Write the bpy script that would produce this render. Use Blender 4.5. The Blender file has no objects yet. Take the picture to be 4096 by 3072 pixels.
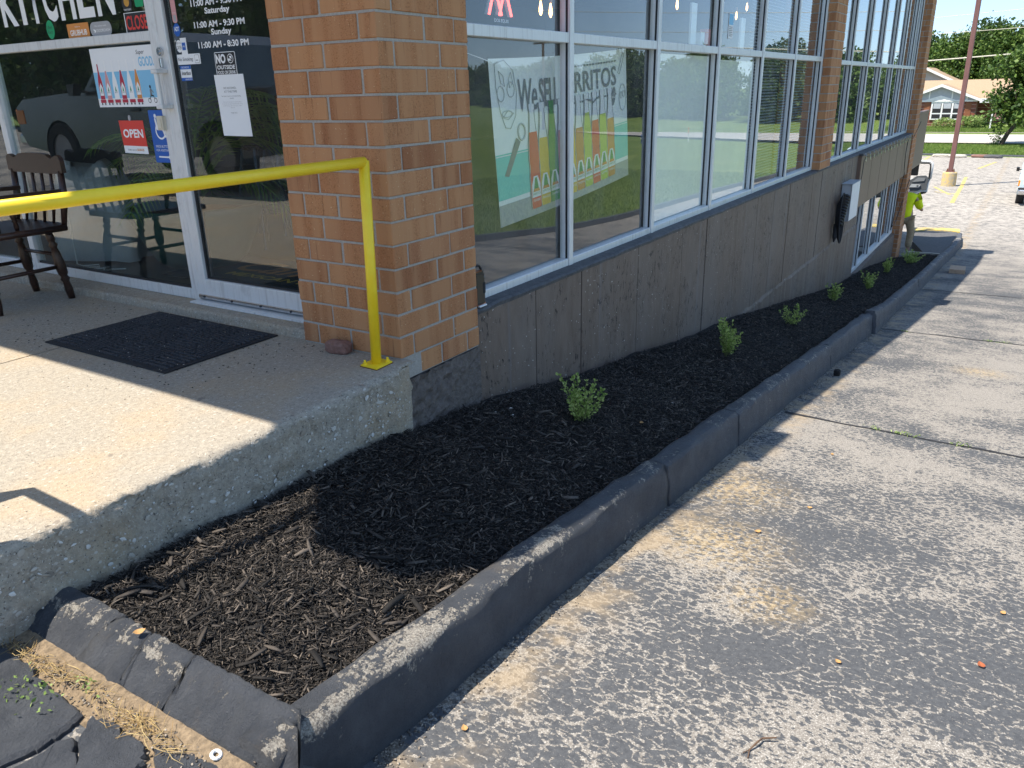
import bpy, math, random
import numpy as np
from mathutils import Matrix, Vector
R = math.radians
random.seed(7)
rng = np.random.default_rng(11)
SC = bpy.context.scene
COL = SC.collection

# ------------------------------------------------------------------ camera
cam_d = bpy.data.cameras.new('camera')
cam = bpy.data.objects.new('camera', cam_d)
COL.objects.link(cam)
cam_d.sensor_width = 36.0
cam_d.lens = 3143.86 / 4096 * 36
cam_d.clip_start = 0.05
cam_d.clip_end = 1500
_R = [[0.53411597, -0.84510816, -0.02263467], [-0.30675233, -0.16878232, -0.93670462], [0.78779638, 0.50725213, -0.34938823]]
CAM = (-2.5425, -2.2213, 1.1193)
cam.matrix_world = Matrix(((_R[0][0], -_R[1][0], -_R[2][0], CAM[0]), (_R[0][1], -_R[1][1], -_R[2][1], CAM[1]),
                           (_R[0][2], -_R[1][2], -_R[2][2], CAM[2]), (0, 0, 0, 1)))
SC.camera = cam

# ------------------------------------------------------------------ light
SUND = Vector((0.38, -0.31, -1.0)).normalized()
world = bpy.data.worlds.new('World')
SC.world = world
world.use_nodes = True
wn = world.node_tree
wn.nodes.clear()
sky = wn.nodes.new('ShaderNodeTexSky')
sky.sky_type = 'NISHITA'
sky.sun_disc = False
sky.sun_elevation = math.asin(-SUND.z)
sky.sun_rotation = math.atan2(-SUND.x, -SUND.y)
sky.altitude = 150
sky.air_density = 0.7
sky.dust_density = 0.2
sky.ozone_density = 4.0
bg = wn.nodes.new('ShaderNodeBackground')
bg.inputs['Strength'].default_value = 0.15
wo = wn.nodes.new('ShaderNodeOutputWorld')
gm = wn.nodes.new('ShaderNodeGamma')          # compresses the sky colour: horizon toned down, zenith lifted
gm.inputs[1].default_value = 0.6
gn = wn.nodes.new('ShaderNodeVectorMath'); gn.operation = 'MULTIPLY'
gn.inputs[1].default_value = (0.93, 1.08, 1.22)
wn.links.new(sky.outputs[0], gm.inputs[0])
wn.links.new(gm.outputs[0], gn.inputs[0])
wn.links.new(gn.outputs[0], bg.inputs[0])
wn.links.new(bg.outputs[0], wo.inputs[0])
sun_d = bpy.data.lights.new('sun', 'SUN')
sun_d.energy = 3.4
sun_d.angle = R(0.53)
sun_d.color = (1.0, 0.93, 0.82)
sun = bpy.data.objects.new('sun', sun_d)
COL.objects.link(sun)
sun.rotation_euler = SUND.to_track_quat('-Z', 'Y').to_euler()
sun.location = (-8, 6, 25)
SC.view_settings.view_transform = 'Standard'
SC.view_settings.look = 'None'
SC.view_settings.exposure = 1.42
SC.view_settings.gamma = 1.0
SC.view_settings.use_curve_mapping = False
SC.cycles.use_denoising = True
SC.cycles.max_bounces = 10
SC.cycles.transparent_max_bounces = 24
SC.cycles.sample_clamp_indirect = 4.0

# ------------------------------------------------------------------ node helpers
def newmat(name, rough=0.7, col=(0.5, 0.5, 0.5), metal=0.0, spec=0.5):
    m = bpy.data.materials.new(name)
    m.use_nodes = True
    b = m.node_tree.nodes['Principled BSDF']
    b.inputs['Base Color'].default_value = (*col, 1)
    b.inputs['Roughness'].default_value = rough
    b.inputs['Metallic'].default_value = metal
    b.inputs['Specular IOR Level'].default_value = spec
    return m, m.node_tree, b

def lk(nt, a, b): nt.links.new(a, b)

def setin(nt, sock, v):
    if isinstance(v, bpy.types.NodeSocket): nt.links.new(v, sock)
    elif isinstance(v, (tuple, list)): sock.default_value = (*v, 1) if len(v) == 3 and sock.type == 'RGBA' else v
    else: sock.default_value = v

def coord(nt, kind='Object'):
    return nt.nodes.new('ShaderNodeTexCoord').outputs[kind]

def mapping(nt, vec, scale=(1, 1, 1), loc=(0, 0, 0), rot=(0, 0, 0)):
    n = nt.nodes.new('ShaderNodeMapping')
    lk(nt, vec, n.inputs[0])
    setin(nt, n.inputs['Location'], loc)
    n.inputs['Rotation'].default_value = rot
    n.inputs['Scale'].default_value = scale
    return n.outputs[0]

def noise(nt, vec, scale, detail=4, rough=0.55, dist=0.0, out=0):
    n = nt.nodes.new('ShaderNodeTexNoise')
    if vec is not None: lk(nt, vec, n.inputs['Vector'])
    n.inputs['Scale'].default_value = scale
    n.inputs['Detail'].default_value = detail
    n.inputs['Roughness'].default_value = rough
    n.inputs['Distortion'].default_value = dist
    return n.outputs[out]

def voro(nt, vec, scale, feature='F1', rnd=1.0, out='Distance'):
    n = nt.nodes.new('ShaderNodeTexVoronoi')
    n.feature = feature
    lk(nt, vec, n.inputs['Vector'])
    n.inputs['Scale'].default_value = scale
    n.inputs['Randomness'].default_value = rnd
    return n.outputs[out]

def ramp(nt, fac, stops, interp='LINEAR'):
    n = nt.nodes.new('ShaderNodeValToRGB')
    n.color_ramp.interpolation = interp
    e = n.color_ramp.elements
    while len(e) < len(stops): e.new(0.5)
    for i, (p, c) in enumerate(stops):
        e[i].position = p
        e[i].color = (c, c, c, 1) if isinstance(c, (int, float)) else (*c, 1)
    setin(nt, n.inputs[0], fac)
    return n.outputs[0]

def mix(nt, fac, a, b, mode='MIX'):
    n = nt.nodes.new('ShaderNodeMix')
    n.data_type = 'RGBA'
    n.blend_type = mode
    setin(nt, n.inputs['Factor'], fac)
    setin(nt, n.inputs['A'] if False else n.inputs[6], a)
    setin(nt, n.inputs[7], b)
    return n.outputs[2]

def mth(nt, op, a, b=0.0, c=0.0, clamp=False):
    n = nt.nodes.new('ShaderNodeMath')
    n.operation = op
    n.use_clamp = clamp
    setin(nt, n.inputs[0], a)
    setin(nt, n.inputs[1], b)
    setin(nt, n.inputs[2], c)
    return n.outputs[0]

def mrange(nt, v, a, b, c=0.0, d=1.0):
    n = nt.nodes.new('ShaderNodeMapRange')
    n.interpolation_type = 'SMOOTHSTEP'
    setin(nt, n.inputs[0], v)
    for i, x in enumerate((a, b, c, d)): setin(nt, n.inputs[i + 1], x)
    return n.outputs[0]

def bump(nt, b, h, strength=0.5, dist=0.01):
    n = nt.nodes.new('ShaderNodeBump')
    n.inputs['Strength'].default_value = strength
    n.inputs['Distance'].default_value = dist
    lk(nt, h, n.inputs['Height'])
    lk(nt, n.outputs[0], b.inputs['Normal'])

def rnd(nt):
    return nt.nodes.new('ShaderNodeObjectInfo').outputs['Random']

def island(nt):
    return nt.nodes.new('ShaderNodeNewGeometry').outputs['Random Per Island']

def noisy(name, c1, c2, scale, rough=0.7, bs=0.2, bd=0.004, detail=6, metal=0.0, stretch=(1, 1, 1), lo=0.3, hi=0.7, spec=0.5):
    m, nt, b = newmat(name, rough, c1, metal, spec)
    v = mapping(nt, coord(nt), stretch)
    f = noise(nt, v, scale, detail, 0.65)
    lk(nt, mix(nt, ramp(nt, f, [(lo, 0.0), (hi, 1.0)]), c1, c2), b.inputs['Base Color'])
    if bs: bump(nt, b, f, bs, bd)
    return m

MAT = {}
def plain(name, col, rough=0.6, metal=0.0, spec=0.5):
    m, nt, b = newmat(name, rough, col, metal, spec)
    MAT[name] = m
    return m

def emit(name, col, s):
    m, nt, b = newmat(name, 0.5, col)
    b.inputs['Emission Color'].default_value = (*col, 1)
    b.inputs['Emission Strength'].default_value = s
    MAT[name] = m
    return m

# ---- worn sealcoated asphalt
def m_asphalt():
    m, nt, b = newmat('worn_asphalt', 0.85, spec=0.3)
    v = coord(nt)
    sep = nt.nodes.new('ShaderNodeSeparateXYZ'); lk(nt, v, sep.inputs[0])
    X, Y = sep.outputs[0], sep.outputs[1]
    w = nt.nodes.new('ShaderNodeTexNoise'); lk(nt, v, w.inputs['Vector']); w.inputs['Scale'].default_value = 26; w.inputs['Detail'].default_value = 5
    va = nt.nodes.new('ShaderNodeVectorMath'); va.operation = 'MULTIPLY_ADD'
    lk(nt, w.outputs['Color'], va.inputs[0]); va.inputs[1].default_value = (0.03, 0.03, 0.0); lk(nt, v, va.inputs[2])
    wv = va.outputs[0]
    big = noise(nt, mapping(nt, v, (1.0, 0.8, 1)), 1.1, 4, 0.55)            # where the coat has gone
    mid = noise(nt, v, 5.5, 5, 0.6)
    fine = noise(nt, mapping(nt, v, (1.2, 0.8, 1)), 52, 9, 0.70)
    cell = voro(nt, mapping(nt, wv, (1.25, 0.8, 1)), 19.0, 'DISTANCE_TO_EDGE')
    cell2 = voro(nt, wv, 41.0, 'DISTANCE_TO_EDGE')
    edge = mth(nt, 'SUBTRACT', 1.0, mrange(nt, cell, 0.0, 0.13))
    edge2 = mth(nt, 'SUBTRACT', 1.0, mrange(nt, cell2, 0.0, 0.20))
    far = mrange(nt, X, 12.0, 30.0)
    # signal: higher = bare stone
    s = mth(nt, 'MULTIPLY', fine, 1.0)
    s = mth(nt, 'ADD', s, mth(nt, 'MULTIPLY', mth(nt, 'SUBTRACT', big, 0.5), 0.80))
    s = mth(nt, 'ADD', s, mth(nt, 'MULTIPLY', mth(nt, 'SUBTRACT', mid, 0.5), 0.34))
    s = mth(nt, 'ADD', s, mth(nt, 'MULTIPLY', edge, 0.13))
    s = mth(nt, 'ADD', s, mth(nt, 'MULTIPLY', edge2, 0.075))
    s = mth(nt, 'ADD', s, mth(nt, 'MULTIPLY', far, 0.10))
    s = mth(nt, 'ADD', s, mth(nt, 'MULTIPLY', mth(nt, 'SUBTRACT', noise(nt, v, 110, 4, 0.7), 0.5), 0.22))
    s = mth(nt, 'ADD', s, mth(nt, 'MULTIPLY', mrange(nt, Y, -1.6, -3.8), 0.03))
    # strip washed bare next to the kerb
    bare = mrange(nt, s, 0.540, 0.598)
    grit = noise(nt, v, 140, 3, 0.7)
    grit2 = voro(nt, v, 190, 'F1')
    stone = mix(nt, ramp(nt, grit, [(0.35, 0.0), (0.65, 1.0)]), (0.21, 0.19, 0.165), (0.49, 0.46, 0.415))
    stone = mix(nt, ramp(nt, grit2, [(0.25, 0.0), (0.5, 0.55)]), stone, (0.11, 0.095, 0.08))
    coat = mix(nt, ramp(nt, noise(nt, v, 60, 4, 0.7), [(0.3, 0.0), (0.75, 1.0)]), (0.050, 0.053, 0.059), (0.100, 0.103, 0.108))
    spk = mrange(nt, noise(nt, v, 260, 2, 0.5), 0.66, 0.72)
    coat = mix(nt, mth(nt, 'MULTIPLY', spk, 0.5), coat, (0.33, 0.30, 0.26))
    col = mix(nt, bare, coat, stone)
    # far lot bleached
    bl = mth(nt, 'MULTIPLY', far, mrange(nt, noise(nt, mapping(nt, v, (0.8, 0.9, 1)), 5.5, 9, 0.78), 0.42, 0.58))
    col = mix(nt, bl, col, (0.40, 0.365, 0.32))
    # ochre clay stains
    st = None
    for (sx, sy, r) in ((0.28, -1.45, 0.42), (0.95, -1.32, 0.42), (5.2, -2.25, 0.34), (-0.1, -1.75, 0.25)):
        d = nt.nodes.new('ShaderNodeVectorMath'); d.operation = 'DISTANCE'
        q = mapping(nt, wv, (1, 1, 0)); lk(nt, q, d.inputs[0]); d.inputs[1].default_value = (sx + 0.08, sy + 0.08, 0)
        f = mth(nt, 'SUBTRACT', 1.0, mrange(nt, d.outputs['Value'], r * 0.1, r))
        st = f if st is None else mth(nt, 'MAXIMUM', st, f)
    st = mth(nt, 'MULTIPLY', st, mrange(nt, noise(nt, v, 34, 8, 0.72), 0.42, 0.60))
    col = mix(nt, mth(nt, 'MULTIPLY', st, 0.45), col, (0.52, 0.37, 0.17))
    # sand collected along the kerb foot
    kd = mth(nt, 'ABSOLUTE', mth(nt, 'ADD', Y, 1.16))
    kf = mth(nt, 'MULTIPLY', mth(nt, 'SUBTRACT', 1.0, mrange(nt, kd, 0.02, 0.20)), mrange(nt, mid, 0.42, 0.62))
    kf = mth(nt, 'MULTIPLY', kf, mrange(nt, X, -2.0, -1.2))
    col = mix(nt, mth(nt, 'MULTIPLY', kf, 0.6), col, (0.33, 0.25, 0.155))
    # tyre scuffs across the far lot
    tn = noise(nt, mapping(nt, v, (0.6, 0.7, 1)), 4.0, 9, 0.8, 0.3)
    tf = mth(nt, 'MULTIPLY', mrange(nt, tn, 0.53, 0.62), mth(nt, 'MULTIPLY', far, 0.3))
    col = mix(nt, tf, col, (0.07, 0.07, 0.075))
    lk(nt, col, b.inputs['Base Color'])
    h = mth(nt, 'ADD', mth(nt, 'MULTIPLY', grit, 0.5), mth(nt, 'MULTIPLY', bare, -0.7))
    bump(nt, b, h, 0.45, 0.004)
    return m

# ---- painted kerb with worn arris
def m_kerb():
    m, nt, b = newmat('kerb_paint', 0.6, spec=0.4)
    v = coord(nt)
    at = nt.nodes.new('ShaderNodeAttribute'); at.attribute_name = 'wear'
    wear = at.outputs['Fac']
    f = noise(nt, v, 16, 8, 0.68)
    g = noise(nt, v, 2.2, 3, 0.5)
    g2 = noise(nt, v, 75, 4, 0.7)
    s = mth(nt, 'ADD', mth(nt, 'MULTIPLY', f, 0.55), mth(nt, 'MULTIPLY', g2, 0.40))
    s = mth(nt, 'ADD', s, mth(nt, 'MULTIPLY', mth(nt, 'SUBTRACT', g, 0.5), 0.45))
    s = mth(nt, 'ADD', s, mth(nt, 'MULTIPLY', wear, 0.135))
    bare = mrange(nt, s, 0.608, 0.65)
    grit = noise(nt, v, 170, 3, 0.7)
    stone = mix(nt, ramp(nt, grit, [(0.35, 0.0), (0.62, 1.0)]), (0.17, 0.15, 0.13), (0.60, 0.55, 0.47))
    paint = mix(nt, ramp(nt, noise(nt, v, 9, 6, 0.7), [(0.3, 0.0), (0.7, 1.0)]), (0.062, 0.068, 0.080), (0.118, 0.125, 0.139))
    dirt = mrange(nt, noise(nt, v, 5, 6, 0.7), 0.56, 0.72)
    paint = mix(nt, mth(nt, 'MULTIPLY', dirt, 0.5), paint, (0.15, 0.125, 0.10))
    lk(nt, mix(nt, bare, paint, stone), b.inputs['Base Color'])
    h = mth(nt, 'ADD', mth(nt, 'MULTIPLY', noise(nt, v, 46, 9, 0.82), 1.5), mth(nt, 'MULTIPLY', bare, -0.35))
    bump(nt, b, h, 1.0, 0.017)
    return m

# ---- porch concrete with exposed aggregate
def m_porch():
    m, nt, b = newmat('porch_concrete', 0.85, spec=0.3)
    v = coord(nt)
    big = noise(nt, v, 1.6, 4, 0.6)
    f = noise(nt, v, 55, 5, 0.7)
    g = noise(nt, v, 160, 3, 0.6)
    c = mix(nt, ramp(nt, f, [(0.32, 0.0), (0.68, 1.0)]), (0.245, 0.215, 0.175), (0.40, 0.355, 0.285))
    c = mix(nt, mrange(nt, big, 0.46, 0.68), c, mix(nt, 0.38, c, (0.44, 0.31, 0.17)))
    c = mix(nt, mrange(nt, g, 0.58, 0.70), c, (0.50, 0.46, 0.39))
    c = mix(nt, mrange(nt, noise(nt, v, 120, 2, 0.5), 0.63, 0.70), c, (0.13, 0.11, 0.09))
    spot = mrange(nt, noise(nt, v, 11, 2, 0.4), 0.735, 0.76)
    c = mix(nt, mth(nt, 'MULTIPLY', spot, 0.5), c, (0.12, 0.10, 0.09))
    fl = voro(nt, mapping(nt, v, (26, 44, 34)), 1.0, 'F1')
    c = mix(nt, mth(nt, 'MULTIPLY', mth(nt, 'SUBTRACT', 1.0, mrange(nt, fl, 0.10, 0.2)), 0.6), c, (0.56, 0.52, 0.46))
    lk(nt, c, b.inputs['Base Color'])
    bump(nt, b, mth(nt, 'ADD', f, g), 0.45, 0.006)
    return m

# ---- face brick
def m_brick():
    m, nt, b = newmat('face_brick', 0.8, spec=0.25)
    v = coord(nt)
    r = rnd(nt)
    off = nt.nodes.new('ShaderNodeCombineXYZ')
    lk(nt, mth(nt, 'MULTIPLY', r, 37.0), off.inputs[0]); lk(nt, mth(nt, 'MULTIPLY', r, 11.0), off.inputs[1])
    vv = nt.nodes.new('ShaderNodeVectorMath'); lk(nt, v, vv.inputs[0]); lk(nt, off.outputs[0], vv.inputs[1])
    vo = vv.outputs[0]
    band = noise(nt, mapping(nt, vo, (1, 1, 0.03)), 13, 2, 0.4)
    streak = noise(nt, mapping(nt, vo, (1, 1, 0.045)), 75, 4, 0.6)
    grain = noise(nt, vo, 150, 3, 0.7)
    base = ramp(nt, r, [(0.0, (0.30, 0.122, 0.056)), (0.3, (0.405, 0.178, 0.078)), (0.7, (0.455, 0.215, 0.096)), (1.0, (0.36, 0.155, 0.074))])
    c = mix(nt, ramp(nt, band, [(0.38, 0.0), (0.6, 0.5)]), base, (0.49, 0.265, 0.130))
    c = mix(nt, mth(nt, 'MULTIPLY', mrange(nt, streak, 0.60, 0.72), 0.55), c, (0.13, 0.055, 0.025))
    smooth = mrange(nt, band, 0.45, 0.55)
    gg = mth(nt, 'MULTIPLY', mth(nt, 'SUBTRACT', 1.0, smooth), mrange(nt, grain, 0.50, 0.66))
    c = mix(nt, mth(nt, 'MULTIPLY', gg, 0.55), c, (0.17, 0.07, 0.025))
    c = mix(nt, mth(nt, 'MULTIPLY', mrange(nt, noise(nt, vo, 130, 1, 0.4), 0.735, 0.76), 0.6), c, (0.66, 0.50, 0.30))
    lk(nt, c, b.inputs['Base Color'])
    bump(nt, b, mth(nt, 'ADD', mth(nt, 'MULTIPLY', grain, 0.6), streak), 0.4, 0.003)
    return m

# ---- dark painted board-marked concrete
def m_wall():
    m, nt, b = newmat('painted_concrete', 0.62, spec=0.35)
    v = coord(nt)
    f = noise(nt, mapping(nt, v, (1, 1, 0.28)), 14, 7, 0.72)
    big = noise(nt, mapping(nt, v, (1, 1, 0.35)), 1.3, 4, 0.6)
    pit = noise(nt, mapping(nt, v, (1, 1, 0.4)), 42, 6, 0.75)
    c = mix(nt, ramp(nt, f, [(0.22, 0.0), (0.78, 1.0)]), (0.122, 0.085, 0.064), (0.208, 0.158, 0.125))
    c = mix(nt, mrange(nt, big, 0.42, 0.7), c, mix(nt, 0.35, c, (0.19, 0.17, 0.155)))
    patch = noise(nt, v, 2.4, 4, 0.6)
    hole = mth(nt, 'MULTIPLY', mrange(nt, pit, 0.55, 0.62), mrange(nt, patch, 0.44, 0.60))
    c = mix(nt, mth(nt, 'MULTIPLY', hole, 0.85), c, (0.025, 0.02, 0.018))
    str_ = mth(nt, 'MULTIPLY', mrange(nt, noise(nt, mapping(nt, v, (1, 1, 0.03)), 9, 3, 0.5), 0.62, 0.74), 0.35)
    c = mix(nt, str_, c, (0.20, 0.20, 0.21))
    c = mix(nt, mrange(nt, noise(nt, v, 60, 1, 0.3), 0.755, 0.775), c, (0.45, 0.42, 0.38))
    lk(nt, c, b.inputs['Base Color'])
    bump(nt, b, mth(nt, 'SUBTRACT', mth(nt, 'MULTIPLY', f, 0.5), hole), 0.6, 0.008)
    return m

def m_alu():
    m, nt, b = newmat('aluminium', 0.45, (0.62, 0.63, 0.64), 0.2)
    v = coord(nt)
    f = noise(nt, mapping(nt, v, (1, 1, 0.06)), 60, 5, 0.7)
    c = mix(nt, ramp(nt, f, [(0.52, 0.0), (0.72, 1.0)]), (0.70, 0.70, 0.69), (0.50, 0.485, 0.47))
    d = noise(nt, v, 7, 5, 0.7)
    c = mix(nt, mth(nt, 'MULTIPLY', mrange(nt, d, 0.55, 0.75), 0.35), c, (0.30, 0.29, 0.28))
    lk(nt, c, b.inputs['Base Color'])
    bump(nt, b, f, 0.05, 0.002)
    return m

def m_glass(name, tint=(0.72, 0.78, 0.76), k=2.0, base=0.02, wob=0.0, dust=0.04):
    m = bpy.data.materials.new(name)
    m.use_nodes = True
    nt = m.node_tree
    nt.nodes.clear()
    out = nt.nodes.new('ShaderNodeOutputMaterial')
    tr = nt.nodes.new('ShaderNodeBsdfTransparent'); tr.inputs[0].default_value = (*tint, 1)
    gl = nt.nodes.new('ShaderNodeBsdfGlossy'); gl.inputs['Roughness'].default_value = 0.0
    gl.inputs[0].default_value = (0.92, 0.95, 0.97, 1)
    fr = nt.nodes.new('ShaderNodeFresnel'); fr.inputs[0].default_value = 1.52
    geo = nt.nodes.new('ShaderNodeNewGeometry')
    f = mth(nt, 'ADD', mth(nt, 'MULTIPLY', fr.outputs[0], k), base, clamp=True)
    f = mth(nt, 'MULTIPLY', f, mth(nt, 'SUBTRACT', 1.0, geo.outputs['Backfacing']))
    if wob:
        bp = nt.nodes.new('ShaderNodeBump'); bp.inputs['Strength'].default_value = wob; bp.inputs['Distance'].default_value = 0.02
        lk(nt, noise(nt, coord(nt), 1.7, 2, 0.5), bp.inputs['Height'])
        lk(nt, bp.outputs[0], gl.inputs['Normal'])
    mx = nt.nodes.new('ShaderNodeMixShader')
    lk(nt, f, mx.inputs[0]); lk(nt, tr.outputs[0], mx.inputs[1]); lk(nt, gl.outputs[0], mx.inputs[2])
    df = nt.nodes.new('ShaderNodeBsdfDiffuse'); df.inputs[0].default_value = (0.75, 0.76, 0.76, 1)
    mv = nt.nodes.new('ShaderNodeMixShader')
    lk(nt, mth(nt, 'ADD', dust * 0.5, mth(nt, 'MULTIPLY', mrange(nt, noise(nt, coord(nt), 2.3, 6, 0.7), 0.35, 0.7), dust)), mv.inputs[0])
    lk(nt, mx.outputs[0], mv.inputs[1]); lk(nt, df.outputs[0], mv.inputs[2])
    lk(nt, mv.outputs[0], out.inputs[0])
    return m

def m_leaf(name, c1, c2, c3, transl=0.25):
    m, nt, b = newmat(name, 0.55, c1, spec=0.3)
    r = island(nt)
    lk(nt, ramp(nt, r, [(0.0, c1), (0.55, c2), (1.0, c3)]), b.inputs['Base Color'])
    t = nt.nodes.new('ShaderNodeBsdfTranslucent')
    lk(nt, ramp(nt, r, [(0.0, c2), (1.0, c3)]), t.inputs[0])
    mx = nt.nodes.new('ShaderNodeMixShader'); mx.inputs[0].default_value = transl
    out = nt.nodes['Material Output']
    lk(nt, b.outputs[0], mx.inputs[1]); lk(nt, t.outputs[0], mx.inputs[2]); lk(nt, mx.outputs[0], out.inputs[0])
    return m

def m_island(name, stops, rough=0.85, bs=0.0, spec=0.3):
    m, nt, b = newmat(name, rough, spec=spec)
    c = ramp(nt, island(nt), stops)
    if bs:
        f = noise(nt, mapping(nt, coord(nt), (1, 1, 1)), 90, 4, 0.7)
        c = mix(nt, ramp(nt, f, [(0.3, 0.0), (0.7, 0.45)]), c, (0.004, 0.004, 0.004))
        bump(nt, b, f, bs, 0.004)
    lk(nt, c, b.inputs['Base Color'])
    return m

def m_grass():
    m, nt, b = newmat('lawn', 0.9, spec=0.2)
    v = coord(nt)
    f = noise(nt, v, 0.35, 5, 0.65)
    g = noise(nt, mapping(nt, v, (1.0, 1.0, 1)), 7, 6, 0.75)
    c = mix(nt, ramp(nt, g, [(0.3, 0.0), (0.7, 1.0)]), (0.055, 0.10, 0.016), (0.20, 0.27, 0.06))
    c = mix(nt, mth(nt, 'MULTIPLY', mrange(nt, f, 0.5, 0.7), 0.6), c, (0.25, 0.29, 0.08))
    lk(nt, c, b.inputs['Base Color'])
    bump(nt, b, g, 0.8, 0.05)
    return m

MAT['asphalt'] = m_asphalt()
MAT['kerb'] = m_kerb()
MAT['porch'] = m_porch()
MAT['brick'] = m_brick()
MAT['wall'] = m_wall()
MAT['alu'] = m_alu()
MAT['glass'] = m_glass('window_glass', (0.975, 0.985, 0.982), 1.45, 0.03, 0.012, 0.035)
MAT['doorglass'] = m_glass('door_glass', (0.84, 0.88, 0.86), 1.5, 0.04, 0.008, 0.008)
MAT['lawn'] = m_grass()
MAT['mortar'] = noisy('mortar', (0.30, 0.275, 0.24), (0.42, 0.39, 0.345), 120, 0.95, 0.3, 0.003)
MAT['ledge'] = noisy('dark_ledge_paint', (0.045, 0.045, 0.05), (0.10, 0.098, 0.10), 26, 0.7, 0.6, 0.006)
MAT['base'] = noisy('rough_painted_block', (0.088, 0.070, 0.060), (0.185, 0.155, 0.135), 28, 0.8, 1.0, 0.022, detail=8)
MAT['brown'] = noisy('brown_metal_siding', (0.135, 0.082, 0.054), (0.175, 0.112, 0.078), 3, 0.5, 0.05, 0.002, stretch=(2.5, 1, .05))
MAT['rubber'] = plain('black_gasket', (0.012, 0.012, 0.014), 0.5)
MAT['crumbs'] = m_island('stone_crumbs', [(0.0, (0.06, 0.05, 0.045)), (0.6, (0.18, 0.15, 0.12)), (1.0, (0.36, 0.31, 0.25))], 0.9)
MAT['matridge_lit'] = noisy('carpet_ridge_lit', (0.022, 0.022, 0.025), (0.060, 0.060, 0.066), 160, 0.95, 0.8, 0.004)  # lighter than the mat, painted in for light catching the ridges
MAT['print_pale'] = plain('print_pale_grey', (0.52, 0.54, 0.54), 0.6)
MAT['strawberry'] = plain('print_strawberry', (0.72, 0.06, 0.04), 0.6)
MAT['yellow'] = noisy('yellow_rail_paint', (0.92, 0.60, 0.012), (0.96, 0.70, 0.03), 20, 0.42, 0.08, 0.002, lo=0.2, hi=0.8)
MAT['rust'] = noisy('rust', (0.10, 0.035, 0.012), (0.22, 0.09, 0.03), 40, 0.9, 0.4, 0.003)
MAT['matrub'] = noisy('black_carpet_mat', (0.008, 0.008, 0.010), (0.030, 0.030, 0.033), 160, 0.95, 1.0, 0.006)
MAT['wood'] = noisy('dark_stained_wood', (0.018, 0.008, 0.006), (0.05, 0.022, 0.014), 14, 0.35, 0.15, 0.002, stretch=(0.4, 6, 6))
MAT['soil'] = noisy('mulch_soil', (0.006, 0.0055, 0.006), (0.022, 0.018, 0.016), 45, 0.95, 1.0, 0.03, detail=8)
MAT['chip'] = m_island('mulch_chip', [(0.0, (0.008, 0.0075, 0.0075)), (0.45, (0.028, 0.024, 0.021)), (0.85, (0.095, 0.079, 0.066)), (1.0, (0.20, 0.163, 0.130))], 0.8, 0.4)
MAT['straw'] = m_island('dry_straw', [(0.0, (0.24, 0.15, 0.06)), (0.6, (0.42, 0.29, 0.12)), (1.0, (0.55, 0.42, 0.2))], 0.8)
MAT['sand'] = noisy('sandy_dirt', (0.13, 0.095, 0.06), (0.34, 0.25, 0.155), 55, 0.95, 1.0, 0.015, detail=8)
MAT['boxleaf'] = m_leaf('boxwood_leaf', (0.11, 0.20, 0.035), (0.32, 0.43, 0.10), (0.58, 0.64, 0.24), 0.35)
MAT['weedleaf'] = m_leaf('weed_leaf', (0.10, 0.17, 0.04), (0.22, 0.32, 0.08), (0.4, 0.48, 0.2), 0.3)
MAT['treeleaf'] = m_leaf('maple_leaf', (0.022, 0.055, 0.010), (0.065, 0.125, 0.022), (0.16, 0.235, 0.05), 0.22)
MAT['treeleaf2'] = m_leaf('oak_leaf', (0.016, 0.042, 0.010), (0.045, 0.092, 0.020), (0.12, 0.175, 0.045), 0.2)
MAT['palm'] = m_leaf('palm_leaf', (0.09, 0.17, 0.03), (0.18, 0.29, 0.06), (0.36, 0.42, 0.12), 0.3)
MAT['grassblade'] = m_leaf('grass_blade', (0.08, 0.15, 0.025), (0.17, 0.26, 0.05), (0.30, 0.37, 0.10), 0.3)
MAT['bark'] = noisy('bark', (0.045, 0.032, 0.022), (0.13, 0.10, 0.075), 22, 0.95, 1.0, 0.03, stretch=(1, 1, 0.25))
MAT['twig'] = noisy('twig_bark', (0.07, 0.04, 0.025), (0.14, 0.085, 0.05), 60, 0.9, 0.2, 0.002)
MAT['stem'] = plain('stem_green', (0.16, 0.17, 0.06), 0.7)
MAT['white'] = noisy('white_paint', (0.70, 0.70, 0.68), (0.80, 0.80, 0.79), 8, 0.5, 0.0)
MAT['greymetal'] = noisy('grey_enamel', (0.34, 0.36, 0.38), (0.44, 0.455, 0.47), 5, 0.45, 0.0)
MAT['black'] = plain('black_plastic', (0.010, 0.010, 0.011), 0.35)
MAT['blackmatte'] = plain('black_matte', (0.018, 0.018, 0.02), 0.8)
MAT['chrome'] = plain('steel', (0.62, 0.62, 0.63), 0.22, 1.0)
MAT['darksteel'] = plain('dark_steel', (0.10, 0.11, 0.13), 0.35, 0.8)
MAT['copper'] = plain('copper_trim', (0.5, 0.2, 0.09), 0.35, 0.8)
MAT['cream'] = plain('cream_plastic', (0.62, 0.57, 0.46), 0.5)
MAT['teal'] = noisy('green_glazed_pot', (0.015, 0.075, 0.062), (0.03, 0.115, 0.09), 6, 0.4, 0.05)
MAT['polebrown'] = noisy('brown_pole_paint', (0.14, 0.062, 0.055), (0.20, 0.095, 0.085), 6, 0.6, 0.0, stretch=(1, 1, .2))
MAT['yellowbase'] = noisy('flaking_yellow_concrete', (0.60, 0.43, 0.16), (0.42, 0.36, 0.26), 7, 0.85, 0.4, 0.02, lo=.42, hi=.58)
MAT['lineyellow'] = noisy('worn_yellow_line', (0.58, 0.43, 0.11), (0.30, 0.26, 0.18), 5, 0.85, 0.0, lo=.45, hi=.62)
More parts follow.
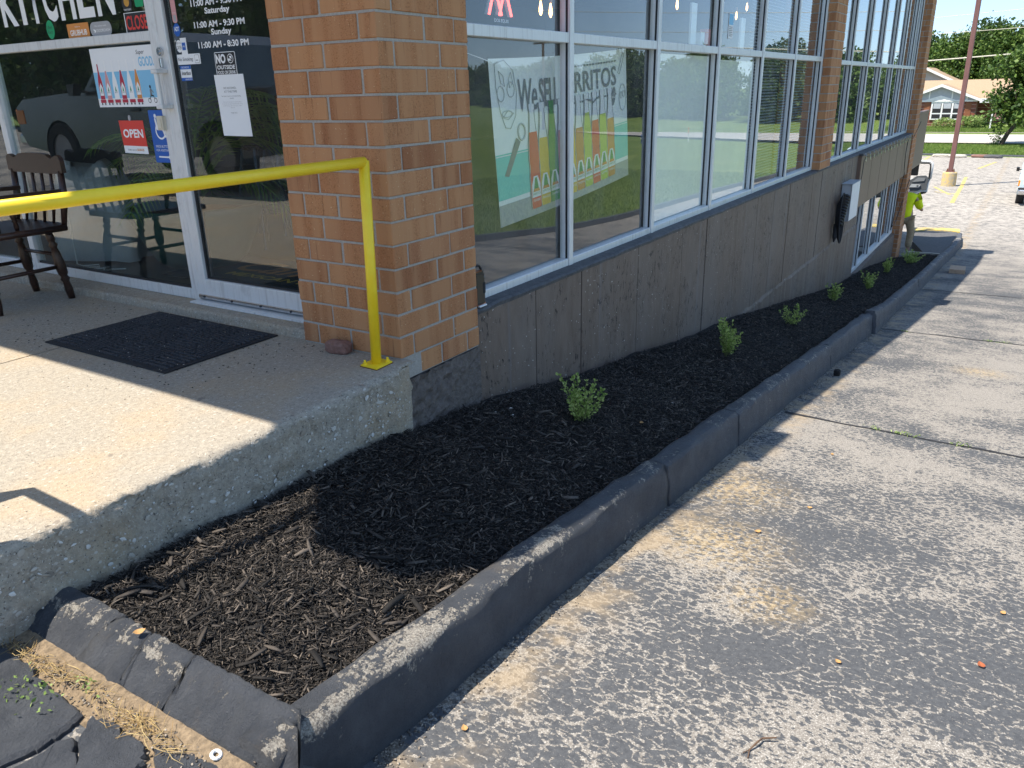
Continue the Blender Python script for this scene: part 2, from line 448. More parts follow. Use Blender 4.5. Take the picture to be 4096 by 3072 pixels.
MAT['island'] = noisy('island_dark_paint', (0.05, 0.05, 0.055), (0.13, 0.125, 0.12), 20, 0.85, 0.3, 0.01)
MAT['road'] = noisy('road_concrete', (0.36, 0.335, 0.30), (0.47, 0.445, 0.41), 3, 0.9, 0.1, 0.01, stretch=(1.2, 0.05, 1))
MAT['pave'] = noisy('pale_concrete', (0.40, 0.36, 0.30), (0.52, 0.48, 0.41), 12, 0.9, 0.2, 0.006)
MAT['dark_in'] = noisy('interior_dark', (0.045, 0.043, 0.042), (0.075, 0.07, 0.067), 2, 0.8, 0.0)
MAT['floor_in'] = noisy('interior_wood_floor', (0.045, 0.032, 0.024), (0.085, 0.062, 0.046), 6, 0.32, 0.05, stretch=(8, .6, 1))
MAT['paper'] = plain('white_paper', (0.78, 0.79, 0.80), 0.7)
MAT['print_black'] = plain('print_black', (0.012, 0.012, 0.013), 0.5)
MAT['print_white'] = plain('print_white', (0.82, 0.82, 0.82), 0.5)
MAT['print_red'] = plain('print_red', (0.66, 0.045, 0.03), 0.5)
MAT['print_orange'] = plain('print_orange_red', (0.66, 0.06, 0.02), 0.5)
MAT['print_blue'] = plain('print_blue', (0.012, 0.10, 0.42), 0.45)
MAT['print_green'] = plain('print_green', (0.0, 0.30, 0.11), 0.5)
MAT['print_grey'] = plain('print_grey', (0.36, 0.36, 0.37), 0.5)
MAT['print_midgrey'] = plain('print_midgrey', (0.20, 0.21, 0.22), 0.6)
MAT['print_sky'] = plain('print_sky_blue', (0.22, 0.50, 0.72), 0.6)
MAT['print_mint'] = plain('print_mint', (0.16, 0.62, 0.52), 0.6)
MAT['print_orange2'] = plain('print_orange', (0.62, 0.24, 0.05), 0.6)
MAT['print_lime'] = plain('print_lime', (0.48, 0.58, 0.08), 0.6)
MAT['print_gold'] = plain('print_gold', (0.72, 0.46, 0.05), 0.6)
MAT['print_pink'] = plain('print_pink', (0.62, 0.30, 0.30), 0.6)
MAT['print_leaf'] = plain('print_leaf_green', (0.05, 0.26, 0.06), 0.6)
MAT['print_cherry'] = plain('print_cherry', (0.42, 0.02, 0.05), 0.6)
MAT['print_amber'] = plain('print_amber', (0.55, 0.28, 0.04), 0.6)
MAT['bannerwhite'] = plain('banner_vinyl', (0.84, 0.88, 0.85), 0.5)
MAT['film'] = plain('window_film', (0.84, 0.87, 0.83), 0.6)
MAT['hivis'] = noisy('hivis_yellow_cloth', (0.72, 0.80, 0.0), (0.80, 0.88, 0.01), 18, 0.8, 0.6, 0.02)
MAT['khaki'] = noisy('khaki_cloth', (0.30, 0.22, 0.13), (0.42, 0.32, 0.20), 22, 0.9, 0.6, 0.02)
MAT['skin'] = plain('skin', (0.45, 0.26, 0.17), 0.5)
MAT['hair'] = plain('dark_hair', (0.02, 0.014, 0.01), 0.6)
MAT['boot'] = plain('tan_boot', (0.30, 0.20, 0.12), 0.8)
MAT['carsilver'] = plain('silver_car_paint', (0.17, 0.19, 0.22), 0.18, 0.6)
MAT['carnavy'] = plain('dark_blue_car_paint', (0.03, 0.045, 0.07), 0.2, 0.3)
MAT['carpale'] = plain('pale_blue_car_paint', (0.52, 0.62, 0.66), 0.3, 0.1)
MAT['carwhite'] = plain('white_truck_paint', (0.74, 0.75, 0.75), 0.3)
MAT['carglass'] = plain('car_window', (0.012, 0.016, 0.02), 0.05)
MAT['tyre'] = noisy('tyre_rubber', (0.016, 0.016, 0.017), (0.04, 0.038, 0.036), 25, 0.85, 0.3, 0.01)
MAT['amber'] = plain('amber_lens', (0.85, 0.25, 0.01), 0.2)
MAT['redlens'] = plain('red_lens', (0.5, 0.01, 0.01), 0.2)
MAT['trim'] = plain('grey_interior_trim', (0.085, 0.092, 0.10), 0.6)
MAT['housebrick'] = None
MAT['shingle'] = noisy('tan_shingle', (0.29, 0.20, 0.125), (0.40, 0.29, 0.19), 9, 0.9, 0.3, 0.02, stretch=(1, 2.0, 1))
MAT['sidinggrey'] = noisy('grey_siding', (0.36, 0.385, 0.42), (0.42, 0.445, 0.48), 6, 0.7, 0.0)
MAT['shutter'] = plain('wooden_shutter', (0.24, 0.085, 0.035), 0.7)
MAT['tan_block'] = noisy('tan_paver', (0.40, 0.27, 0.18), (0.52, 0.38, 0.26), 30, 0.9, 0.3, 0.004)
MAT['redchunk'] = noisy('speckled_red_stone', (0.16, 0.075, 0.055), (0.27, 0.15, 0.12), 45, 0.9, 0.7, 0.006)
MAT['pebble'] = m_island('pebble', [(0.0, (0.27, 0.225, 0.17)), (0.5, (0.42, 0.38, 0.32)), (1.0, (0.62, 0.60, 0.56))], 0.8)
MAT['bulb'] = emit('lit_filament', (1.0, 0.55, 0.2), 2.6)
MAT['neonred'] = emit('neon_red', (1.0, 0.10, 0.08), 1.6)
MAT['leafdry'] = plain('dry_leaf', (0.42, 0.24, 0.09), 0.8)
MAT['leafred'] = plain('rust_leaf', (0.30, 0.085, 0.03), 0.8)
MAT['wire'] = plain('pale_cable', (0.50, 0.47, 0.38), 0.6)
MAT['darkwire'] = plain('dark_cable', (0.012, 0.012, 0.014), 0.5)

def m_housebrick():
    m, nt, b = newmat('house_brick', 0.85)
    v = mapping(nt, coord(nt), (1, 1, 1), rot=(R(90), 0, R(90)))
    n = nt.nodes.new('ShaderNodeTexBrick')
    lk(nt, v, n.inputs['Vector'])
    n.inputs['Color1'].default_value = (0.26, 0.085, 0.05, 1)
    n.inputs['Color2'].default_value = (0.15, 0.05, 0.035, 1)
    n.inputs['Mortar'].default_value = (0.50, 0.42, 0.35, 1)
    n.inputs['Scale'].default_value = 1.0
    n.inputs['Brick Width'].default_value = 0.34
    n.inputs['Row Height'].default_value = 0.12
    n.inputs['Mortar Size'].default_value = 0.014
    lk(nt, n.outputs['Color'], b.inputs['Base Color'])
    return m
MAT['housebrick'] = m_housebrick()
# ------------------------------------------------------------------ mesh helpers
class G:
    def __init__(s): s.v = []; s.f = []; s.m = []; s.cur = 0
    def add(s, vs, fs, M=None):
        o = len(s.v)
        s.v += [tuple(M @ Vector(p)) for p in vs] if M is not None else [tuple(p) for p in vs]
        s.f += [tuple(i + o for i in f) for f in fs]
        s.m += [s.cur] * len(fs)
        return s
    def box(s, x0, y0, z0, x1, y1, z1, bev=0.0, M=None):
        if bev <= 0:
            vs = [(x0, y0, z0), (x1, y0, z0), (x1, y1, z0), (x0, y1, z0), (x0, y0, z1), (x1, y0, z1), (x1, y1, z1), (x0, y1, z1)]
            fs = [(3, 2, 1, 0), (4, 5, 6, 7), (0, 1, 5, 4), (1, 2, 6, 5), (2, 3, 7, 6), (3, 0, 4, 7)]
            return s.add(vs, fs, M)
        lo, hi = (x0, y0, z0), (x1, y1, z1)
        vs = []; idx = {}
        for cx in (0, 1):
            for cy in (0, 1):
                for cz in (0, 1):
                    c = (cx, cy, cz)
                    for ax in range(3):
                        p = []
                        for k in range(3):
                            e = hi[k] if c[k] else lo[k]
                            p.append(e if k == ax else e + (-bev if c[k] else bev))
                        idx[(c, ax)] = len(vs); vs.append(tuple(p))
        fs = []
        for ax in range(3):
            u, w = (ax + 1) % 3, (ax + 2) % 3
            for sd in (0, 1):
                q = []
                for (a, b_) in ((0, 0), (1, 0), (1, 1), (0, 1)):
                    c = [0, 0, 0]; c[ax] = sd; c[u] = a; c[w] = b_
                    q.append(idx[(tuple(c), ax)])
                fs.append(tuple(q) if sd else tuple(q[::-1]))
        for ax in range(3):
            u, w = (ax + 1) % 3, (ax + 2) % 3
            for a in (0, 1):
                for b_ in (0, 1):
                    c0 = [0, 0, 0]; c1 = [0, 0, 0]; c1[ax] = 1
                    c0[u] = c1[u] = a; c0[w] = c1[w] = b_
                    c0, c1 = tuple(c0), tuple(c1)
                    q = (idx[(c0, u)], idx[(c1, u)], idx[(c1, w)], idx[(c0, w)])
                    fs.append(q if (a == b_) else q[::-1])
        for c in [(a, b_, d) for a in (0, 1) for b_ in (0, 1) for d in (0, 1)]:
            t = (idx[(c, 0)], idx[(c, 1)], idx[(c, 2)])
            fs.append(t if sum(c) % 2 == 1 else t[::-1])
        return s.add(vs, fs, M)
    def tube(s, pts, r, n=8, closed=False, cap=True):
        pts = [Vector(p) for p in pts]
        rs = r if isinstance(r, (list, tuple)) else [r] * len(pts)
        vs = []; fs = []
        N = len(pts)
        up = None
        for i, p in enumerate(pts):
            if closed: t = pts[(i + 1) % N] - pts[i - 1]
            else: t = pts[min(i + 1, N - 1)] - pts[max(i - 1, 0)]
            t.normalize()
            if up is None: up = Vector((0, 0, 1)) if abs(t.z) < 0.9 else Vector((1, 0, 0))
            a = t.cross(up)
            if a.length < 1e-4: a = t.cross(Vector((0.3, 1, 0.2)))
            a.normalize(); b_ = a.cross(t).normalized(); up = b_
            for k in range(n):
                q = 2 * math.pi * k / n
                vs.append(p + (a * math.cos(q) + b_ * math.sin(q)) * rs[i])
        for i in range(N if closed else N - 1):
            j = (i + 1) % N
            for k in range(n):
                k2 = (k + 1) % n
                fs.append((i * n + k, i * n + k2, j * n + k2, j * n + k))
        if cap and not closed:
            fs.append(tuple(range(n))[::-1]); fs.append(tuple((N - 1) * n + k for k in range(n)))
        return s.add(vs, fs)
    def lathe(s, prof, n=16, c=(0, 0, 0), axis='z', cap=True):
        vs = []; fs = []
        for (r, z) in prof:
            for k in range(n):
                q = 2 * math.pi * k / n
                x, y = r * math.cos(q), r * math.sin(q)
                p = (x, y, z) if axis == 'z' else ((x, z, y) if axis == 'y' else (z, x, y))
                vs.append((p[0] + c[0], p[1] + c[1], p[2] + c[2]))
        for i in range(len(prof) - 1):
            for k in range(n):
                k2 = (k + 1) % n
                fs.append((i * n + k, i * n + k2, (i + 1) * n + k2, (i + 1) * n + k))
        if cap:
            fs.append(tuple(range(n))[::-1]); fs.append(tuple((len(prof) - 1) * n + k for k in range(n)))
        return s.add(vs, fs)
    def prism(s, poly, d0, d1, f):
        """poly in 2d, extruded between depths d0,d1; f(u,v,d)->xyz"""
        n = len(poly)
        vs = [f(u, v, d0) for u, v in poly] + [f(u, v, d1) for u, v in poly]
        fs = [tuple(range(n))[::-1], tuple(range(n, 2 * n))] + [(i, (i + 1) % n, n + (i + 1) % n, n + i) for i in range(n)]
        return s.add(vs, fs)
    def quad(s, a, b_, c, d): return s.add([a, b_, c, d], [(0, 1, 2, 3)])
    def mesh(s, name, mats, smooth=False, fix=True):
        me = bpy.data.meshes.new(name)
        me.from_pydata(s.v, [], s.f)
        for m in (mats if isinstance(mats, (list, tuple)) else [mats]):
            me.materials.append(MAT[m] if isinstance(m, str) else m)
        if len(set(s.m)) > 1: me.polygons.foreach_set('material_index', s.m)
        if fix:
            import bmesh
            bm = bmesh.new(); bm.from_mesh(me)
            bmesh.ops.recalc_face_normals(bm, faces=bm.faces)
            bm.to_mesh(me); bm.free()
        if smooth: me.polygons.foreach_set('use_smooth', [True] * len(me.polygons))
        me.update()
        return me
    def build(s, name, mats, parent=None, smooth=False, fix=True, **kw):
        return link(name, s.mesh(name, mats, smooth, fix), parent, **kw)

def link(name, me, parent=None, loc=None, label=None):
    o = bpy.data.objects.new(name, me)
    COL.objects.link(o)
    if parent is not None: o.parent = parent
    if loc is not None: o.location = loc
    if label: o['label'] = label
    return o

def tag(o, label, cat, group=None):
    o['label'] = label; o['category'] = cat
    if group: o['group'] = group
    return o

def thing(name, label, cat, loc=(0, 0, 0), group=None, rotz=0.0):
    o = bpy.data.objects.new(name, None)
    o.empty_display_size = 0.1
    COL.objects.link(o)
    o.location = loc; o.rotation_euler = (0, 0, rotz)
    return tag(o, label, cat, group)

def struct(o):
    o['kind'] = 'structure'
    return o

def world_child(o, root):
    """part built in world coordinates, kept there under a moved root"""
    o.parent = root
    o.matrix_parent_inverse = Matrix.Translation(Vector(root.location)).inverted() if root.rotation_euler.z == 0 else root.matrix_basis.inverted()
    return o

def np_mesh(name, V, F, mat, smooth=False):
    """V (n,3), F (m,4) numpy"""
    me = bpy.data.meshes.new(name)
    n, m, k = len(V), len(F), F.shape[1]
    me.vertices.add(n); me.vertices.foreach_set('co', V.astype(np.float32).ravel())
    me.loops.add(m * k); me.loops.foreach_set('vertex_index', F.astype(np.int32).ravel())
    me.polygons.add(m); me.polygons.foreach_set('loop_start', np.arange(0, m * k, k, dtype=np.int32))
    me.polygons.foreach_set('loop_total', np.full(m, k, dtype=np.int32))
    if smooth: me.polygons.foreach_set('use_smooth', np.ones(m, dtype=bool))
    me.materials.append(MAT[mat])
    me.update(calc_edges=True)
    return me

def grid_mesh(name, xs, ys, zf, mat, smooth=True):
    xs = np.asarray(xs, float); ys = np.asarray(ys, float)
    X, Y = np.meshgrid(xs, ys, indexing='ij')
    Z = zf(X, Y)
    V = np.stack([X, Y, Z], -1).reshape(-1, 3)
    nx, ny = len(xs), len(ys)
    i, j = np.meshgrid(np.arange(nx - 1), np.arange(ny - 1), indexing='ij')
    a = (i * ny + j).ravel()
    F = np.stack([a, a + ny, a + ny + 1, a + 1], -1)
    return np_mesh(name, V, F, mat, smooth)

BOX8 = np.array([[-1, -1, -1], [1, -1, -1], [1, 1, -1], [-1, 1, -1], [-1, -1, 1], [1, -1, 1], [1, 1, 1], [-1, 1, 1]], float) * 0.5
BOX6 = np.array([[3, 2, 1, 0], [4, 5, 6, 7], [0, 1, 5, 4], [1, 2, 6, 5], [2, 3, 7, 6], [3, 0, 4, 7]])

def slivers(name, P, L, W, T, yaw, pitch, roll, mat, taper=0.5, bend=0.0):
    """many little splinters: 12-vertex bent boxes"""
    n = len(P)
    tp = rng.uniform(taper, 1.0, n)
    tp2 = rng.uniform(taper, 1.0, n)
    sec = []
    bd = bend * rng.uniform(-1, 1, n) * L
    for t, k in ((-0.5, tp), (0.0, np.ones(n)), (0.5, tp2)):
        for (a, b_) in ((-0.5, -0.5), (0.5, -0.5), (0.5, 0.5), (-0.5, 0.5)):
            x = t * L
            y = a * W * k + (bd if t == 0 else 0)
            z = b_ * T * k
            sec.append(np.stack([x, y, z], -1))
    Q = np.stack(sec, 1)  # n,12,3
    cr, sr = np.cos(roll)[:, None], np.sin(roll)[:, None]
    y, z = Q[..., 1] * cr - Q[..., 2] * sr, Q[..., 1] * sr + Q[..., 2] * cr
    cp, sp = np.cos(pitch)[:, None], np.sin(pitch)[:, None]
    x, z = Q[..., 0] * cp - z * sp, Q[..., 0] * sp + z * cp
    cy, sy = np.cos(yaw)[:, None], np.sin(yaw)[:, None]
    X, Y = x * cy - y * sy, x * sy + y * cy
    V = np.stack([X, Y, z], -1) + P[:, None, :]
    f = [(3, 2, 1, 0), (8, 9, 10, 11)]
    for s_ in (0, 4):
        for k in range(4): f.append((s_ + k, s_ + (k + 1) % 4, s_ + 4 + (k + 1) % 4, s_ + 4 + k))
    F = (np.array(f)[None] + (np.arange(n) * 12)[:, None, None]).reshape(-1, 4)
    return np_mesh(name, V.reshape(-1, 3), F, mat)

def leaf_quads(name, P, size, mat, up=0.4, asp=0.6):
    """random folded leaf quads round points P"""
    n = len(P)
    d = rng.normal(size=(n, 3)); d[:, 2] += up * np.abs(rng.normal(size=n)); d /= np.linalg.norm(d, axis=1)[:, None]
    a = np.cross(d, rng.normal(size=(n, 3))); a /= np.linalg.norm(a, axis=1)[:, None]
    b_ = np.cross(d, a)
    s = (size * rng.uniform(0.6, 1.3, n))[:, None]
    V = np.stack([P - a * s, P + b_ * s * asp + d * s * 0.15, P + a * s, P - b_ * s * asp + d * s * 0.15], 1).reshape(-1, 3)
    F = np.arange(4 * n).reshape(n, 4)
    return np_mesh(name, V, F, mat)

def fx_front(X):   # map drawing plane (u right, v up, d out) to a face looking along -X
    return lambda u, v, d: (X - d, -u, v)
def mat_front(X, y, z):   # text matrix: on a face that looks towards -X
    return Matrix(((0, 0, -1, X), (-1, 0, 0, y), (0, 1, 0, z), (0, 0, 0, 1)))
def mat_side(x, Y, z):    # on a face that looks towards -Y
    return Matrix(((1, 0, 0, x), (0, 0, -1, Y), (0, 1, 0, z), (0, 0, 0, 1)))

def text_mesh(s, size, mat, bold=0.0, sx=1.0, align='LEFT', shear=0.0, ext=0.0006, spacing=1.0):
    cu = bpy.data.curves.new('lettering', 'FONT')
    cu.body = s; cu.size = size; cu.offset = bold; cu.shear = shear
    cu.extrude = ext; cu.align_x = align; cu.space_character = spacing; cu.resolution_u = 3
    o = bpy.data.objects.new('lettering', cu)
    COL.objects.link(o)
    dg = bpy.context.evaluated_depsgraph_get()
    me = bpy.data.meshes.new_from_object(o.evaluated_get(dg))
    bpy.data.objects.remove(o)
    if sx != 1.0: me.transform(Matrix.Diagonal((sx, 1, 1, 1)))
    me.materials.clear(); me.materials.append(MAT[mat])
    me.name = 'lettering'
    return me

def text(s, size, mat, M, parent=None, name='lettering', **kw):
    me = text_mesh(s, size, mat, **kw)
    me.transform(M)
    o = link(name, me)
    if parent is not None: world_child(o, parent)
    return o

def rrect(w, h, r, n=4, cx=0, cy=0):
    p = []
    for (x, y, a0) in ((w / 2 - r, h / 2 - r, 0), (-w / 2 + r, h / 2 - r, 90), (-w / 2 + r, -h / 2 + r, 180), (w / 2 - r, -h / 2 + r, 270)):
        for k in range(n + 1):
            a = R(a0 + 90 * k / n)
            p.append((cx + x + r * math.cos(a), cy + y + r * math.sin(a)))
    return p
def ellipse(w, h, n=24, cx=0, cy=0):
    return [(cx + w / 2 * math.cos(2 * math.pi * k / n), cy + h / 2 * math.sin(2 * math.pi * k / n)) for k in range(n)]
def plate(poly, M, mat, name, parent=None, t=0.0008, lift=0.0):
    """thin printed piece on a face, M places its plane (x right, y up, z out)"""
    g = G(); g.prism(poly, lift, lift + t, lambda u, v, d: tuple(M @ Vector((u, v, d))))
    o = g.build(name, mat)
    if parent is not None: world_child(o, parent)
    return o

def unit_copy(src, parent, loc=None, rotz=0.0):
    o = src.copy(); COL.objects.link(o); o.parent = parent
    if loc is not None: o.location = loc
    o.rotation_euler = (0, 0, rotz)
    return o

# ------------------------------------------------------------------ terrain profile
_zx = np.array([-60, -12, -6, -3.5, -2.6, -1.484, -1.169, -.538, .46, 1.914, 7.176, 11.93, 17.33, 21, 31.5, 38, 57, 67, 80, 86, 100, 160])
_zz = np.array([.10, .0, -.03, -.24, -.35, -.464, -.508, -.569, -.709, -.897, -1.585, -2.149, -2.667, -2.86, -3.08, -3.30, -3.55, -3.50, -3.30, -2.9, -2.2, 0.5])
def _ss(t):
    t = np.clip(t, 0, 1); return t * t * (3 - 2 * t)
def za(X, Y=None):
    z = np.interp(X, _zx, _zz)
    if Y is None: return z
    k = _ss((-1.50 - np.asarray(X)) / .2) * _ss((np.asarray(Y) + 1.25) / .16)   # built-up patch before the end kerb
    return z * (1 - k) + np.maximum(z, -.285) * k
_wx = np.array([-2.2, -1.4, -.2, .0, .65, 1.8, 2.7, 3.6, 5.0, 10, 13.3, 17, 18])
_wz = np.array([-.22, -.245, -.265, -.34, -.415, -.62, -.74, -.885, -1.04, -1.80, -2.13, -2.62, -2.70])
def _hash(X, Y):
    return 0.5 * np.sin(X * 5.1 + 1.3 * np.sin(Y * 7.3)) * np.cos(Y * 6.1 + X * 2.3) + 0.5 * np.sin(X * 13.7 + Y * 9.1) * np.sin(Y * 17.3 - X * 3.1)
def zm(X, Y):
    a = np.interp(X, _wx, _wz)
    b_ = za(X) + 0.165
    t = np.clip((-Y - 0.05) / 0.88, 0, 1)
    return a * (1 - t) + b_ * t + 0.014 * _hash(X, Y) + 0.035 * np.sin(t * np.pi)
# ================================================================== SETTING
# ground sheets
xs = np.concatenate([np.arange(-40, -12, 4), np.arange(-12, -3, .5), np.arange(-3, -1.4, .05), np.arange(-1.25, 20, .25), np.arange(20, 58.01, 1.0)])
ys = np.concatenate([np.arange(-8.3, -1.4, 0.345), np.arange(-1.4, -.9, .05), np.arange(-.9, 8, .5), np.arange(8, 40.1, 4)])
asph = struct(link('asphalt', grid_mesh('asphalt', xs, ys, lambda X, Y: za(X, Y), 'asphalt')))
xs = np.concatenate([np.arange(-60, 20, 4), np.arange(20, 57, 3), [57.8, 57.95], np.arange(60, 170, 3)])
struct(link('lawn', grid_mesh('lawn', xs, np.arange(-170, 120, 5), lambda X, Y: za(X) - 0.40 + np.where(X > 57.9, 0.43, 0) + 0.0 * Y, 'lawn')))
gx = np.concatenate([np.arange(-40, 2, 3), np.arange(2, 58, 1.0), [58.3]])
struct(link('lawn', grid_mesh('lawn', gx, np.concatenate([[-8.42], np.arange(-9, -42, -2)]), lambda X, Y: za(X) + 0.12 + 0.012 * _hash(X, Y), 'lawn')))
struct(link('lawn', grid_mesh('lawn', np.arange(58.3, 67.3, .75), np.arange(-40, 32, 1.5), lambda X, Y: za(X) + 0.06 + 0.03 * _hash(X * .4, Y * .4), 'lawn')))
# road, a strip bending away to the right, with kerbs
cl = [(73.5, 60), (73.5, 10), (73.5, -14), (79, -30), (101, -63), (138, -108)]
def strip(cl, o0, o1, z0):
    vs = []; fs = []
    for i, p in enumerate(cl):
        a = Vector(cl[max(i - 1, 0)]); b_ = Vector(cl[min(i + 1, len(cl) - 1)])
        t = (b_ - a).normalized(); nrm = Vector((-t.y, t.x))
        for o in (o0, o1):
            q = Vector(p) + nrm * o
            vs.append((q.x, q.y, float(za(min(q.x, 84))) * 0 - 3.40 + z0))
    for i in range(len(cl) - 1): fs.append((2 * i, 2 * i + 1, 2 * i + 3, 2 * i + 2))
    return G().add(vs, fs)
struct(strip(cl, -6.3, 6.3, 0.12).build('road', 'road'))
struct(strip(cl, 6.3, 6.75, 0.19).build('road_kerb', 'pave'))
struct(strip(cl, -6.75, -6.3, 0.19).build('road_kerb', 'pave'))
# kerb of the grass island across the drive
g = G()
kx = np.arange(-30, 58.5, 1.2)
for a, b_ in zip(kx[:-1], kx[1:]):
    z0, z1 = float(za(a)), float(za(b_))
    w = 0.008 * random.uniform(-1, 1)
    g.add([(a, -8.28 + w, z0 - .05), (b_ - .02, -8.28 + w, z1 - .05), (b_ - .02, -8.44, z1 - .05), (a, -8.44, z0 - .05),
           (a, -8.30 + w, z0 + .15), (b_ - .02, -8.30 + w, z1 + .15), (b_ - .02, -8.44, z1 + .15), (a, -8.44, z0 + .15)], BOX6.tolist())
g.add([(58.0, -8, -3.7), (58.35, -8, -3.7), (58.35, 32, -3.7), (58.0, 32, -3.7), (58.0, -8, -3.42), (58.35, -8, -3.42), (58.35, 32, -3.42), (58.0, 32, -3.42)], BOX6.tolist())
lk_ = struct(g.build('lawn_kerb', 'kerb'))
# worn lines and parking marks
def mark(pts, w, mat, z=0.006, name='parking_line'):
    g = G()
    for (a, b_) in zip(pts[:-1], pts[1:]):
        a = Vector((*a, 0)); b2 = Vector((*b_, 0)); n = int(max(1, (b2 - a).length / 0.6)); t = (b2 - a).normalized(); s = Vector((-t.y, t.x, 0)) * w / 2
        for k in range(n):
            p, q = a.lerp(b2, k / n), a.lerp(b2, (k + 1) / n)
            g.add([(p.x + s.x, p.y + s.y, float(za(p.x)) + z), (q.x + s.x, q.y + s.y, float(za(q.x)) + z), (q.x - s.x, q.y - s.y, float(za(q.x)) + z), (p.x - s.x, p.y - s.y, float(za(p.x)) + z)], [(0, 1, 2, 3)])
    return struct(g.build(name, mat, fix=False))
mark([(30.5, -.13), (43.0, .23)], .15, 'lineyellow')
mark([(37.5, 1.1), (33.7, .19)], .12, 'lineyellow')
mark([(34.9, .84), (34.1, -.1)], .12, 'lineyellow')
mark([(53.9, -.63), (48.5, .02)], .15, 'lineyellow')
mark([(51.6, 3.27), (57.3, 3.32)], .18, 'lineyellow')
# tar-filled saw joints across the drive
for X0, X1 in ((2.645, 2.605), (7.205, 7.28), (12.0, 12.1)):
    g = G(); ya = -1.10
    n = 36; P = []
    for k in range(n + 1):
        y = ya - k * 7.0 / n
        x = X0 + (X1 - X0) * k / 8.0 + 0.012 * math.sin(k * 2.3) + random.uniform(-.008, .008)
        P.append((x, y, random.uniform(.006, .02)))
    for p, q in zip(P[:-1], P[1:]):
        g.add([(p[0] - p[2], p[1], float(za(p[0])) + .005), (p[0] + p[2], p[1], float(za(p[0])) + .005), (q[0] + q[2], q[1], float(za(q[0])) + .005), (q[0] - q[2], q[1], float(za(q[0])) + .005)], [(0, 1, 2, 3)])
    struct(g.build('tar_joint', 'blackmatte', fix=False))

# broken asphalt slabs at the foot of the end kerb
def slab(pts, th, mat, seed):
    rr = random.Random(seed)
    out = []
    n = len(pts)
    for i in range(n):
        a, b_ = Vector(pts[i]), Vector(pts[(i + 1) % n])
        for k in range(5):
            p = a.lerp(b_, k / 5)
            out.append((p.x + rr.uniform(-.007, .007), p.y + rr.uniform(-.007, .007)))
    c = Vector((sum(p[0] for p in out) / len(out), sum(p[1] for p in out) / len(out)))
    g = G(); N = len(out)
    vs = []
    for lev, (k, dz) in enumerate(((1.0, -.05), (1.0, th * .55), (.955, th), (.90, th * 1.04))):
        for (x, y) in out:
            q = c + (Vector((x, y)) - c) * k
            vs.append((q.x, q.y, float(za(q.x, q.y)) + dz + (rr.uniform(-.0012, .0012) if lev > 0 else 0)))
    vs.append((c.x, c.y, float(za(c.x, c.y)) + th * 1.04))
    fs = []
    for l in range(3):
        for i in range(N): fs.append((l * N + i, l * N + (i + 1) % N, (l + 1) * N + (i + 1) % N, (l + 1) * N + i))
    for i in range(N): fs.append((3 * N + i, 3 * N + (i + 1) % N, 4 * N))
    g.add(vs, fs)
    o = g.build('asphalt_slab', mat, asph)
    return o
slab([(-1.815, -.063), (-1.812, -.217), (-1.838, -.331), (-1.83, -.41), (-1.85, -.517), (-1.917, -.529), (-1.98, -.518), (-2.2, -.45), (-2.3, .0), (-1.9, .0)], .020, 'kerb', 1)
slab([(-1.842, -.548), (-1.822, -.606), (-1.832, -.654), (-1.821, -.721), (-1.847, -.769), (-1.887, -.789), (-1.956, -.675), (-1.908, -.592)], .022, 'kerb', 2)
slab([(-1.815, -.747), (-1.802, -.814), (-1.77, -.867), (-1.768, -.93), (-1.797, -.967), (-1.877, -.834)], .012, 'kerb', 3)
slab([(-1.894, -.568), (-1.945, -.66), (-1.99, -.75), (-2.2, -.8), (-2.2, -.50), (-1.978, -.544), (-1.922, -.544)], .018, 'kerb', 4)
# sandy gap in front of the end kerb
sx = np.arange(-1.86, -1.735, .010); sy = np.arange(-1.04, .05, .015)
struct(link('sandy_gap', grid_mesh('sandy_gap', sx, sy, lambda X, Y: za(X, Y) + .007 + .004 * _hash(X * 6, Y * 6) + .012 * np.clip((X + 1.80) / .05, -.4, 1), 'sand')))

# porch: two poured slabs with a tooled joint, rough right edge, and the raised door step
def porch_slab(y0, y1, name, x0=-4.2, x1=.02, edge=True):
    nx = 260
    X = np.linspace(x0, x1, nx)
    prof = []   # (dy, z) from inner top, over the worn arris, down the face
    if edge:
        prof = [(0.30, 0), (0.15, 0), (0.08, 0), (.05, 0), (.034, -.001), (.02, -.004), (.009, -.010), (.003, -.018), (0, -.03), (0, -.06), (0.001, -.09), (0.0, -.12), (.001, -.15), (.002, -.18), (.003, -.21), (.006, -.24), (.012, -.28), (.02, -.5)]
    V = []
    rr = np.random.default_rng(5)
    for (dy, z) in prof:
        j = rr.normal(size=nx) * (0.0035 if dy < .05 else 0.0)
        j2 = np.interp(X, np.linspace(x0, x1, 60), rr.normal(size=60) * (.004 if dy < .05 else 0))
        chip = np.where(X > -0.13, (X + 0.13) * 0.35, 0) if z < -.004 else 0
        V.append(np.stack([X, np.full(nx, y0 + dy) + j + j2 + chip, np.full(nx, z) + (j * .6 if z < 0 else 0)], -1))
    V = np.stack(V, 1)
    k = V.shape[1]
    i, j = np.meshgrid(np.arange(nx - 1), np.arange(k - 1), indexing='ij')
    a = (i * k + j).ravel()
    F = np.stack([a, a + 1, a + k + 1, a + k], -1)
    me = np_mesh(name, V.reshape(-1, 3), F, 'porch', True)
    o = link(name, me)
    return o
porch = thing('porch', 'raised concrete porch with exposed aggregate edge', 'porch')
del porch['category'], porch['label']
struct(porch)
e = porch_slab(-.08, 0, 'slab_edge'); e.parent = porch
g = G(); g.box(-4.2, .22, -.5, -.02 + .04, 1.602, -.0005); g.build('slab', 'porch', porch)
g = G(); g.box(-4.2, 1.612, -.5, .02, 9, -.0005); g.build('slab', 'porch', porch)
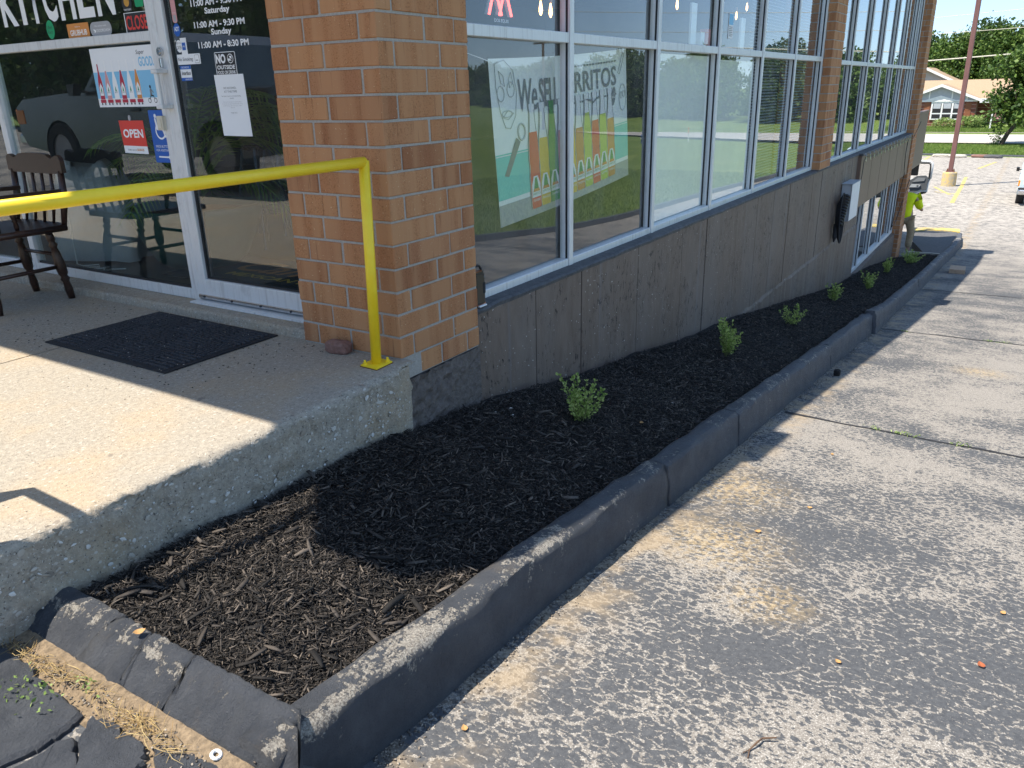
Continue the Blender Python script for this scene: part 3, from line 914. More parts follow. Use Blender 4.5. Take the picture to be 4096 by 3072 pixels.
g = G(); g.box(-4.2, 1.60, -.5, .02, 1.614, -.006); g.build('joint', 'sand', porch)
# end face of the porch at the pillar
g = G(); g.box(-.10, -.06, -.5, -.02, .3, -.012, .004); g.build('slab', 'porch', porch)
# exposed pebbles set in the rough face
n = 1500
px = rng.uniform(-1.9, -.08, n); pz = -rng.uniform(.012, .25, n) ** 1.0
keep = rng.uniform(0, 1, n) < np.where(px > -.6, .75, .30)
px, pz = px[keep], pz[keep]; n = len(px)
P = np.stack([px, np.full(n, -.0795) + np.where(px > -.13, (px + .13) * .35, 0), pz], -1)
sz = rng.gamma(2.0, .0014, n) + .0017
ph = (1 + 5 ** .5) / 2
OV = np.array([[1, 0, 0], [-1, 0, 0], [0, 1, 0], [0, -1, 0], [0, 0, 1], [0, 0, -1], [.7, 0, .7], [-.7, 0, .7], [.7, 0, -.7], [-.7, 0, -.7]])
OF = [(0, 6, 3), (6, 4, 3), (4, 7, 3), (7, 1, 3), (1, 9, 3), (9, 5, 3), (5, 8, 3), (8, 0, 3)]
sc = np.stack([sz * rng.uniform(.8, 1.9, n), np.full(n, .0028), sz * rng.uniform(.6, 1.1, n)], -1)
V = OV[None] * sc[:, None, :] * rng.uniform(.75, 1.2, (n, 10, 1))
a = rng.uniform(-.9, .9, n); ca, sa = np.cos(a)[:, None], np.sin(a)[:, None]
V = np.stack([V[..., 0] * ca - V[..., 2] * sa, V[..., 1], V[..., 0] * sa + V[..., 2] * ca], -1) + P[:, None]
F = (np.array(OF)[None] + (np.arange(n) * 10)[:, None, None]).reshape(-1, 3)
o = link('exposed_pebbles', np_mesh('exposed_pebbles', V.reshape(-1, 3), F, 'pebble'), porch); o['kind'] = 'stuff'
# door step
st = []
rr = random.Random(3)
g = G(); nn = 160; ysx = np.linspace(.62, 4.2, nn)
vs = []; fs = []
prf = [(.20, .045), (.06, .045), (.045, .044), (.036, .039), (.031, .03), (.029, .015), (.026, -.002)]
for y in ysx:
    jj = rr.uniform(-.004, .004)
    for (x, z) in prf: vs.append((x - (.004 if x < .05 else 0) + (jj if x < .055 else 0), y, z))
k = len(prf)
for i in range(nn - 1):
    for j in range(k - 1): fs.append((i * k + j, i * k + j + 1, (i + 1) * k + j + 1, (i + 1) * k + j))
fs.append(tuple(range(k)))
g.add(vs, fs)
g.build('door_step', 'porch', porch)

# ------------------------------------------------------------------ kerb along the bed
def kerb_piece(x0, x1, lift0=0.0, lift1=0.0, y_out0=-1.062, y_out1=-1.062, seed=0, hk=None, parent=None):
    rr = np.random.default_rng(seed)
    n = max(8, int((x1 - x0) / .035))
    X = np.linspace(x0, x1, n)
    z = za(X)
    t = np.linspace(0, 1, n)
    lift = lift0 + (lift1 - lift0) * t
    yo = y_out0 + (y_out1 - y_out0) * t
    h = .212 if hk is None else hk
    # (dy from outer face, dz, wear)
    prof = [(-.012, -.06, 0), (-.004, .0, .05), (.0, .05, .0), (.004, .11, .0), (.009, .16, .05), (.016, h - .016, .5), (.024, h - .004, 1.0), (.036, h, 1.05), (.065, h + .001, .85), (.095, h + .001, .65), (.118, h - .006, .5), (.126, h - .03, .1), (.130, -.06, 0)]
    V = []; Wr = []
    for (dy, dz, w) in prof:
        jn = np.interp(X, np.linspace(x0, x1, max(4, n // 4)), rr.normal(size=max(4, n // 4))) * .004
        jz = np.interp(X, np.linspace(x0, x1, max(4, n // 3)), rr.normal(size=max(4, n // 3))) * (.004 if dz > .1 else 0)
        V.append(np.stack([X, yo + dy + jn, z + dz + lift + jz], -1)); Wr.append(np.where(X < -.35, w, w * np.where(X < 1, .72, .5)) + np.where((X < -1.40) & (dy < .045), np.clip((-1.40 - X) * 7, 0, .95), 0))
    V = np.stack(V, 1); Wr = np.stack(Wr, 1)
    k = V.shape[1]
    i, j = np.meshgrid(np.arange(n - 1), np.arange(k - 1), indexing='ij')
    a = (i * k + j).ravel()
    F = np.stack([a, a + k, a + k + 1, a + 1], -1)
    # end caps as quads fan (pairs)
    caps = []
    for e0 in (0, (n - 1) * k):
        for q in range(0, (k - 1) // 2): caps.append((e0 + q, e0 + q + 1, e0 + k - 2 - q, e0 + k - 1 - q) if e0 == 0 else (e0 + k - 1 - q, e0 + k - 2 - q, e0 + q + 1, e0 + q))
    F = np.concatenate([F, np.array(caps)])
    me = np_mesh('kerb_stone', V.reshape(-1, 3), F, 'kerb', True)
    at = me.attributes.new('wear', 'FLOAT', 'POINT'); at.data.foreach_set('value', Wr.ravel().astype(np.float32))
    return link('kerb_stone', me, parent)
kerb = thing('kerb', '', 'kerb'); del kerb['label'], kerb['category']; struct(kerb)
ck = [-1.80, .585, 1.70, 4.4, 6.74, 8.10, 11.55]
gap = .008
kerb_piece(-1.72, .585 - gap, 0, 0, seed=1, parent=kerb)
kerb_piece(.585, 1.70 - gap, .0, .004, -1.066, -1.06, seed=2, parent=kerb)
kerb_piece(1.70, 4.4 - .004, 0, 0, -1.062, -1.058, seed=3, parent=kerb)
kerb_piece(4.4, 6.74 - .02, 0, .015, -1.058, -1.055, seed=4, parent=kerb)
kerb_piece(6.74, 8.10 - .01, .05, -.01, -1.09, -1.075, seed=5, parent=kerb)
kerb_piece(8.10, 11.55 - .02, -.02, .0, -1.07, -1.06, seed=6, parent=kerb)
kerb_piece(11.55, 16.9 - .015, 0, .01, -1.06, -1.07, seed=7, parent=kerb)
kerb_piece(16.9, 18.6 - .01, 0.0, .0, -1.07, -1.13, seed=8, parent=kerb)
kerb_piece(18.6, 20.2 - .01, 0.0, .0, -1.13, -1.14, seed=9, parent=kerb)
kerb_piece(20.2, 21.75, 0.0, -.06, -1.14, -1.06, seed=10, parent=kerb)
# end kerb across the bed, from the porch to the long kerb
def end_kerb(y0, y1, seed, x_in=-1.605, parent=None, gap0=0.0, gap1=0.0):
    rr = np.random.default_rng(seed)
    n = max(6, int(abs(y1 - y0) / .012))
    Y = np.linspace(y0, y1, n)
    t = np.clip(-Y, 0, 1)
    top = -.192 - .012 * t
    prof = [(.012, -.20, 0), (.004, -.03, .2), (.0, -.008, .45), (-.008, -.001, .45), (-.025, .0, .35), (-.043, -.003, .5), (-.053, -.008, 1.0), (-.062, -.016, .7), (-.090, -.036, .1), (-.118, -.058, .05), (-.142, -.080, .1), (-.160, -.104, .2), (-.168, -.13, .3), (-.172, -.22, .2)]
    V = []; Wr = []
    lo = np.interp(Y[::-1], np.linspace(y1, y0, 9), rr.normal(size=9) * .0035)[::-1]
    dent = sum(-.010 * rr.uniform(.4, 1) * np.exp(-((Y - rr.uniform(y1, y0)) / .018) ** 2) for _ in range(2))
    for q, (dx, dz, w) in enumerate(prof):
        s = .0016
        rd = np.where(t < .05, -.030 * (1 - t / .05) ** 2, 0)
        slope = (1 if dx < -.05 else 0)
        skew = gap0 * (Y == Y[0]) * dx * 1.2 + gap1 * (Y == Y[-1]) * dx * 1.2
        V.append(np.stack([x_in + dx + rr.normal(size=n) * s + lo * slope - dent * slope * .6, Y + skew, top + dz + rr.normal(size=n) * s + lo * .6 + rd + dent * slope], -1)); Wr.append(np.full(n, w) + np.where(np.abs(dent) > .006, .25, 0))
    V = np.stack(V, 1); Wr = np.stack(Wr, 1); k = V.shape[1]
    i, j = np.meshgrid(np.arange(n - 1), np.arange(k - 1), indexing='ij')
    a = (i * k + j).ravel()
    F = np.stack([a, a + 1, a + k + 1, a + k], -1)
    caps = []
    for e0 in (0, (n - 1) * k):
        for q in range(0, k // 2 - 1): caps.append((e0 + q, e0 + q + 1, e0 + k - 2 - q, e0 + k - 1 - q))
    F = np.concatenate([F, np.array(caps)])
    me = np_mesh('kerb_stone', V.reshape(-1, 3), F, 'kerb', False)
    import bmesh
    bm = bmesh.new(); bm.from_mesh(me); bmesh.ops.recalc_face_normals(bm, faces=bm.faces); bm.to_mesh(me); bm.free()
    at = me.attributes.new('wear', 'FLOAT', 'POINT'); at.data.foreach_set('value', Wr.ravel().astype(np.float32))
    return link('kerb_stone', me, parent)
end_kerb(-.015, -.352, 21, parent=kerb, gap1=-.3)
end_kerb(-.356, -.470, 22, -1.609, parent=kerb, gap0=-.3, gap1=.2)
end_kerb(-.480, -.648, 23, -1.606, parent=kerb, gap0=.2, gap1=.25)
end_kerb(-.653, -1.015, 24, -1.604, parent=kerb, gap0=.25, gap1=.7)

# grit and crumbs gathered along the kerb foot and in the sandy gap
n = 1500
X = -1.45 + 11 * rng.uniform(0, 1, n) ** 1.6; Y = -1.066 - np.abs(rng.normal(0, .035, n))
P = np.stack([X, Y, za(X) + .002], -1)
q = 420; X2 = rng.normal(-1.80, .03, q); Y2 = rng.uniform(-1.0, .0, q)
P = np.concatenate([P, np.stack([X2, Y2, za(X2, Y2) + .014], -1)]); n = len(P)
o = link('grit', slivers('grit', P, rng.gamma(2, .0018, n) + .002, rng.gamma(2, .0012, n) + .002, rng.uniform(.002, .004, n), rng.uniform(0, 6, n), rng.normal(0, .4, n), rng.normal(0, .4, n), 'crumbs', .6)); o['kind'] = 'stuff'; tag(o, 'grit and small crumbs along the foot of the kerb', 'grit')
# dark painted traffic island beyond the bed, with a yellow painted end
isl = [(17.1, -.97), (17.1, -.60), (18.2, -.36), (19.3, -.12), (21.3, .05), (22.0, -.3), (22.0, -.9), (21.3, -1.0), (18.6, -1.0)]
g = G(); g.prism(isl, 0, 1, lambda u, v, d: (u, v, float(za(u)) + (.16 if d else -.1)))
struct(g.build('traffic_island', 'island'))
g = G(); g.prism([(21.7, -1.0), (22.25, -.95), (22.3, -.5), (22.0, .15), (21.2, .15), (21.75, -.2), (21.8, -.6)], 0, 1, lambda u, v, d: (u, v, float(za(u)) + (.185 if d else -.1)))
struct(g.build('island_kerb', 'lineyellow'))
g = G(); g.box(16.93, -.92, -2.66, 16.98, -.20, -2.44, .004); struct(g.build('bed_edging', 'pave'))

# ------------------------------------------------------------------ mulch bed
bx = np.concatenate([np.arange(-1.63, 4, .03), np.arange(4, 17.0, .1)]); by = np.arange(-.955, .055, .03)
bed = struct(link('mulch_bed', grid_mesh('mulch_bed', bx, by, lambda X, Y: zm(X, Y) - .012, 'soil')))
_cl = iter(['fine black mulch fibres filling the near half of the bed', 'medium black bark chips over the near mulch', 'black mulch along the far part of the bed', 'larger bark pieces lying on the near mulch'])
def chips(n, x0, x1, lmin, lmax, wmin, wmax, name, y0=-.945, y1=-.03, lift=.004, pit=.22, xpow=1.0):
    X = x0 + (x1 - x0) * rng.uniform(0, 1, n) ** xpow; Y = rng.uniform(y0, y1, n)
    Y = np.where((X < -.1) & (Y > -.095), -.095 - rng.uniform(0, .05, n), Y)
    Z = zm(X, Y) + lift + rng.uniform(-.006, .010, n)
    L = lmin * (lmax / lmin) ** rng.beta(1.2, 2.6, n)
    W = rng.uniform(wmin, wmax, n) * (L / lmax) ** .35
    o = link(name, slivers(name, np.stack([X, Y, Z], -1), L, W, W * rng.uniform(.25, .6, n), rng.uniform(0, 6.28, n), rng.normal(0, pit, n), rng.uniform(-.6, .6, n), 'chip', .35, .05))
    o['kind'] = 'stuff'
    return tag(o, next(_cl), 'mulch')
chips(62000, -1.60, 1.6, .008, .045, .0016, .0055, 'mulch', pit=.35)
chips(17000, -1.60, 2.6, .015, .075, .003, .009, 'mulch', lift=.008, pit=.28)
chips(42000, 1.4, 16.9, .014, .075, .003, .011, 'mulch', xpow=1.5, pit=.3)
chips(230, -1.59, .8, .05, .11, .008, .018, 'mulch', lift=.014, pit=.2)
# chips that spilled on to the end kerb and the porch foot
# ------------------------------------------------------------------ canopy roof
H = 3.2
poly = [(-1.995, 11), (-1.995, .935), (-2.03, .903), (-2.33, .604), (-2.32, .454), (-2.291, .308), (-2.214, .271), (-2.128, .219), (-1.98, .092), (-.1, .08), (.62, .13), (17.4, .13), (17.4, 11)]  # roof edge is out of view; outline shaped to cast its ground shadow
roof = thing('canopy_roof', 'flat overhanging roof of the restaurant above the pillars', 'roof', (0, 0, 0))
g = G(); g.prism(poly, H - .03, H, lambda u, v, d: (u, v, d)); g.build('soffit', 'white', roof)
g = G(); g.prism([(x + .12 * (1 if x < 5 else -1), y + (.12 if y < 5 else -.1)) for x, y in poly], H + .002, H + .12, lambda u, v, d: (u, v, d)); g.build('roof_deck', 'brown', roof)
# ================================================================== RESTAURANT
CH = .1016
def brick_mesh(L, seed):
    rr = random.Random(seed)
    g = G(); g.box(-L / 2, -.046, -.0458, L / 2, .046, .0458, .0035)
    g.v = [(x + rr.uniform(-.0012, .0012), y + rr.uniform(-.0012, .0012), z + rr.uniform(-.0012, .0012)) for x, y, z in g.v]
    return g.mesh('brick', 'brick')
BR = {k: [brick_mesh(L, i * 7 + int(L * 100)) for i in range(4)] for k, L in (('L', .293), ('M', .198), ('S', .095))}
def brick(parent, kind, cx, cy, cz, along_y):
    o = link('brick', random.choice(BR[kind]), parent)
    o.location = (cx + random.uniform(-.0012, .0012), cy + random.uniform(-.0012, .0012), cz)
    o.rotation_euler = (0, 0, (R(90) if along_y else 0) + (math.pi if random.random() < .5 else 0) + random.uniform(-.004, .004))
    return o
def pillar(label, x0, y0, zb, zt, first_row, w=.61, skip=()):
    p = thing('brick_pillar', label, 'pillar', (x0, y0, zb))
    nrow = int((zt - zb) / CH)
    g = G(); g.box(.0045, .0045, 0, w - .0045, w - .0045, H - .035 - zb); g.build('mortar', 'mortar', p)
    for i in range(nrow):
        z = i * CH + CH / 2 + .0
        if (first_row + i) % 2 == 0:   # long corner brick runs along the left face
            segs = [('L', .046, .1465, 1), ('M', .046, .405, 1), ('S', .046, .5615, 1), ('L', .2505, .046, 0), ('M', .507, .046, 0)]
        else:
            segs = [('L', .1465, .046, 0), ('M', .405, .046, 0), ('S', .5615, .046, 0), ('L', .046, .2505, 1), ('M', .046, .507, 1)]
        for n, (k, cx, cy, ay) in enumerate(segs):
            if (i, n) in skip: continue
            brick(p, k, cx, cy, z, ay)
    # upper shaft, out of the picture, bricks joined
    g = G(); zz = nrow * CH
    while zz + CH < H - .04 - zb:
        g.box(0, 0, zz + .005, w, w, zz + CH - .005); zz += CH
    if g.v:
        o = g.build('upper_bricks', 'brick', p); o['kind'] = 'stuff'
    return p
p1 = pillar('nearest brick pillar standing beside the yellow handrail', 0, 0, -CH, 2.05, -1, skip=((0, 0),))
# broken brick at the foot of the near pillar
g = G(); rr = random.Random(4)
g.prism([(.155, -.046), (.29, -.046), (.29, .046), (.02, .046), (.02, -.02), (.06, -.034), (.10, -.026)], .006, .096, lambda u, v, d: (u, v + .046, d))
b_ = g.build('broken_brick', 'brick', p1)
g = G(); g.prism([(.0, .03), (.07, .012), (.12, .02), (.15, .03), (.15, .09), (0, .09)], .004, .092, lambda u, v, d: (u, v, d)); g.build('broken_brick', 'redchunk', p1)
p2 = pillar('brick pillar between the two rows of side windows', 8.24, 0, .085, 2.35, 0)
p3 = pillar('tall brick pillar at the far corner, running down to the mulch', 16.95, -.05, -2.80, 3.0, 0)
# rough painted block under the near pillar
g = G()
xs_ = np.linspace(.004, .606, 22); zs_ = np.linspace(-.75, -.105, 24)
rr = np.random.default_rng(8)
vs = []; fs = []
for i, x in enumerate(xs_):
    for j, z in enumerate(zs_):
        rough = .010 if x < .36 else .003
        vs.append((x, -.004 + rr.normal() * rough * .6 + (.012 if x < .02 else 0), z))
for i in range(21):
    for j in range(23): fs.append((i * 24 + j, (i + 1) * 24 + j, (i + 1) * 24 + j + 1, i * 24 + j + 1))
g.add(vs, fs); g.box(.004, .012, -.75, .606, .60, -.105)
ob = g.build('foundation_block', 'base', smooth=False)
tag(ob, 'rough dark painted concrete block under the nearest brick pillar', 'foundation')

# ---- painted concrete wall in board-marked panels
fw = thing('foundation_wall', 'dark brown painted concrete wall below the side windows', 'wall', (.61, .03, 0))
js = [.612, 1.225, 1.791, 2.668, 3.55, 4.131, 4.985, 5.66, 6.28, 6.95, 7.56, 8.10, 8.60, 9.10, 9.62, 10.15, 10.66, 11.18, 11.70]
for a, b_ in zip(js[:-1], js[1:]):
    g = G(); g.box(a + .005, .03 + random.uniform(-.003, .003), -2.95, b_ - .005, .13, .052, .0025)
    world_child(g.build('panel', 'wall'), fw)
g = G(); g.box(.612, .037, -2.95, 11.7, .16, .04); world_child(g.build('backing', 'blackmatte'), fw)
g = G(); nn = 90; X = np.linspace(.612, 11.08, nn); rr = np.random.default_rng(2)
vs = []; fs = []
for x in X:
    a, c = rr.normal() * .003, rr.normal() * .002
    vs += [(x, .024 + a, .050), (x, .021 + a, .068 + c), (x, .034 + a, .079 + c), (x, .11, .088), (x, .11, .04)]
for i in range(nn - 1):
    for j in range(4): fs.append((i * 5 + j, (i + 1) * 5 + j, (i + 1) * 5 + j + 1, i * 5 + j + 1))
g.add(vs, fs); world_child(g.build('ledge', 'ledge', fix=True), fw)
g = G(); nn = 80; X = np.linspace(4.95, 11.7, nn); vs = []; fs = []
for x in X:
    a = rr.normal() * .004; c = rr.normal() * .006
    vs += [(x, .016 + a, -2.9), (x, .012 + a, -1.8), (x, .018 + a, -1.12 + c), (x, .03, -1.085 + c)]
for i in range(nn - 1):
    for j in range(3): fs.append((i * 4 + j, (i + 1) * 4 + j, (i + 1) * 4 + j + 1, i * 4 + j + 1))
g.add(vs, fs); world_child(g.build('footing', 'wall'), fw)
g = G(); g.box(11.72, .035, -2.95, 16.94, .2, -2.066)
world_child(g.build('lower_wall', 'wall'), fw)

# ---- curtain wall windows
def window_wall(label, x0, x1, mulls, z0, z1, transom=None, sillh=.045, film=(), gl='glass'):
    t = thing('window_wall', label, 'window', ((x0 + x1) / 2, .15, z0))
    def mull(x, first=False):
        g = G(); g.box(x, .098, z0, x + .050, .114, z1, .002); g.box(x + .002, .130, z0, x + .048, .166, z1, .002)
        world_child(g.build('mullion', 'alu'), t)
        g = G(); g.box(x + .005, .114, z0, x + .045, .130, z1); world_child(g.build('gasket', 'rubber'), t)
    xs2 = [x0] + list(mulls) + [x1 - .052]
    for x in xs2: mull(x)
    levels = [(z0, z1)] if transom is None else [(z0, transom), (transom + .055, z1)]
    for a, b_ in zip(xs2[:-1], xs2[1:]):
        g = G(); g.box(a + .053, .104, z0 - .002, b_ - .001, .175, z0 + sillh, .004); world_child(g.build('sill', 'alu'), t)
        if transom is not None:
            g = G(); g.box(a + .053, .104, transom, b_ - .001, .175, transom + .055, .003); world_child(g.build('transom', 'alu'), t)
        for (l0, l1) in levels:
            g = G(); g.box(a + .047, .148, l0 + (.02 if l0 == z0 else -.001), b_ + .004, .153, l1 + .004); world_child(g.build('pane', gl), t)
    g = G(); g.box(x0, .11, z1, x1, .235, z1 + .08); world_child(g.build('head', 'alu'), t)
    return t
w1 = window_wall('long row of tall side windows nearer the camera, with the soda banner behind', .60, 8.235, [1.757, 3.05, 4.354, 5.646, 6.907], .085, 3.06, 1.368)
w2 = window_wall('row of narrower looking side windows beyond the second brick pillar', 8.86, 16.94, [10.056, 11.33, 12.56, 13.84, 15.02, 16.22], .085, 3.06, 1.35)
w3 = window_wall('low windows under the brown spandrel panel, near the ground', 11.74, 16.94, [12.66, 13.86, 15.25, 16.45], -2.06, -.80, None, .07)
g = G()
sp = thing('spandrel_panel', 'wide brown metal spandrel panel above the low windows', 'panel', (11.1, 0, -.75))
g = G(); g.box(11.10, -.025, -.775, 16.93, .09, .045, .006); world_child(g.build('panel', 'brown'), sp)
g = G()
for k in range(1, 6): g.box(11.1 + k * .972, -.0275, -.765, 11.1 + k * .972 + .010, -.0255, .035)
world_child(g.build('standing_seam', 'brown'), sp)['kind'] = 'stuff'
g = G(); g.box(11.08, -.045, .046, 16.94, .10, .082, .004); world_child(g.build('ledge', 'ledge'), sp)
dk = thing('deck_panel', 'brown metal side panel of the deck beyond the far brick pillar', 'panel', (17.6, 0, -.77))
g = G(); g.box(17.58, -.01, -.77, 19.66, .06, .42, .006); world_child(g.build('panel', 'brown'), dk)
g = G(); g.box(17.58, -.02, .42, 19.68, .08, .47, .004); world_child(g.build('cap', 'brown'), dk)
g = G(); g.box(17.58, .06, -.77, 19.66, 3.0, -.60); world_child(g.build('deck', 'brown'), dk)

# ---- shell of the dining room, so the inside is properly dark
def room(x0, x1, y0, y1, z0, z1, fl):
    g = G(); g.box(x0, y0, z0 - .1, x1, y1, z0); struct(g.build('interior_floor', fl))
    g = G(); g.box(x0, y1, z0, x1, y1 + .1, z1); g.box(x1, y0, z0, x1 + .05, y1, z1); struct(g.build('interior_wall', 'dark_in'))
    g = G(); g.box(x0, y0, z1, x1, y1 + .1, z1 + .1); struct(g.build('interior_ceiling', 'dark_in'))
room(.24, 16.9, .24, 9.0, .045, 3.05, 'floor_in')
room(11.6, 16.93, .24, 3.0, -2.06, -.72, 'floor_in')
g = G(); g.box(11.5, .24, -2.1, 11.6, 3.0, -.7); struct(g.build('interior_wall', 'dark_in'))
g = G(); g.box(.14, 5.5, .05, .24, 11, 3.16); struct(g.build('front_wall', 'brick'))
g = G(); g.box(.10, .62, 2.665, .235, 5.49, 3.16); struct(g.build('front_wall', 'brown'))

# ---- shopfront: side light and door on the front
FX = .175
def FY(y): return -2.2213 + (y + 2.2213) * .9785
def FZ(z): return 1.1193 + (z - 1.1193) * .9785
sw = thing('shopfront_window', 'big aluminium framed front window left of the door with white lettering', 'window', (.2, 2.5, .04))
def alu(parent, name, y0, y1, z0, z1, x0=FX, x1=.235, bev=.003, m='alu'):
    g = G(); g.box(x0, y0, z0, x1, y1, z1, bev); return world_child(g.build(name, m), parent)
YJ = FY(1.768)          # left edge of the door jamb
alu(sw, 'mullion', FY(3.43), FY(3.43) + .06, .046, 2.6)
alu(sw, 'mullion', 5.42, 5.48, .046, 2.6)
alu(sw, 'bottom_rail', YJ + .001, FY(3.43) - .001, .046, .105)
alu(sw, 'bottom_rail', FY(3.43) + .061, 5.42, .046, .105)
alu(sw, 'middle_rail', YJ + .001, FY(3.43) - .001, FZ(1.408), FZ(1.456))
alu(sw, 'middle_rail', FY(3.43) + .061, 5.42, FZ(1.408), FZ(1.456))
alu(sw, 'head', .62, 5.5, 2.6, 2.66)
for (a, b_) in ((YJ - .01, FY(3.43) + .01), (FY(3.43) + .05, 5.43)):
    for (c, d) in ((.09, FZ(1.42)), (FZ(1.44), 2.61)):
        g = G(); g.box(.197, a, c, .203, b_, d); world_child(g.build('pane', 'doorglass'), sw)
g = G(); g.box(.19, YJ, .105, .21, FY(3.43), .118); world_child(g.build('gasket', 'rubber'), sw)
dr = thing('glass_door', 'aluminium framed glass entrance door with opening hours', 'door', (.2, 1.2, .05))
alu(dr, 'jamb', YJ - .062, YJ, .046, 2.6)
alu(dr, 'hinge_gap', YJ - .068, YJ - .062, .05, 2.55, FX + .01, .23, 0, 'rubber')
DL = YJ - .068
alu(dr, 'stile', DL - .072, DL, .062, 2.5, FX - .004, .23)
alu(dr, 'stile', .64, .74, .062, 2.5, FX - .004, .23)
alu(dr, 'bottom_rail', .741, DL - .073, .062, .175, FX - .004, .23)
alu(dr, 'gasket', DL - .085, DL - .073, .176, 2.4, .19, .225, 0, 'rubber')
alu(dr, 'gasket', .741, DL - .086, .176, .186, .19, .225, 0, 'rubber')
g = G(); g.box(.197, .735, .17, .203, DL - .07, 2.45); world_child(g.build('pane', 'doorglass'), dr)
alu(dr, 'sweep', .66, DL - .01, .066, .088, FX - .016, FX - .005, .002, 'chrome')
g = G()
for k in range(4): g.lathe([(.006, -.004), (.006, 0)], 8, (FX - .016, DL - .06 - k * .23, .077), 'x')
o = world_child(g.build('screw', 'rubber'), dr)
g = G(); g.box(.11, .62, .046, FX + .06, YJ - .06, .055); world_child(g.build('threshold', 'alu'), dr)
# lock, pull and frame hardware
ly, lz = FY(1.694) - .012, FZ(1.351)
g = G(); g.lathe([(.021, -.014), (.021, -.004), (.019, 0)], 18, (FX - .004, ly, lz), 'x'); g.lathe([(.011, -.019), (.011, -.013)], 14, (FX - .004, ly, lz), 'x')
world_child(g.build('lock', 'chrome', smooth=False), dr)
g = G(); g.box(FX - .02, ly - .004, lz - .075, FX - .004, ly + .010, lz - .03, .002); world_child(g.build('latch', 'chrome'), dr)
py_ = FY(1.709)
g = G(); g.tube([(FX - .055, py_ - .03, FZ(1.263)), (FX - .055, py_ - .03, FZ(1.075))], .013, 12)
for zz in (FZ(1.256), FZ(1.082)): g.box(FX - .072, py_ - .055, zz - .011, FX - .003, py_ - .005, zz + .011, .004)
world_child(g.build('pull_handle', 'alu'), dr)
pb = G(); pb.box(FX - .022, FY(1.789), FZ(.962), FX - .001, FY(1.748), FZ(1.036), .004); pb.box(FX - .027, FY(1.784), FZ(.972), FX - .022, FY(1.756), FZ(1.02), .002)
tag(pb.build('push_button', 'cream'), 'cream plastic push button box on the door jamb', 'button')

# ================================================================== SIGNS ON THE GLASS
GX = .1962
MF = mat_front(GX, 0, 0)
def ftext(s, x0, y0, x1, y1, mat, M, parent, bold=0.0, shear=0.0, name='lettering', lift=.0012, keep=False):
    me = text_mesh(s, 1.0, mat, bold=bold, shear=shear, ext=0.0)
    n = len(me.vertices); co = np.empty(n * 3); me.vertices.foreach_get('co', co); co = co.reshape(-1, 3)
    lo, hi = co[:, :2].min(0), co[:, :2].max(0)
    s_ = np.array([(x1 - x0) / (hi[0] - lo[0]), (y1 - y0) / (hi[1] - lo[1])])
    if keep: s_[:] = min(s_)
    co[:, :2] = (co[:, :2] - (lo + hi) / 2) * s_ + np.array([(x0 + x1) / 2, (y0 + y1) / 2])
    co[:, 2] = lift
    me.vertices.foreach_set('co', co.ravel())
    me.transform(M); me.update()
    o = link(name, me)
    return world_child(o, parent) if parent is not None else o
def sroot(name, label, cat, y, z, group=None, x=GX):
    return thing(name, label, cat, (x, y, z), group)
def U(y): return -FY(y)
# KITCHEN
kt = sroot('window_lettering', 'large white capital letters reading KITCHEN on the front window', 'lettering', FY(2.6), FZ(1.555))
xk = [3.215, 3.02, 2.905, 2.745, 2.585, 2.405, 2.225, 2.035]
for ch, a, b_ in zip('KITCHEN', xk[:-1], xk[1:]):
    w = U(b_) - U(a)
    if ch == 'I': ftext(ch, U(a) + w * .3, FZ(1.552), U(a) + w * .72, FZ(1.80), 'print_white', MF, kt, name='letter', bold=.02)
    else: ftext(ch, U(a) + .012, FZ(1.552), U(b_) - .014, FZ(1.80), 'print_white', MF, kt, name='letter', bold=.035)
def sticker(name, label, y0, z1, y1, z0, mat, r=.006, lift=0.0, cat='sticker'):
    t = sroot(name, label, cat, FY((y0 + y1) / 2), FZ((z0 + z1) / 2))
    plate(rrect(U(y1) - U(y0), FZ(z1) - FZ(z0), r, 4, (U(y0) + U(y1)) / 2, (FZ(z0) + FZ(z1)) / 2), MF, mat, 'backing', t, .0006, lift)
    return t
t = sroot('delivery_sticker', 'round green delivery sticker with black lettering under the big white letters', 'sticker', FY(2.712), FZ(1.515))
plate(ellipse(.078, .098, 28, U(2.712), FZ(1.513)), MF, 'print_green', 'backing', t)
ftext('Uber', U(2.742), FZ(1.516), U(2.688), FZ(1.535), 'print_black', MF, t); ftext('Eats', U(2.738), FZ(1.492), U(2.690), FZ(1.509), 'print_black', MF, t)
t = sticker('delivery_sticker', 'orange red rectangular delivery sticker with white capitals', 2.54, 1.531, 2.327, 1.458, 'print_orange')
ftext('GRUBHUB', U(2.515), FZ(1.468), U(2.35), FZ(1.498), 'print_white', MF, t, bold=.02); ftext('Order on', U(2.46), FZ(1.510), U(2.41), FZ(1.517), 'print_white', MF, t)
t = sticker('delivery_sticker', 'grey pill shaped delivery sticker with pale lettering', 2.315, 1.527, 2.115, 1.453, 'print_grey', .034)
ftext('We deliver with', U(2.27), FZ(1.502), U(2.16), FZ(1.510), 'print_white', MF, t); ftext('DOORDASH', U(2.255), FZ(1.475), U(2.13), FZ(1.490), 'print_white', MF, t)
plate([(U(2.29), FZ(1.491)), (U(2.268), FZ(1.489)), (U(2.262), FZ(1.482)), (U(2.268), FZ(1.474)), (U(2.28), FZ(1.474)), (U(2.276), FZ(1.481))], MF, 'print_white', 'emblem', t, .0003, .0008)
t = sticker('partner_sticker', 'black round sticker with brown centre beside the last white letter', 1.985, 1.64, 1.90, 1.555, 'print_black', .04)
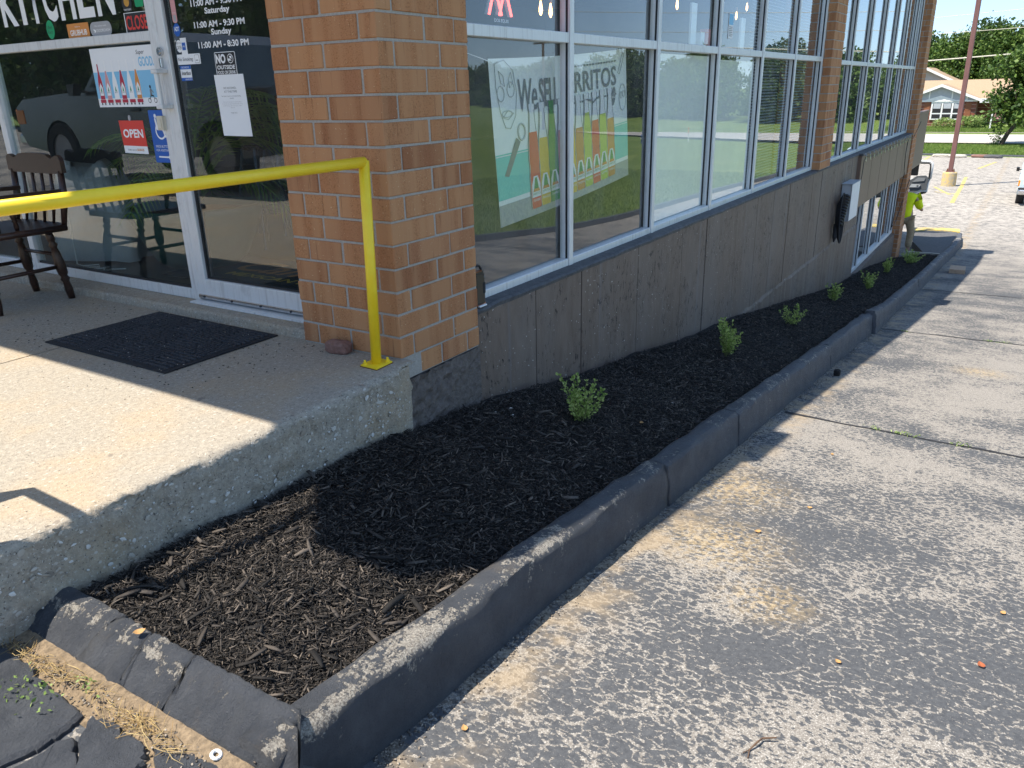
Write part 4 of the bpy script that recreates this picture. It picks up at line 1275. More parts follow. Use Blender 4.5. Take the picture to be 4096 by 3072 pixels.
ftext('PARTNERS', U(1.975), FZ(1.563), U(1.91), FZ(1.572), 'print_white', MF, t); plate(ellipse(.045, .045, 20, U(1.942), FZ(1.605)), MF, 'print_amber', 'emblem', t, .0003, .0008)
t = sticker('partner_sticker', 'small green sticker at the top corner of the front window', 1.872, 1.66, 1.80, 1.575, 'print_green', .01)
t = sticker('closed_sign', 'black sign with red capitals reading CLOSED and a white edge', 1.985, 1.553, 1.735, 1.443, 'print_white', .003)
plate(rrect(U(1.735) - U(1.978), FZ(1.55) - FZ(1.449), .002, 3, (U(1.735) + U(1.978)) / 2, FZ(1.4995)), MF, 'print_black', 'face', t, .0004, .0008)
ftext('CLOSED', U(1.972), FZ(1.468), U(1.745), FZ(1.538), 'print_red', MF, t, bold=.02, lift=.0018)

# poster with six bottles on little carts
pt = sroot('soda_poster', 'pale blue poster of six soda bottles on red carts reading Super Good', 'poster', FY(2.07), FZ(1.24))
def PP(u, v): return (U(2.366) + u * (U(1.786) - U(2.366)), FZ(1.084) + v * (FZ(1.393) - FZ(1.084)))
def pbox(u0, v0, u1, v1): return [PP(u0, v0), PP(u1, v0), PP(u1, v1), PP(u0, v1)]
plate(pbox(0, 0, 1, 1), MF, 'paper', 'sheet', pt, .0006)
plate(pbox(0.0, .15, 1, .60), MF, 'print_sky', 'band', pt, .0002, .0007)
for k, m in enumerate(('print_cherry', 'print_pink', 'print_white', 'print_cherry', 'print_white', 'print_orange')):
    c = .085 + k * .12
    prof = [(.038, .13), (.039, .36), (.033, .45), (.016, .57), (.011, .66), (.011, .76), (.014, .765), (.014, .79)]
    poly = [PP(c + w, v) for w, v in prof] + [PP(c - w, v) for w, v in prof[::-1]]
    plate(poly, MF, 'print_white', 'bottle', pt, .0003, .0010)
    prof2 = [(.036, .135), (.037, .36), (.031, .45), (.014, .57), (.010, .62)] if k != 0 else [(.036, .135), (.037, .36), (.031, .45), (.014, .57), (.009, .66), (.009, .74)]
    plate([PP(c + w, v) for w, v in prof2] + [PP(c - w, v) for w, v in prof2[::-1]], MF, m, 'drink', pt, .0002, .0014)
    plate([PP(c - .030, .20), PP(c + .030, .20), PP(c + .026, .34), PP(c, .42), PP(c - .026, .34)], MF, 'print_white', 'bottle_label', pt, .0002, .0017)
    plate([PP(c - .012, .27), PP(c + .012, .27), PP(c, .36)], MF, 'print_leaf', 'emblem', pt, .0002, .0020)
    ftext('JARRITOS', *PP(c - .022, .235), *PP(c + .022, .262), 'print_black', MF, pt, lift=.0022)
    plate(pbox(c - .045, .075, c + .045, .13), MF, 'print_cherry', 'cart', pt, .0002, .0017)
    for s_ in (-.026, .026): plate(ellipse(.012, .012, 10, *PP(c + s_, .055)), MF, 'print_black', 'wheel', pt, .0002, .0017)
ftext('Super', *PP(.735, .84), *PP(.865, .93), 'print_black', MF, pt, shear=.25); ftext('GOOD.', *PP(.755, .66), *PP(.985, .82), 'print_sky', MF, pt, bold=.03)
for cxx in (.83, .92):
    plate(ellipse(.026, .026, 16, *PP(cxx, .10)), MF, 'print_black', 'cycle_wheel', pt, .0002, .0012); plate(ellipse(.019, .019, 16, *PP(cxx, .10)), MF, 'paper', 'cycle_wheel', pt, .0002, .0015)
plate([PP(.83, .10), PP(.86, .19), PP(.90, .19), PP(.92, .10), PP(.895, .17), PP(.865, .17)], MF, 'print_black', 'cycle_frame', pt, .0002, .0018)
plate([PP(.855, .17), PP(.885, .17), PP(.88, .26), PP(.905, .22), PP(.91, .235), PP(.875, .30), PP(.855, .28)], MF, 'print_midgrey', 'rider', pt, .0002, .0018)
plate(ellipse(.015, .017, 12, *PP(.868, .325)), MF, 'print_black', 'rider', pt, .0002, .0018)

t = sroot('open_sign', 'red card reading OPEN hanging from a suction hook on the front window', 'sign', FY(2.095), FZ(.92))
plate([(U(2.21), FZ(1.011)), (U(1.983), FZ(1.011)), (U(1.979), FZ(.831)), (U(2.20), FZ(.834))][::-1], MF, 'print_red', 'card', t, .001)
plate([(U(2.2), FZ(.834)), (U(1.979), FZ(.831)), (U(1.98), FZ(.872)), (U(2.201), FZ(.875))], MF, 'paper', 'strip', t, .0004, .0011)
ftext('OPEN', U(2.185), FZ(.918), U(2.0), FZ(.965), 'print_white', MF, t, bold=.03); ftext('Order now on', U(2.165), FZ(.848), U(2.085), FZ(.857), 'print_black', MF, t, lift=.002); ftext('GRUBHUB', U(2.08), FZ(.846), U(2.015), FZ(.859), 'print_orange', MF, t, bold=.02, lift=.002)
plate(ellipse(.02, .03, 16, U(2.10), FZ(1.025)), MF, 'print_grey', 'suction_hook', t, .004, 0)

t = sticker('access_sign', 'blue wheelchair access sign reading press button for assistance', 1.922, 1.065, 1.765, .788, 'print_blue', .008)
def ring(cx, cy, r0, r1, a0, a1, n=22):
    p = [(cx + r1 * math.cos(R(a0 + (a1 - a0) * k / n)), cy + r1 * math.sin(R(a0 + (a1 - a0) * k / n))) for k in range(n + 1)]
    return p + [(cx + r0 * math.cos(R(a1 - (a1 - a0) * k / n)), cy + r0 * math.sin(R(a1 - (a1 - a0) * k / n))) for k in range(n + 1)]
cx, cy = U(1.838), FZ(.955)
def ringplate(cx, cy, r0, r1, a0, a1, mat, t, lift=.001):
    n = 20; g = G(); vs = []; fs = []
    for k in range(n + 1):
        a = R(a0 + (a1 - a0) * k / n)
        vs += [MF @ Vector((cx + r0 * math.cos(a), cy + r0 * math.sin(a), lift)), MF @ Vector((cx + r1 * math.cos(a), cy + r1 * math.sin(a), lift))]
    for k in range(n): fs.append((2 * k, 2 * k + 1, 2 * k + 3, 2 * k + 2))
    g.add(vs, fs); return world_child(g.build('symbol', mat), t)
ringplate(cx, cy, .034, .043, 120, 400, 'print_white', t)
plate(ellipse(.019, .022, 14, cx - .028, cy + .078), MF, 'print_white', 'symbol', t, .0003, .0008)
plate([(cx - .038, cy + .065), (cx - .026, cy + .068), (cx - .016, cy + .018), (cx + .026, cy + .016), (cx + .045, cy - .03), (cx + .034, cy - .034), (cx + .018, cy + .004), (cx - .03, cy + .006)], MF, 'print_white', 'symbol', t, .0003, .0008)
ftext('PRESS BUTTON', U(1.90), FZ(.868), U(1.775), FZ(.881), 'print_white', MF, t); ftext('FOR ASSISTANCE', U(1.90), FZ(.848), U(1.77), FZ(.860), 'print_white', MF, t)
plate([(U(1.888), FZ(.815)), (U(1.80), FZ(.813)), (U(1.80), FZ(.806)), (U(1.78), FZ(.817)), (U(1.80), FZ(.828)), (U(1.80), FZ(.822)), (U(1.888), FZ(.823))], MF, 'print_white', 'arrow', t, .0003, .0008)

# door side
t = sroot('hours_lettering', 'white opening hours lettering for Saturday and Sunday on the door glass', 'lettering', FY(1.22), FZ(1.45))
for s_, c, z, w, h in (('11:00 AM - 9:30 PM', 1.235, 1.545, .375, .031), ('Saturday', 1.232, 1.500, .185, .036), ('11:00 AM - 9:30 PM', 1.232, 1.447, .375, .030), ('Sunday', 1.222, 1.404, .150, .036), ('11:00 AM - 8:30 PM', 1.222, 1.354, .375, .030), ('Friday', 1.235, 1.59, .13, .034)):
    ftext(s_, U(c + w / 2), FZ(z), U(c - w / 2), FZ(z + h), 'print_white', MF, t, bold=.028)
t = sticker('no_food_sign', 'black square sign reading no outside food or drink', 1.300, 1.332, 1.145, 1.219, 'print_white', .008)
plate(rrect(U(1.149) - U(1.296), FZ(1.329) - FZ(1.222), .006, 4, (U(1.149) + U(1.296)) / 2, FZ(1.2755)), MF, 'print_black', 'face', t, .0003, .0008)
ftext('NO', U(1.291), FZ(1.279), U(1.218), FZ(1.323), 'print_white', MF, t, bold=.045, lift=.0018); ftext('OUTSIDE', U(1.288), FZ(1.252), U(1.156), FZ(1.271), 'print_white', MF, t, bold=.03, lift=.0018); ftext('FOOD OR DRINK', U(1.290), FZ(1.230), U(1.154), FZ(1.246), 'print_white', MF, t, bold=.02, lift=.0018)
ringplate(U(1.182), FZ(1.300), .018, .0215, 0, 360, 'print_white', t, .002)
plate([(U(1.186), FZ(1.290)), (U(1.174), FZ(1.290)), (U(1.171), FZ(1.312)), (U(1.189), FZ(1.312))], MF, 'print_white', 'symbol', t, .0002, .0018)
plate(rrect(.013, .011, .004, 3, U(1.193), FZ(1.295)), MF, 'print_white', 'symbol', t, .0002, .0018)
plate([(U(1.196), FZ(1.313)), (U(1.199), FZ(1.310)), (U(1.168), FZ(1.287)), (U(1.165), FZ(1.290))], MF, 'print_black', 'symbol', t, .0002, .0022)
t = sroot('paper_notice', 'plain white paper notice about no alcohol taped under the black sign', 'notice', FY(1.21), FZ(1.08))
pp = [(U(1.323), FZ(1.228)), (U(1.105), FZ(1.228)), (U(1.094), FZ(.934)), (U(1.312), FZ(.936))]
plate(pp[::-1], MF, 'paper', 'sheet', t, .0006, .0006)
ftext('NO ALCOHOL', U(1.262), FZ(1.160), U(1.168), FZ(1.170), 'print_midgrey', MF, t, lift=.002); ftext('AT THIS TIME', U(1.262), FZ(1.143), U(1.166), FZ(1.153), 'print_midgrey', MF, t, lift=.002)
ftext('Our liquor license is currently pending', U(1.287), FZ(1.123), U(1.142), FZ(1.130), 'print_midgrey', MF, t, lift=.002); ftext('renewal.', U(1.225), FZ(1.114), U(1.196), FZ(1.120), 'print_midgrey', MF, t, lift=.002)
for k, s_ in enumerate(('Thank you for your patience and understanding.', 'We appreciate your support and look forward to serving', 'alcoholic beverages again as soon as our renewal is', 'approved.')):
    w = (.14, .155, .145, .03)[k]; ftext(s_, U(1.212 + w / 2), FZ(1.096 - k * .009), U(1.212 - w / 2), FZ(1.101 - k * .009), 'print_grey', MF, t, lift=.002)
ftext('THANK YOU!', U(1.232), FZ(1.044), U(1.185), FZ(1.050), 'print_midgrey', MF, t, lift=.002)
oy, oz = U(1.560), FZ(1.449)
t = sroot('security_sticker', 'blue octagonal security sticker at the left edge of the door glass', 'sticker', FY(1.56), FZ(1.449))
plate([(oy + .027 * math.cos(R(22.5 + 45 * k)), oz + .032 * math.sin(R(22.5 + 45 * k))) for k in range(8)], MF, 'print_blue', 'backing', t); ftext('ADT', oy - .019, oz - .006, oy + .019, oz + .014, 'print_white', MF, t, bold=.03)
t = sroot('round_sticker', 'small round white sticker with black lettering on the door glass', 'sticker', FY(1.562), FZ(1.374))
plate(ellipse(.052, .064, 24, U(1.562), FZ(1.372)), MF, 'print_black', 'backing', t, .0004, .0006); plate(ellipse(.046, .058, 24, U(1.562), FZ(1.372)), MF, 'print_white', 'face', t, .0003, .0011)
ftext('LET US', U(1.58), FZ(1.382), U(1.545), FZ(1.391), 'print_black', MF, t, lift=.002); ftext('CATER', U(1.582), FZ(1.357), U(1.543), FZ(1.374), 'print_black', MF, t, lift=.002)
t = sticker('payment_card_sticker', 'white card sticker with a blue payment square', 1.548, 1.410, 1.500, 1.332, 'paper', .002, .0012)
plate(rrect(.027, .035, .002, 2, (U(1.548) + U(1.5)) / 2, FZ(1.370)), MF, 'print_blue', 'square', t, .0002, .002); ftext('AMEX', U(1.534), FZ(1.366), U(1.514), FZ(1.374), 'print_white', MF, t, lift=.0026)
t = sticker('no_smoking_sign', 'white no smoking plate with a small cigarette symbol', 1.590, 1.333, 1.407, 1.284, 'paper', .003, .002)
ftext('No Smoking', U(1.583), FZ(1.296), U(1.467), FZ(1.318), 'print_black', MF, t, lift=.0032)
plate(rrect(.034, .038, .004, 3, U(1.433), FZ(1.308)), MF, 'print_black', 'symbol', t, .0002, .003); plate(rrect(.031, .035, .004, 3, U(1.433), FZ(1.308)), MF, 'paper', 'symbol', t, .0002, .0034); plate([(U(1.443), FZ(1.300)), (U(1.424), FZ(1.300)), (U(1.424), FZ(1.303)), (U(1.443), FZ(1.303))], MF, 'print_black', 'symbol', t, .0002, .0038)
t = sticker('security_sticker', 'blue and white security sticker under the no smoking plate', 1.583, 1.279, 1.496, 1.206, 'paper', .002)
plate([(U(1.583), FZ(1.279)), (U(1.583), FZ(1.262)), (U(1.496), FZ(1.262)), (U(1.496), FZ(1.279))], MF, 'print_blue', 'band', t, .0002, .0008); plate([(U(1.583), FZ(1.221)), (U(1.583), FZ(1.206)), (U(1.496), FZ(1.206)), (U(1.496), FZ(1.221))], MF, 'print_blue', 'band', t, .0002, .0008)
ftext('SECURED BY', U(1.570), FZ(1.267), U(1.510), FZ(1.275), 'print_white', MF, t); ftext('Interface', U(1.575), FZ(1.234), U(1.503), FZ(1.253), 'print_black', MF, t, bold=.02, shear=.2); ftext('1.866.593.7343', U(1.553), FZ(1.209), U(1.500), FZ(1.217), 'print_white', MF, t)
t = sticker('label_sticker', 'pale pink rounded label at the top left of the door glass', 1.582, 1.66, 1.545, 1.482, 'print_pink', .012)
plate(rrect(.02, .03, .002, 2, U(1.563), FZ(1.502)), MF, 'print_grey', 'square', t, .0002, .0008); ftext('Serving', U(1.576), FZ(1.525), U(1.550), FZ(1.531), 'print_white', MF, t)

# ---- banner hanging behind the side glass
BQ = {}
YB = .225
def side_ray(px, py, Y):
    dx = (px - 2048) / 3143.86; dy = (py - 1536) / 3143.86
    d = [_R[0][k] * dx + _R[1][k] * dy + _R[2][k] for k in range(3)]
    s_ = (Y - CAM[1]) / d[1]
    return (CAM[0] + s_ * d[0], CAM[2] + s_ * d[2])
TL, TR, BL, BRr = (1.10, 1.277), (2.79, 1.372), (1.18, .398), (2.885, .528)
def BP(u, v):
    ax = BL[0] + (BRr[0] - BL[0]) * u; az = BL[1] + (BRr[1] - BL[1]) * u
    bx_ = TL[0] + (TR[0] - TL[0]) * u; bz = TL[1] + (TR[1] - TL[1]) * u
    sag = -.012 * math.sin(u * math.pi) * (1 if v > .5 else 1)
    return (ax + (bx_ - ax) * v, az + (bz - az) * v + sag)
bn = thing('soda_banner', 'white and mint vinyl banner of colourful soda bottles hung behind the side glass', 'banner', (2.05, YB, .45))
def bplate(pts, mat, name, lift):
    g = G(); g.prism([BP(u, v) for u, v in pts], YB - lift, YB - lift - .0005, lambda u, v, d: (u, d, v)); return world_child(g.build(name, mat), bn)
def bgrid(u0, u1, f0, f1, mat, name, lift, n=14):
    up = [(u0 + (u1 - u0) * k / n, f1(u0 + (u1 - u0) * k / n)) for k in range(n + 1)]
    lo = [(u0 + (u1 - u0) * k / n, f0(u0 + (u1 - u0) * k / n)) for k in range(n + 1)]
    g = G(); vs = []; fs = []
    for a, b2 in zip(lo, up):
        p, q = BP(*a), BP(*b2); vs += [(p[0], YB - lift, p[1]), (q[0], YB - lift, q[1])]
    for k in range(n): fs.append((2 * k, 2 * k + 2, 2 * k + 3, 2 * k + 1))
    g.add(vs, fs); return world_child(g.build(name, mat, fix=False), bn)
bgrid(0, 1, lambda u: 0, lambda u: 1, 'bannerwhite', 'sheet', 0)
bgrid(0, 1, lambda u: .165, lambda u: .43, 'print_mint', 'band', .002)
bgrid(0, 1, lambda u: 0, lambda u: .135, 'print_grey', 'band', .002)
bgrid(0, 1, lambda u: .437, lambda u: .445, 'print_mint', 'band', .002)
def btext(s, u0, v0, u1, v1, mat, lift, **kw):
    me = text_mesh(s, 1.0, mat, ext=0, **kw)
    n = len(me.vertices); co = np.empty(n * 3); me.vertices.foreach_get('co', co); co = co.reshape(-1, 3)
    lo, hi = co[:, :2].min(0), co[:, :2].max(0)
    out = np.empty_like(co)
    for i, c in enumerate(co):
        uu, vv = u0 + (u1 - u0) * (c[0] - lo[0]) / (hi[0] - lo[0]), v0 + (v1 - v0) * (c[1] - lo[1]) / (hi[1] - lo[1])
        p = BP(uu, vv); out[i] = (p[0], YB - lift, p[1])
    me.vertices.foreach_set('co', out.ravel()); me.update()
    return world_child(link('lettering', me), bn)
btext('We', .160, .68, .280, .875, 'print_midgrey', .004, bold=.012, shear=.12)
btext('SELL', .295, .69, .43, .87, 'print_midgrey', .004, bold=.03)
btext('JARRITOS', .44, .70, .90, .885, 'print_midgrey', .004, bold=.015)
for k in range(19):
    for v in (.915, .672): bplate([(.46 + k * .0235, v), (.476 + k * .0235, v), (.476 + k * .0235, v + .012), (.46 + k * .0235, v + .012)], 'print_midgrey', 'dash', .003)
bplate([(.62, .69), (.66, .685), (.69, .665), (.73, .69), (.75, .692), (.72, .675), (.69, .65), (.66, .672)], 'print_midgrey', 'flourish', .009)
cols = ['strawberry', 'print_gold', 'print_leaf', 'print_pink', 'print_gold', 'print_orange2', 'print_lime', 'strawberry', 'print_lime', 'print_orange2']
fl = ['STRAWBERRY', 'MANGO', 'GRAPEFRUIT', 'GUAVA', 'PINEAPPLE', 'MANDARIN', 'PINEAPPLE', 'JAMAICA', 'LIME', 'TAMARIND']
for k in range(10):
    c = .235 + k * .0668; b0 = .045
    prof = [(.029, 0), (.0325, .02), (.0325, .22), (.0295, .27), (.033, .33), (.029, .43), (.018, .53), (.0135, .61), (.0135, .635), (.017, .64), (.017, .675)]
    b0 = .045 + .0015 * k
    bplate([(c + w + .005, b0 + v) for w, v in prof] + [(c - w - .005, b0 + v) for w, v in prof[::-1]], 'print_midgrey', 'bottle_outline', .0034 + .0002 * (k % 2))
    bplate([(c + w, b0 + v) for w, v in prof] + [(c - w, b0 + v) for w, v in prof[::-1]], 'print_white' if k != 2 else 'print_leaf', 'bottle', .004 + .0002 * (k % 2))
    top = (.50, .45, .54, .47)[k % 4]
    pr = [q for q in prof if q[1] < top]; pr = pr + [(pr[-1][0] * .9, top)]
    bplate([(c + w - .001, b0 + v) for w, v in pr] + [(c - w + .001, b0 + v) for w, v in pr[::-1]], cols[k], 'drink', .0055)
    bplate([(c - .030, b0 + .075), (c + .030, b0 + .075), (c + .027, b0 + .16), (c + .013, b0 + .215), (c - .013, b0 + .215), (c - .027, b0 + .16)], 'print_white', 'bottle_label', .0068)
    bplate([(c - .016, b0 + .13), (c + .016, b0 + .13), (c + .006, b0 + .205), (c - .006, b0 + .205)], 'print_leaf', 'emblem', .0078)
    bplate([(c - .023, b0 + .112), (c + .023, b0 + .112), (c + .018, b0 + .132), (c - .018, b0 + .132)], 'print_orange2', 'emblem', .0080)
    btext('JARRITOS', c - .025, b0 + .085, c + .025, b0 + .106, 'print_leaf', .0082)
    btext(fl[k], c - .026, b0 + .045, c + .026, b0 + .062, 'print_white', .0082)
# bottle opener sketch with its lettering, drawn mask shapes in grey outline
g = G()
def brope(pts, r=.0022):
    g.tube([(BP(u, v)[0], YB - .004, BP(u, v)[1]) for u, v in pts], r, 5, closed=True)
brope([(.03, .97), (.085, .99), (.135, .93), (.15, .80), (.135, .66), (.10, .59), (.07, .60), (.045, .70), (.03, .84)])
brope([(.05, .93), (.075, .90), (.08, .84), (.06, .86)]); brope([(.12, .92), (.105, .88), (.11, .83), (.13, .86)]); brope([(.06, .66), (.09, .70), (.125, .68), (.09, .645)])
brope([(.055 + .02 * math.cos(a), .80 + .045 * math.sin(a)) for a in np.linspace(0, 6.28, 13)[:-1]])
brope([(.115 + .022 * math.cos(a), .82 + .045 * math.sin(a)) for a in np.linspace(0, 6.28, 13)[:-1]])
brope([(.085 + .03 * math.cos(a), .68 + .02 * math.sin(a)) for a in np.linspace(0, 6.28, 13)[:-1]])
brope([(.955 + .032 * math.cos(a), .64 + .10 * math.sin(a)) for a in np.linspace(0, 6.28, 25)[:-1]])
brope([(.942 + .010 * math.cos(a), .66 + .025 * math.sin(a)) for a in np.linspace(0, 6.28, 11)[:-1]])
brope([(.968 + .010 * math.cos(a), .665 + .025 * math.sin(a)) for a in np.linspace(0, 6.28, 11)[:-1]])
brope([(.93, .82), (.98, .97), (.965, .98), (.915, .83)])
brope([(.165 + .022 * math.cos(a), .56 + .05 * math.sin(a)) for a in np.linspace(0, 6.28, 17)[:-1]], .006)
world_child(g.build('line_drawing', 'print_pale'), bn)['kind'] = 'stuff'
bplate([(.045, .31), (.07, .30), (.155, .50), (.13, .53)], 'print_midgrey', 'opener', .003)
bplate([(.872 + .018 * math.cos(a) + .008 * math.sin(a), .665 + .07 * math.sin(a)) for a in np.linspace(0, 6.28, 17)[:-1]], 'print_midgrey', 'leaf_badge', .003)
btext('GOOD', .856, .65, .888, .685, 'print_white', .005)
g = G(); g.tube([(.63, .25, 1.36), (TL[0], YB, TL[1] - .01)], .002, 5); world_child(g.build('string', 'print_white'), bn)

# frosted film and blinds behind the farther panes
for k, (a, b_, z1) in enumerate(((3.12, 4.33, 1.35), (4.42, 5.62, 1.33))):
    g = G(); g.box(a, .172, .135, b_, .176, z1)
    tag(g.build('window_film', 'film'), ('pale sheet covering the lower part of the third side pane from the brick pillar', 'pale sheet covering the lower part of the fourth side pane from the brick pillar')[k], 'sheet')
for k, (a, b_) in enumerate(((5.72, 6.88), (6.98, 8.12))):
    bl = thing('window_blind', ('grey slatted blind in the fifth side window pane', 'grey slatted blind beside the second brick pillar')[k], 'blind', (a, .3, .15))
    g = G()
    for z in np.arange(.16, 2.6, .030): g.add([(a, .25, z), (b_, .25, z), (b_, .272, z + .012), (a, .272, z + .012), (a, .25, z + .002), (b_, .25, z + .002), (b_, .272, z + .014), (a, .272, z + .014)], BOX6.tolist())
    o = world_child(g.build('slats', 'greymetal'), bl); o['kind'] = 'stuff'
    g = G(); g.box(a, .24, 2.6, b_, .29, 2.65); world_child(g.build('headrail', 'white'), bl)
def strip_thing(name, label, x0, x1, z0, z1, m, y=.30, th=.02, cat='panel'):
    g = G(); g.box(x0, y, z0, x1, y + th, z1, .002); return tag(g.build(name, m), label, cat)
strip_thing('foam_strip', 'pale upright strip leaning inside the third upper side pane', 4.22, 4.34, 1.42, 1.76, 'film')
strip_thing('red_box', 'red box on the inner transom of the third upper side pane', 4.60, 4.70, 1.425, 1.58, 'print_red', cat='box', th=.06)
strip_thing('white_box', 'short white box beside the red box on the inner transom', 4.46, 4.55, 1.425, 1.55, 'paper', cat='box', th=.06)
strip_thing('foam_strip', 'white strip leaning inside the fourth upper side pane', 5.55, 5.68, 1.42, 1.72, 'film')
t = thing('height_sticker', 'tall white and blue sticker with printed lines on the fourth upper pane', 'sticker', (4.74, .146, 1.6))
g = G(); g.box(4.70, .1442, 1.50, 4.82, .1472, 1.70); world_child(g.build('backing', 'paper'), t)
g = G(); g.box(4.705, .1425, 1.61, 4.815, .144, 1.695); world_child(g.build('band', 'print_sky'), t)
g = G()
for k in range(6): g.box(4.715, .1425, 1.52 + k * .014, 4.80, .144, 1.525 + k * .014)
o = world_child(g.build('printed_lines', 'print_midgrey'), t); o['kind'] = 'stuff'
# neon beer sign
ns = thing('neon_sign', 'red double X neon beer sign hanging inside the first upper side pane', 'sign', (1.36, .31, 1.5))
for k, x in enumerate((1.245, 1.345)):
    for (a, b_) in (((x, 1.50), (x + .12, 1.78)), ((x + .12, 1.50), (x, 1.78))):
        g = G(); g.tube([(a[0], .305, a[1]), (b_[0], .305, b_[1])], .008, 6); world_child(g.build('tube', 'neonred'), ns)
        g = G(); g.tube([(a[0] - .012, .315, a[1]), (b_[0] - .012, .315, b_[1])], .010, 6); world_child(g.build('outline', 'print_grey'), ns)
MS = mat_side(0, .3, 0)
ftext('DOS EQUIS', 1.285, 1.462, 1.425, 1.482, 'print_white', MS, ns, bold=.02)
def hanging_bulb(x, y, z, label):
    t = thing('hanging_bulb', label, 'lamp', (x, y, z))
    g = G(); g.lathe([(.006, .07), (.010, .05), (.015, .02), (.017, -.01), (.012, -.03), (.004, -.045)], 12); g.build('bulb', 'bulb', t, smooth=True)
    g = G(); g.tube([(0, 0, .07), (0, 0, .13)], .016, 8); g.build('socket', 'copper', t)
    g = G(); g.tube([(0, 0, .13), (0, 0, 3.05 - z)], .004, 5); g.build('cord', 'darkwire', t)
hanging_bulb(3.83, 1.5, 1.76, 'lit filament bulb inside the first upper pane, nearer the neon sign')
hanging_bulb(4.0, 1.5, 1.752, 'lit filament bulb inside the first upper pane, next to the mullion')
hanging_bulb(7.2, 1.6, 2.02, 'lit filament bulb seen in the fourth upper side pane')
hanging_bulb(10.4, 1.9, 2.1, 'lit filament bulb of the cluster seen in the fifth upper side pane, lower one')
hanging_bulb(10.9, 1.9, 2.25, 'lit filament bulb of the cluster seen in the fifth upper side pane, higher one')
# ================================================================== THINGS ON THE PORCH
# handrail
hr = thing('handrail', 'bright yellow painted pipe handrail along the porch edge', 'handrail', (-.10, .058, 0))
g = G(); ZR = .862
g.tube([(-.073, .058, ZR), (-1.87, .058, ZR - .004)], .0215, 14)
g.tube([(-1.87, .058, ZR - .004), (-1.86, .475, ZR - .004)], .0215, 12)
g.tube([(-1.86, .475, ZR - .004), (-2.35, .52, ZR - .25)], .0215, 12)
world_child(g.build('rail', 'yellow', smooth=True), hr)
g = G(); g.tube([(-.102, .058, .008), (-.0735, .058, ZR + .006)], .0225, 14); world_child(g.build('post', 'yellow', smooth=True), hr)
g = G(); g.tube([(-1.885, .058, .0), (-1.87, .058, ZR)], .0225, 14); world_child(g.build('post', 'yellow', smooth=True), hr)
g = G(); g.tube([(-1.87, .475, .0), (-1.86, .475, ZR)], .0225, 14); world_child(g.build('post', 'yellow', smooth=True), hr)
bp = G(); bp.prism([(-.058, -.052), (.052, -.046), (.058, .050), (-.052, .046)], .003, .0095, lambda u, v, d: (-.102 + u, .058 + v, d)); world_child(bp.build('base_plate', 'yellow'), hr)
g = G(); g.prism([(-.061, -.055), (.055, -.049), (.060, .052), (-.055, .049)], -.001, .003, lambda u, v, d: (-.102 + u, .058 + v, d)); world_child(g.build('rust_edge', 'rust'), hr)
for (u, v) in ((-.040, .030), (.040, -.030)):
    g = G(); g.lathe([(.010, .0095), (.010, .017), (.0055, .018), (.0055, .027), (.003, .029)], 6, (-.102 + u, .058 + v, 0)); world_child(g.build('bolt', 'yellow'), hr)
# door mat with combed ridges in square fields
mt = thing('door_mat', 'black ribbed carpet mat on the porch before the door', 'mat', (-.32, 1.27, 0))
mx0, mx1, my0, my1 = -.645, -.003, .792, 1.752
g = G(); g.box(mx0, my0, .001, mx1, my1, .007, .002); world_child(g.build('backing', 'matrub'), mt)
P = []; Yw = []; L = []
nx, ny = 3, 5
cw, chh = (mx1 - mx0 - .05) / nx, (my1 - my0 - .05) / ny
for i in range(nx):
    for j in range(ny):
        cx, cy = mx0 + .025 + cw * (i + .5), my0 + .025 + chh * (j + .5)
        for k in range(7):
            o = (k - 3) / 7.0
            if (i + j) % 2: P.append((cx, cy + o * chh, .008)); Yw.append(0.0); L.append(cw * .94)
            else: P.append((cx + o * cw, cy, .008)); Yw.append(R(90)); L.append(chh * .94)
P = np.array(P); n = len(P)
P2 = np.repeat(P, 9, 0); Y2 = np.repeat(np.array(Yw), 9) ; L2 = np.repeat(np.array(L), 9)
tt_ = np.tile(np.linspace(-.445, .445, 9), n)
P2[:, 0] += np.cos(Y2) * tt_ * L2; P2[:, 1] += np.sin(Y2) * tt_ * L2
o = link('ridges', slivers('ridges', P2 + rng.normal(0, .0009, P2.shape), L2 * .13, np.full(len(P2), .013), np.full(len(P2), .013), Y2 + rng.normal(0, .05, len(P2)), np.zeros(len(P2)), np.zeros(len(P2)), 'matridge_lit', .8)); world_child(o, mt)
# lint and grit on and around the mat
n = 190
P = np.stack([rng.uniform(-.95, .0, n), rng.uniform(.55, 2.2, n), np.full(n, .0015)], -1)
inm = (P[:, 0] > mx0) & (P[:, 1] > my0) & (P[:, 1] < my1); P[inm, 2] = .0135
o = link('grit', slivers('grit', P, rng.uniform(.003, .010, n), rng.uniform(.002, .004, n), np.full(n, .0015), rng.uniform(0, 6, n), np.zeros(n), np.zeros(n), 'pebble')); o['kind'] = 'stuff'; tag(o, 'tiny pale grit scattered on the porch and the black mat', 'grit')
n = 260
P = np.stack([rng.uniform(-.75, .0, n), rng.uniform(.4, 2.4, n), np.full(n, .001)], -1)
o = link('grit', slivers('grit', P, rng.uniform(.003, .011, n), rng.uniform(.002, .005, n), np.full(n, .002), rng.uniform(0, 6, n), np.zeros(n), np.zeros(n), 'chip')); o['kind'] = 'stuff'; tag(o, 'dark crumbs of mulch scattered on the porch', 'crumbs')
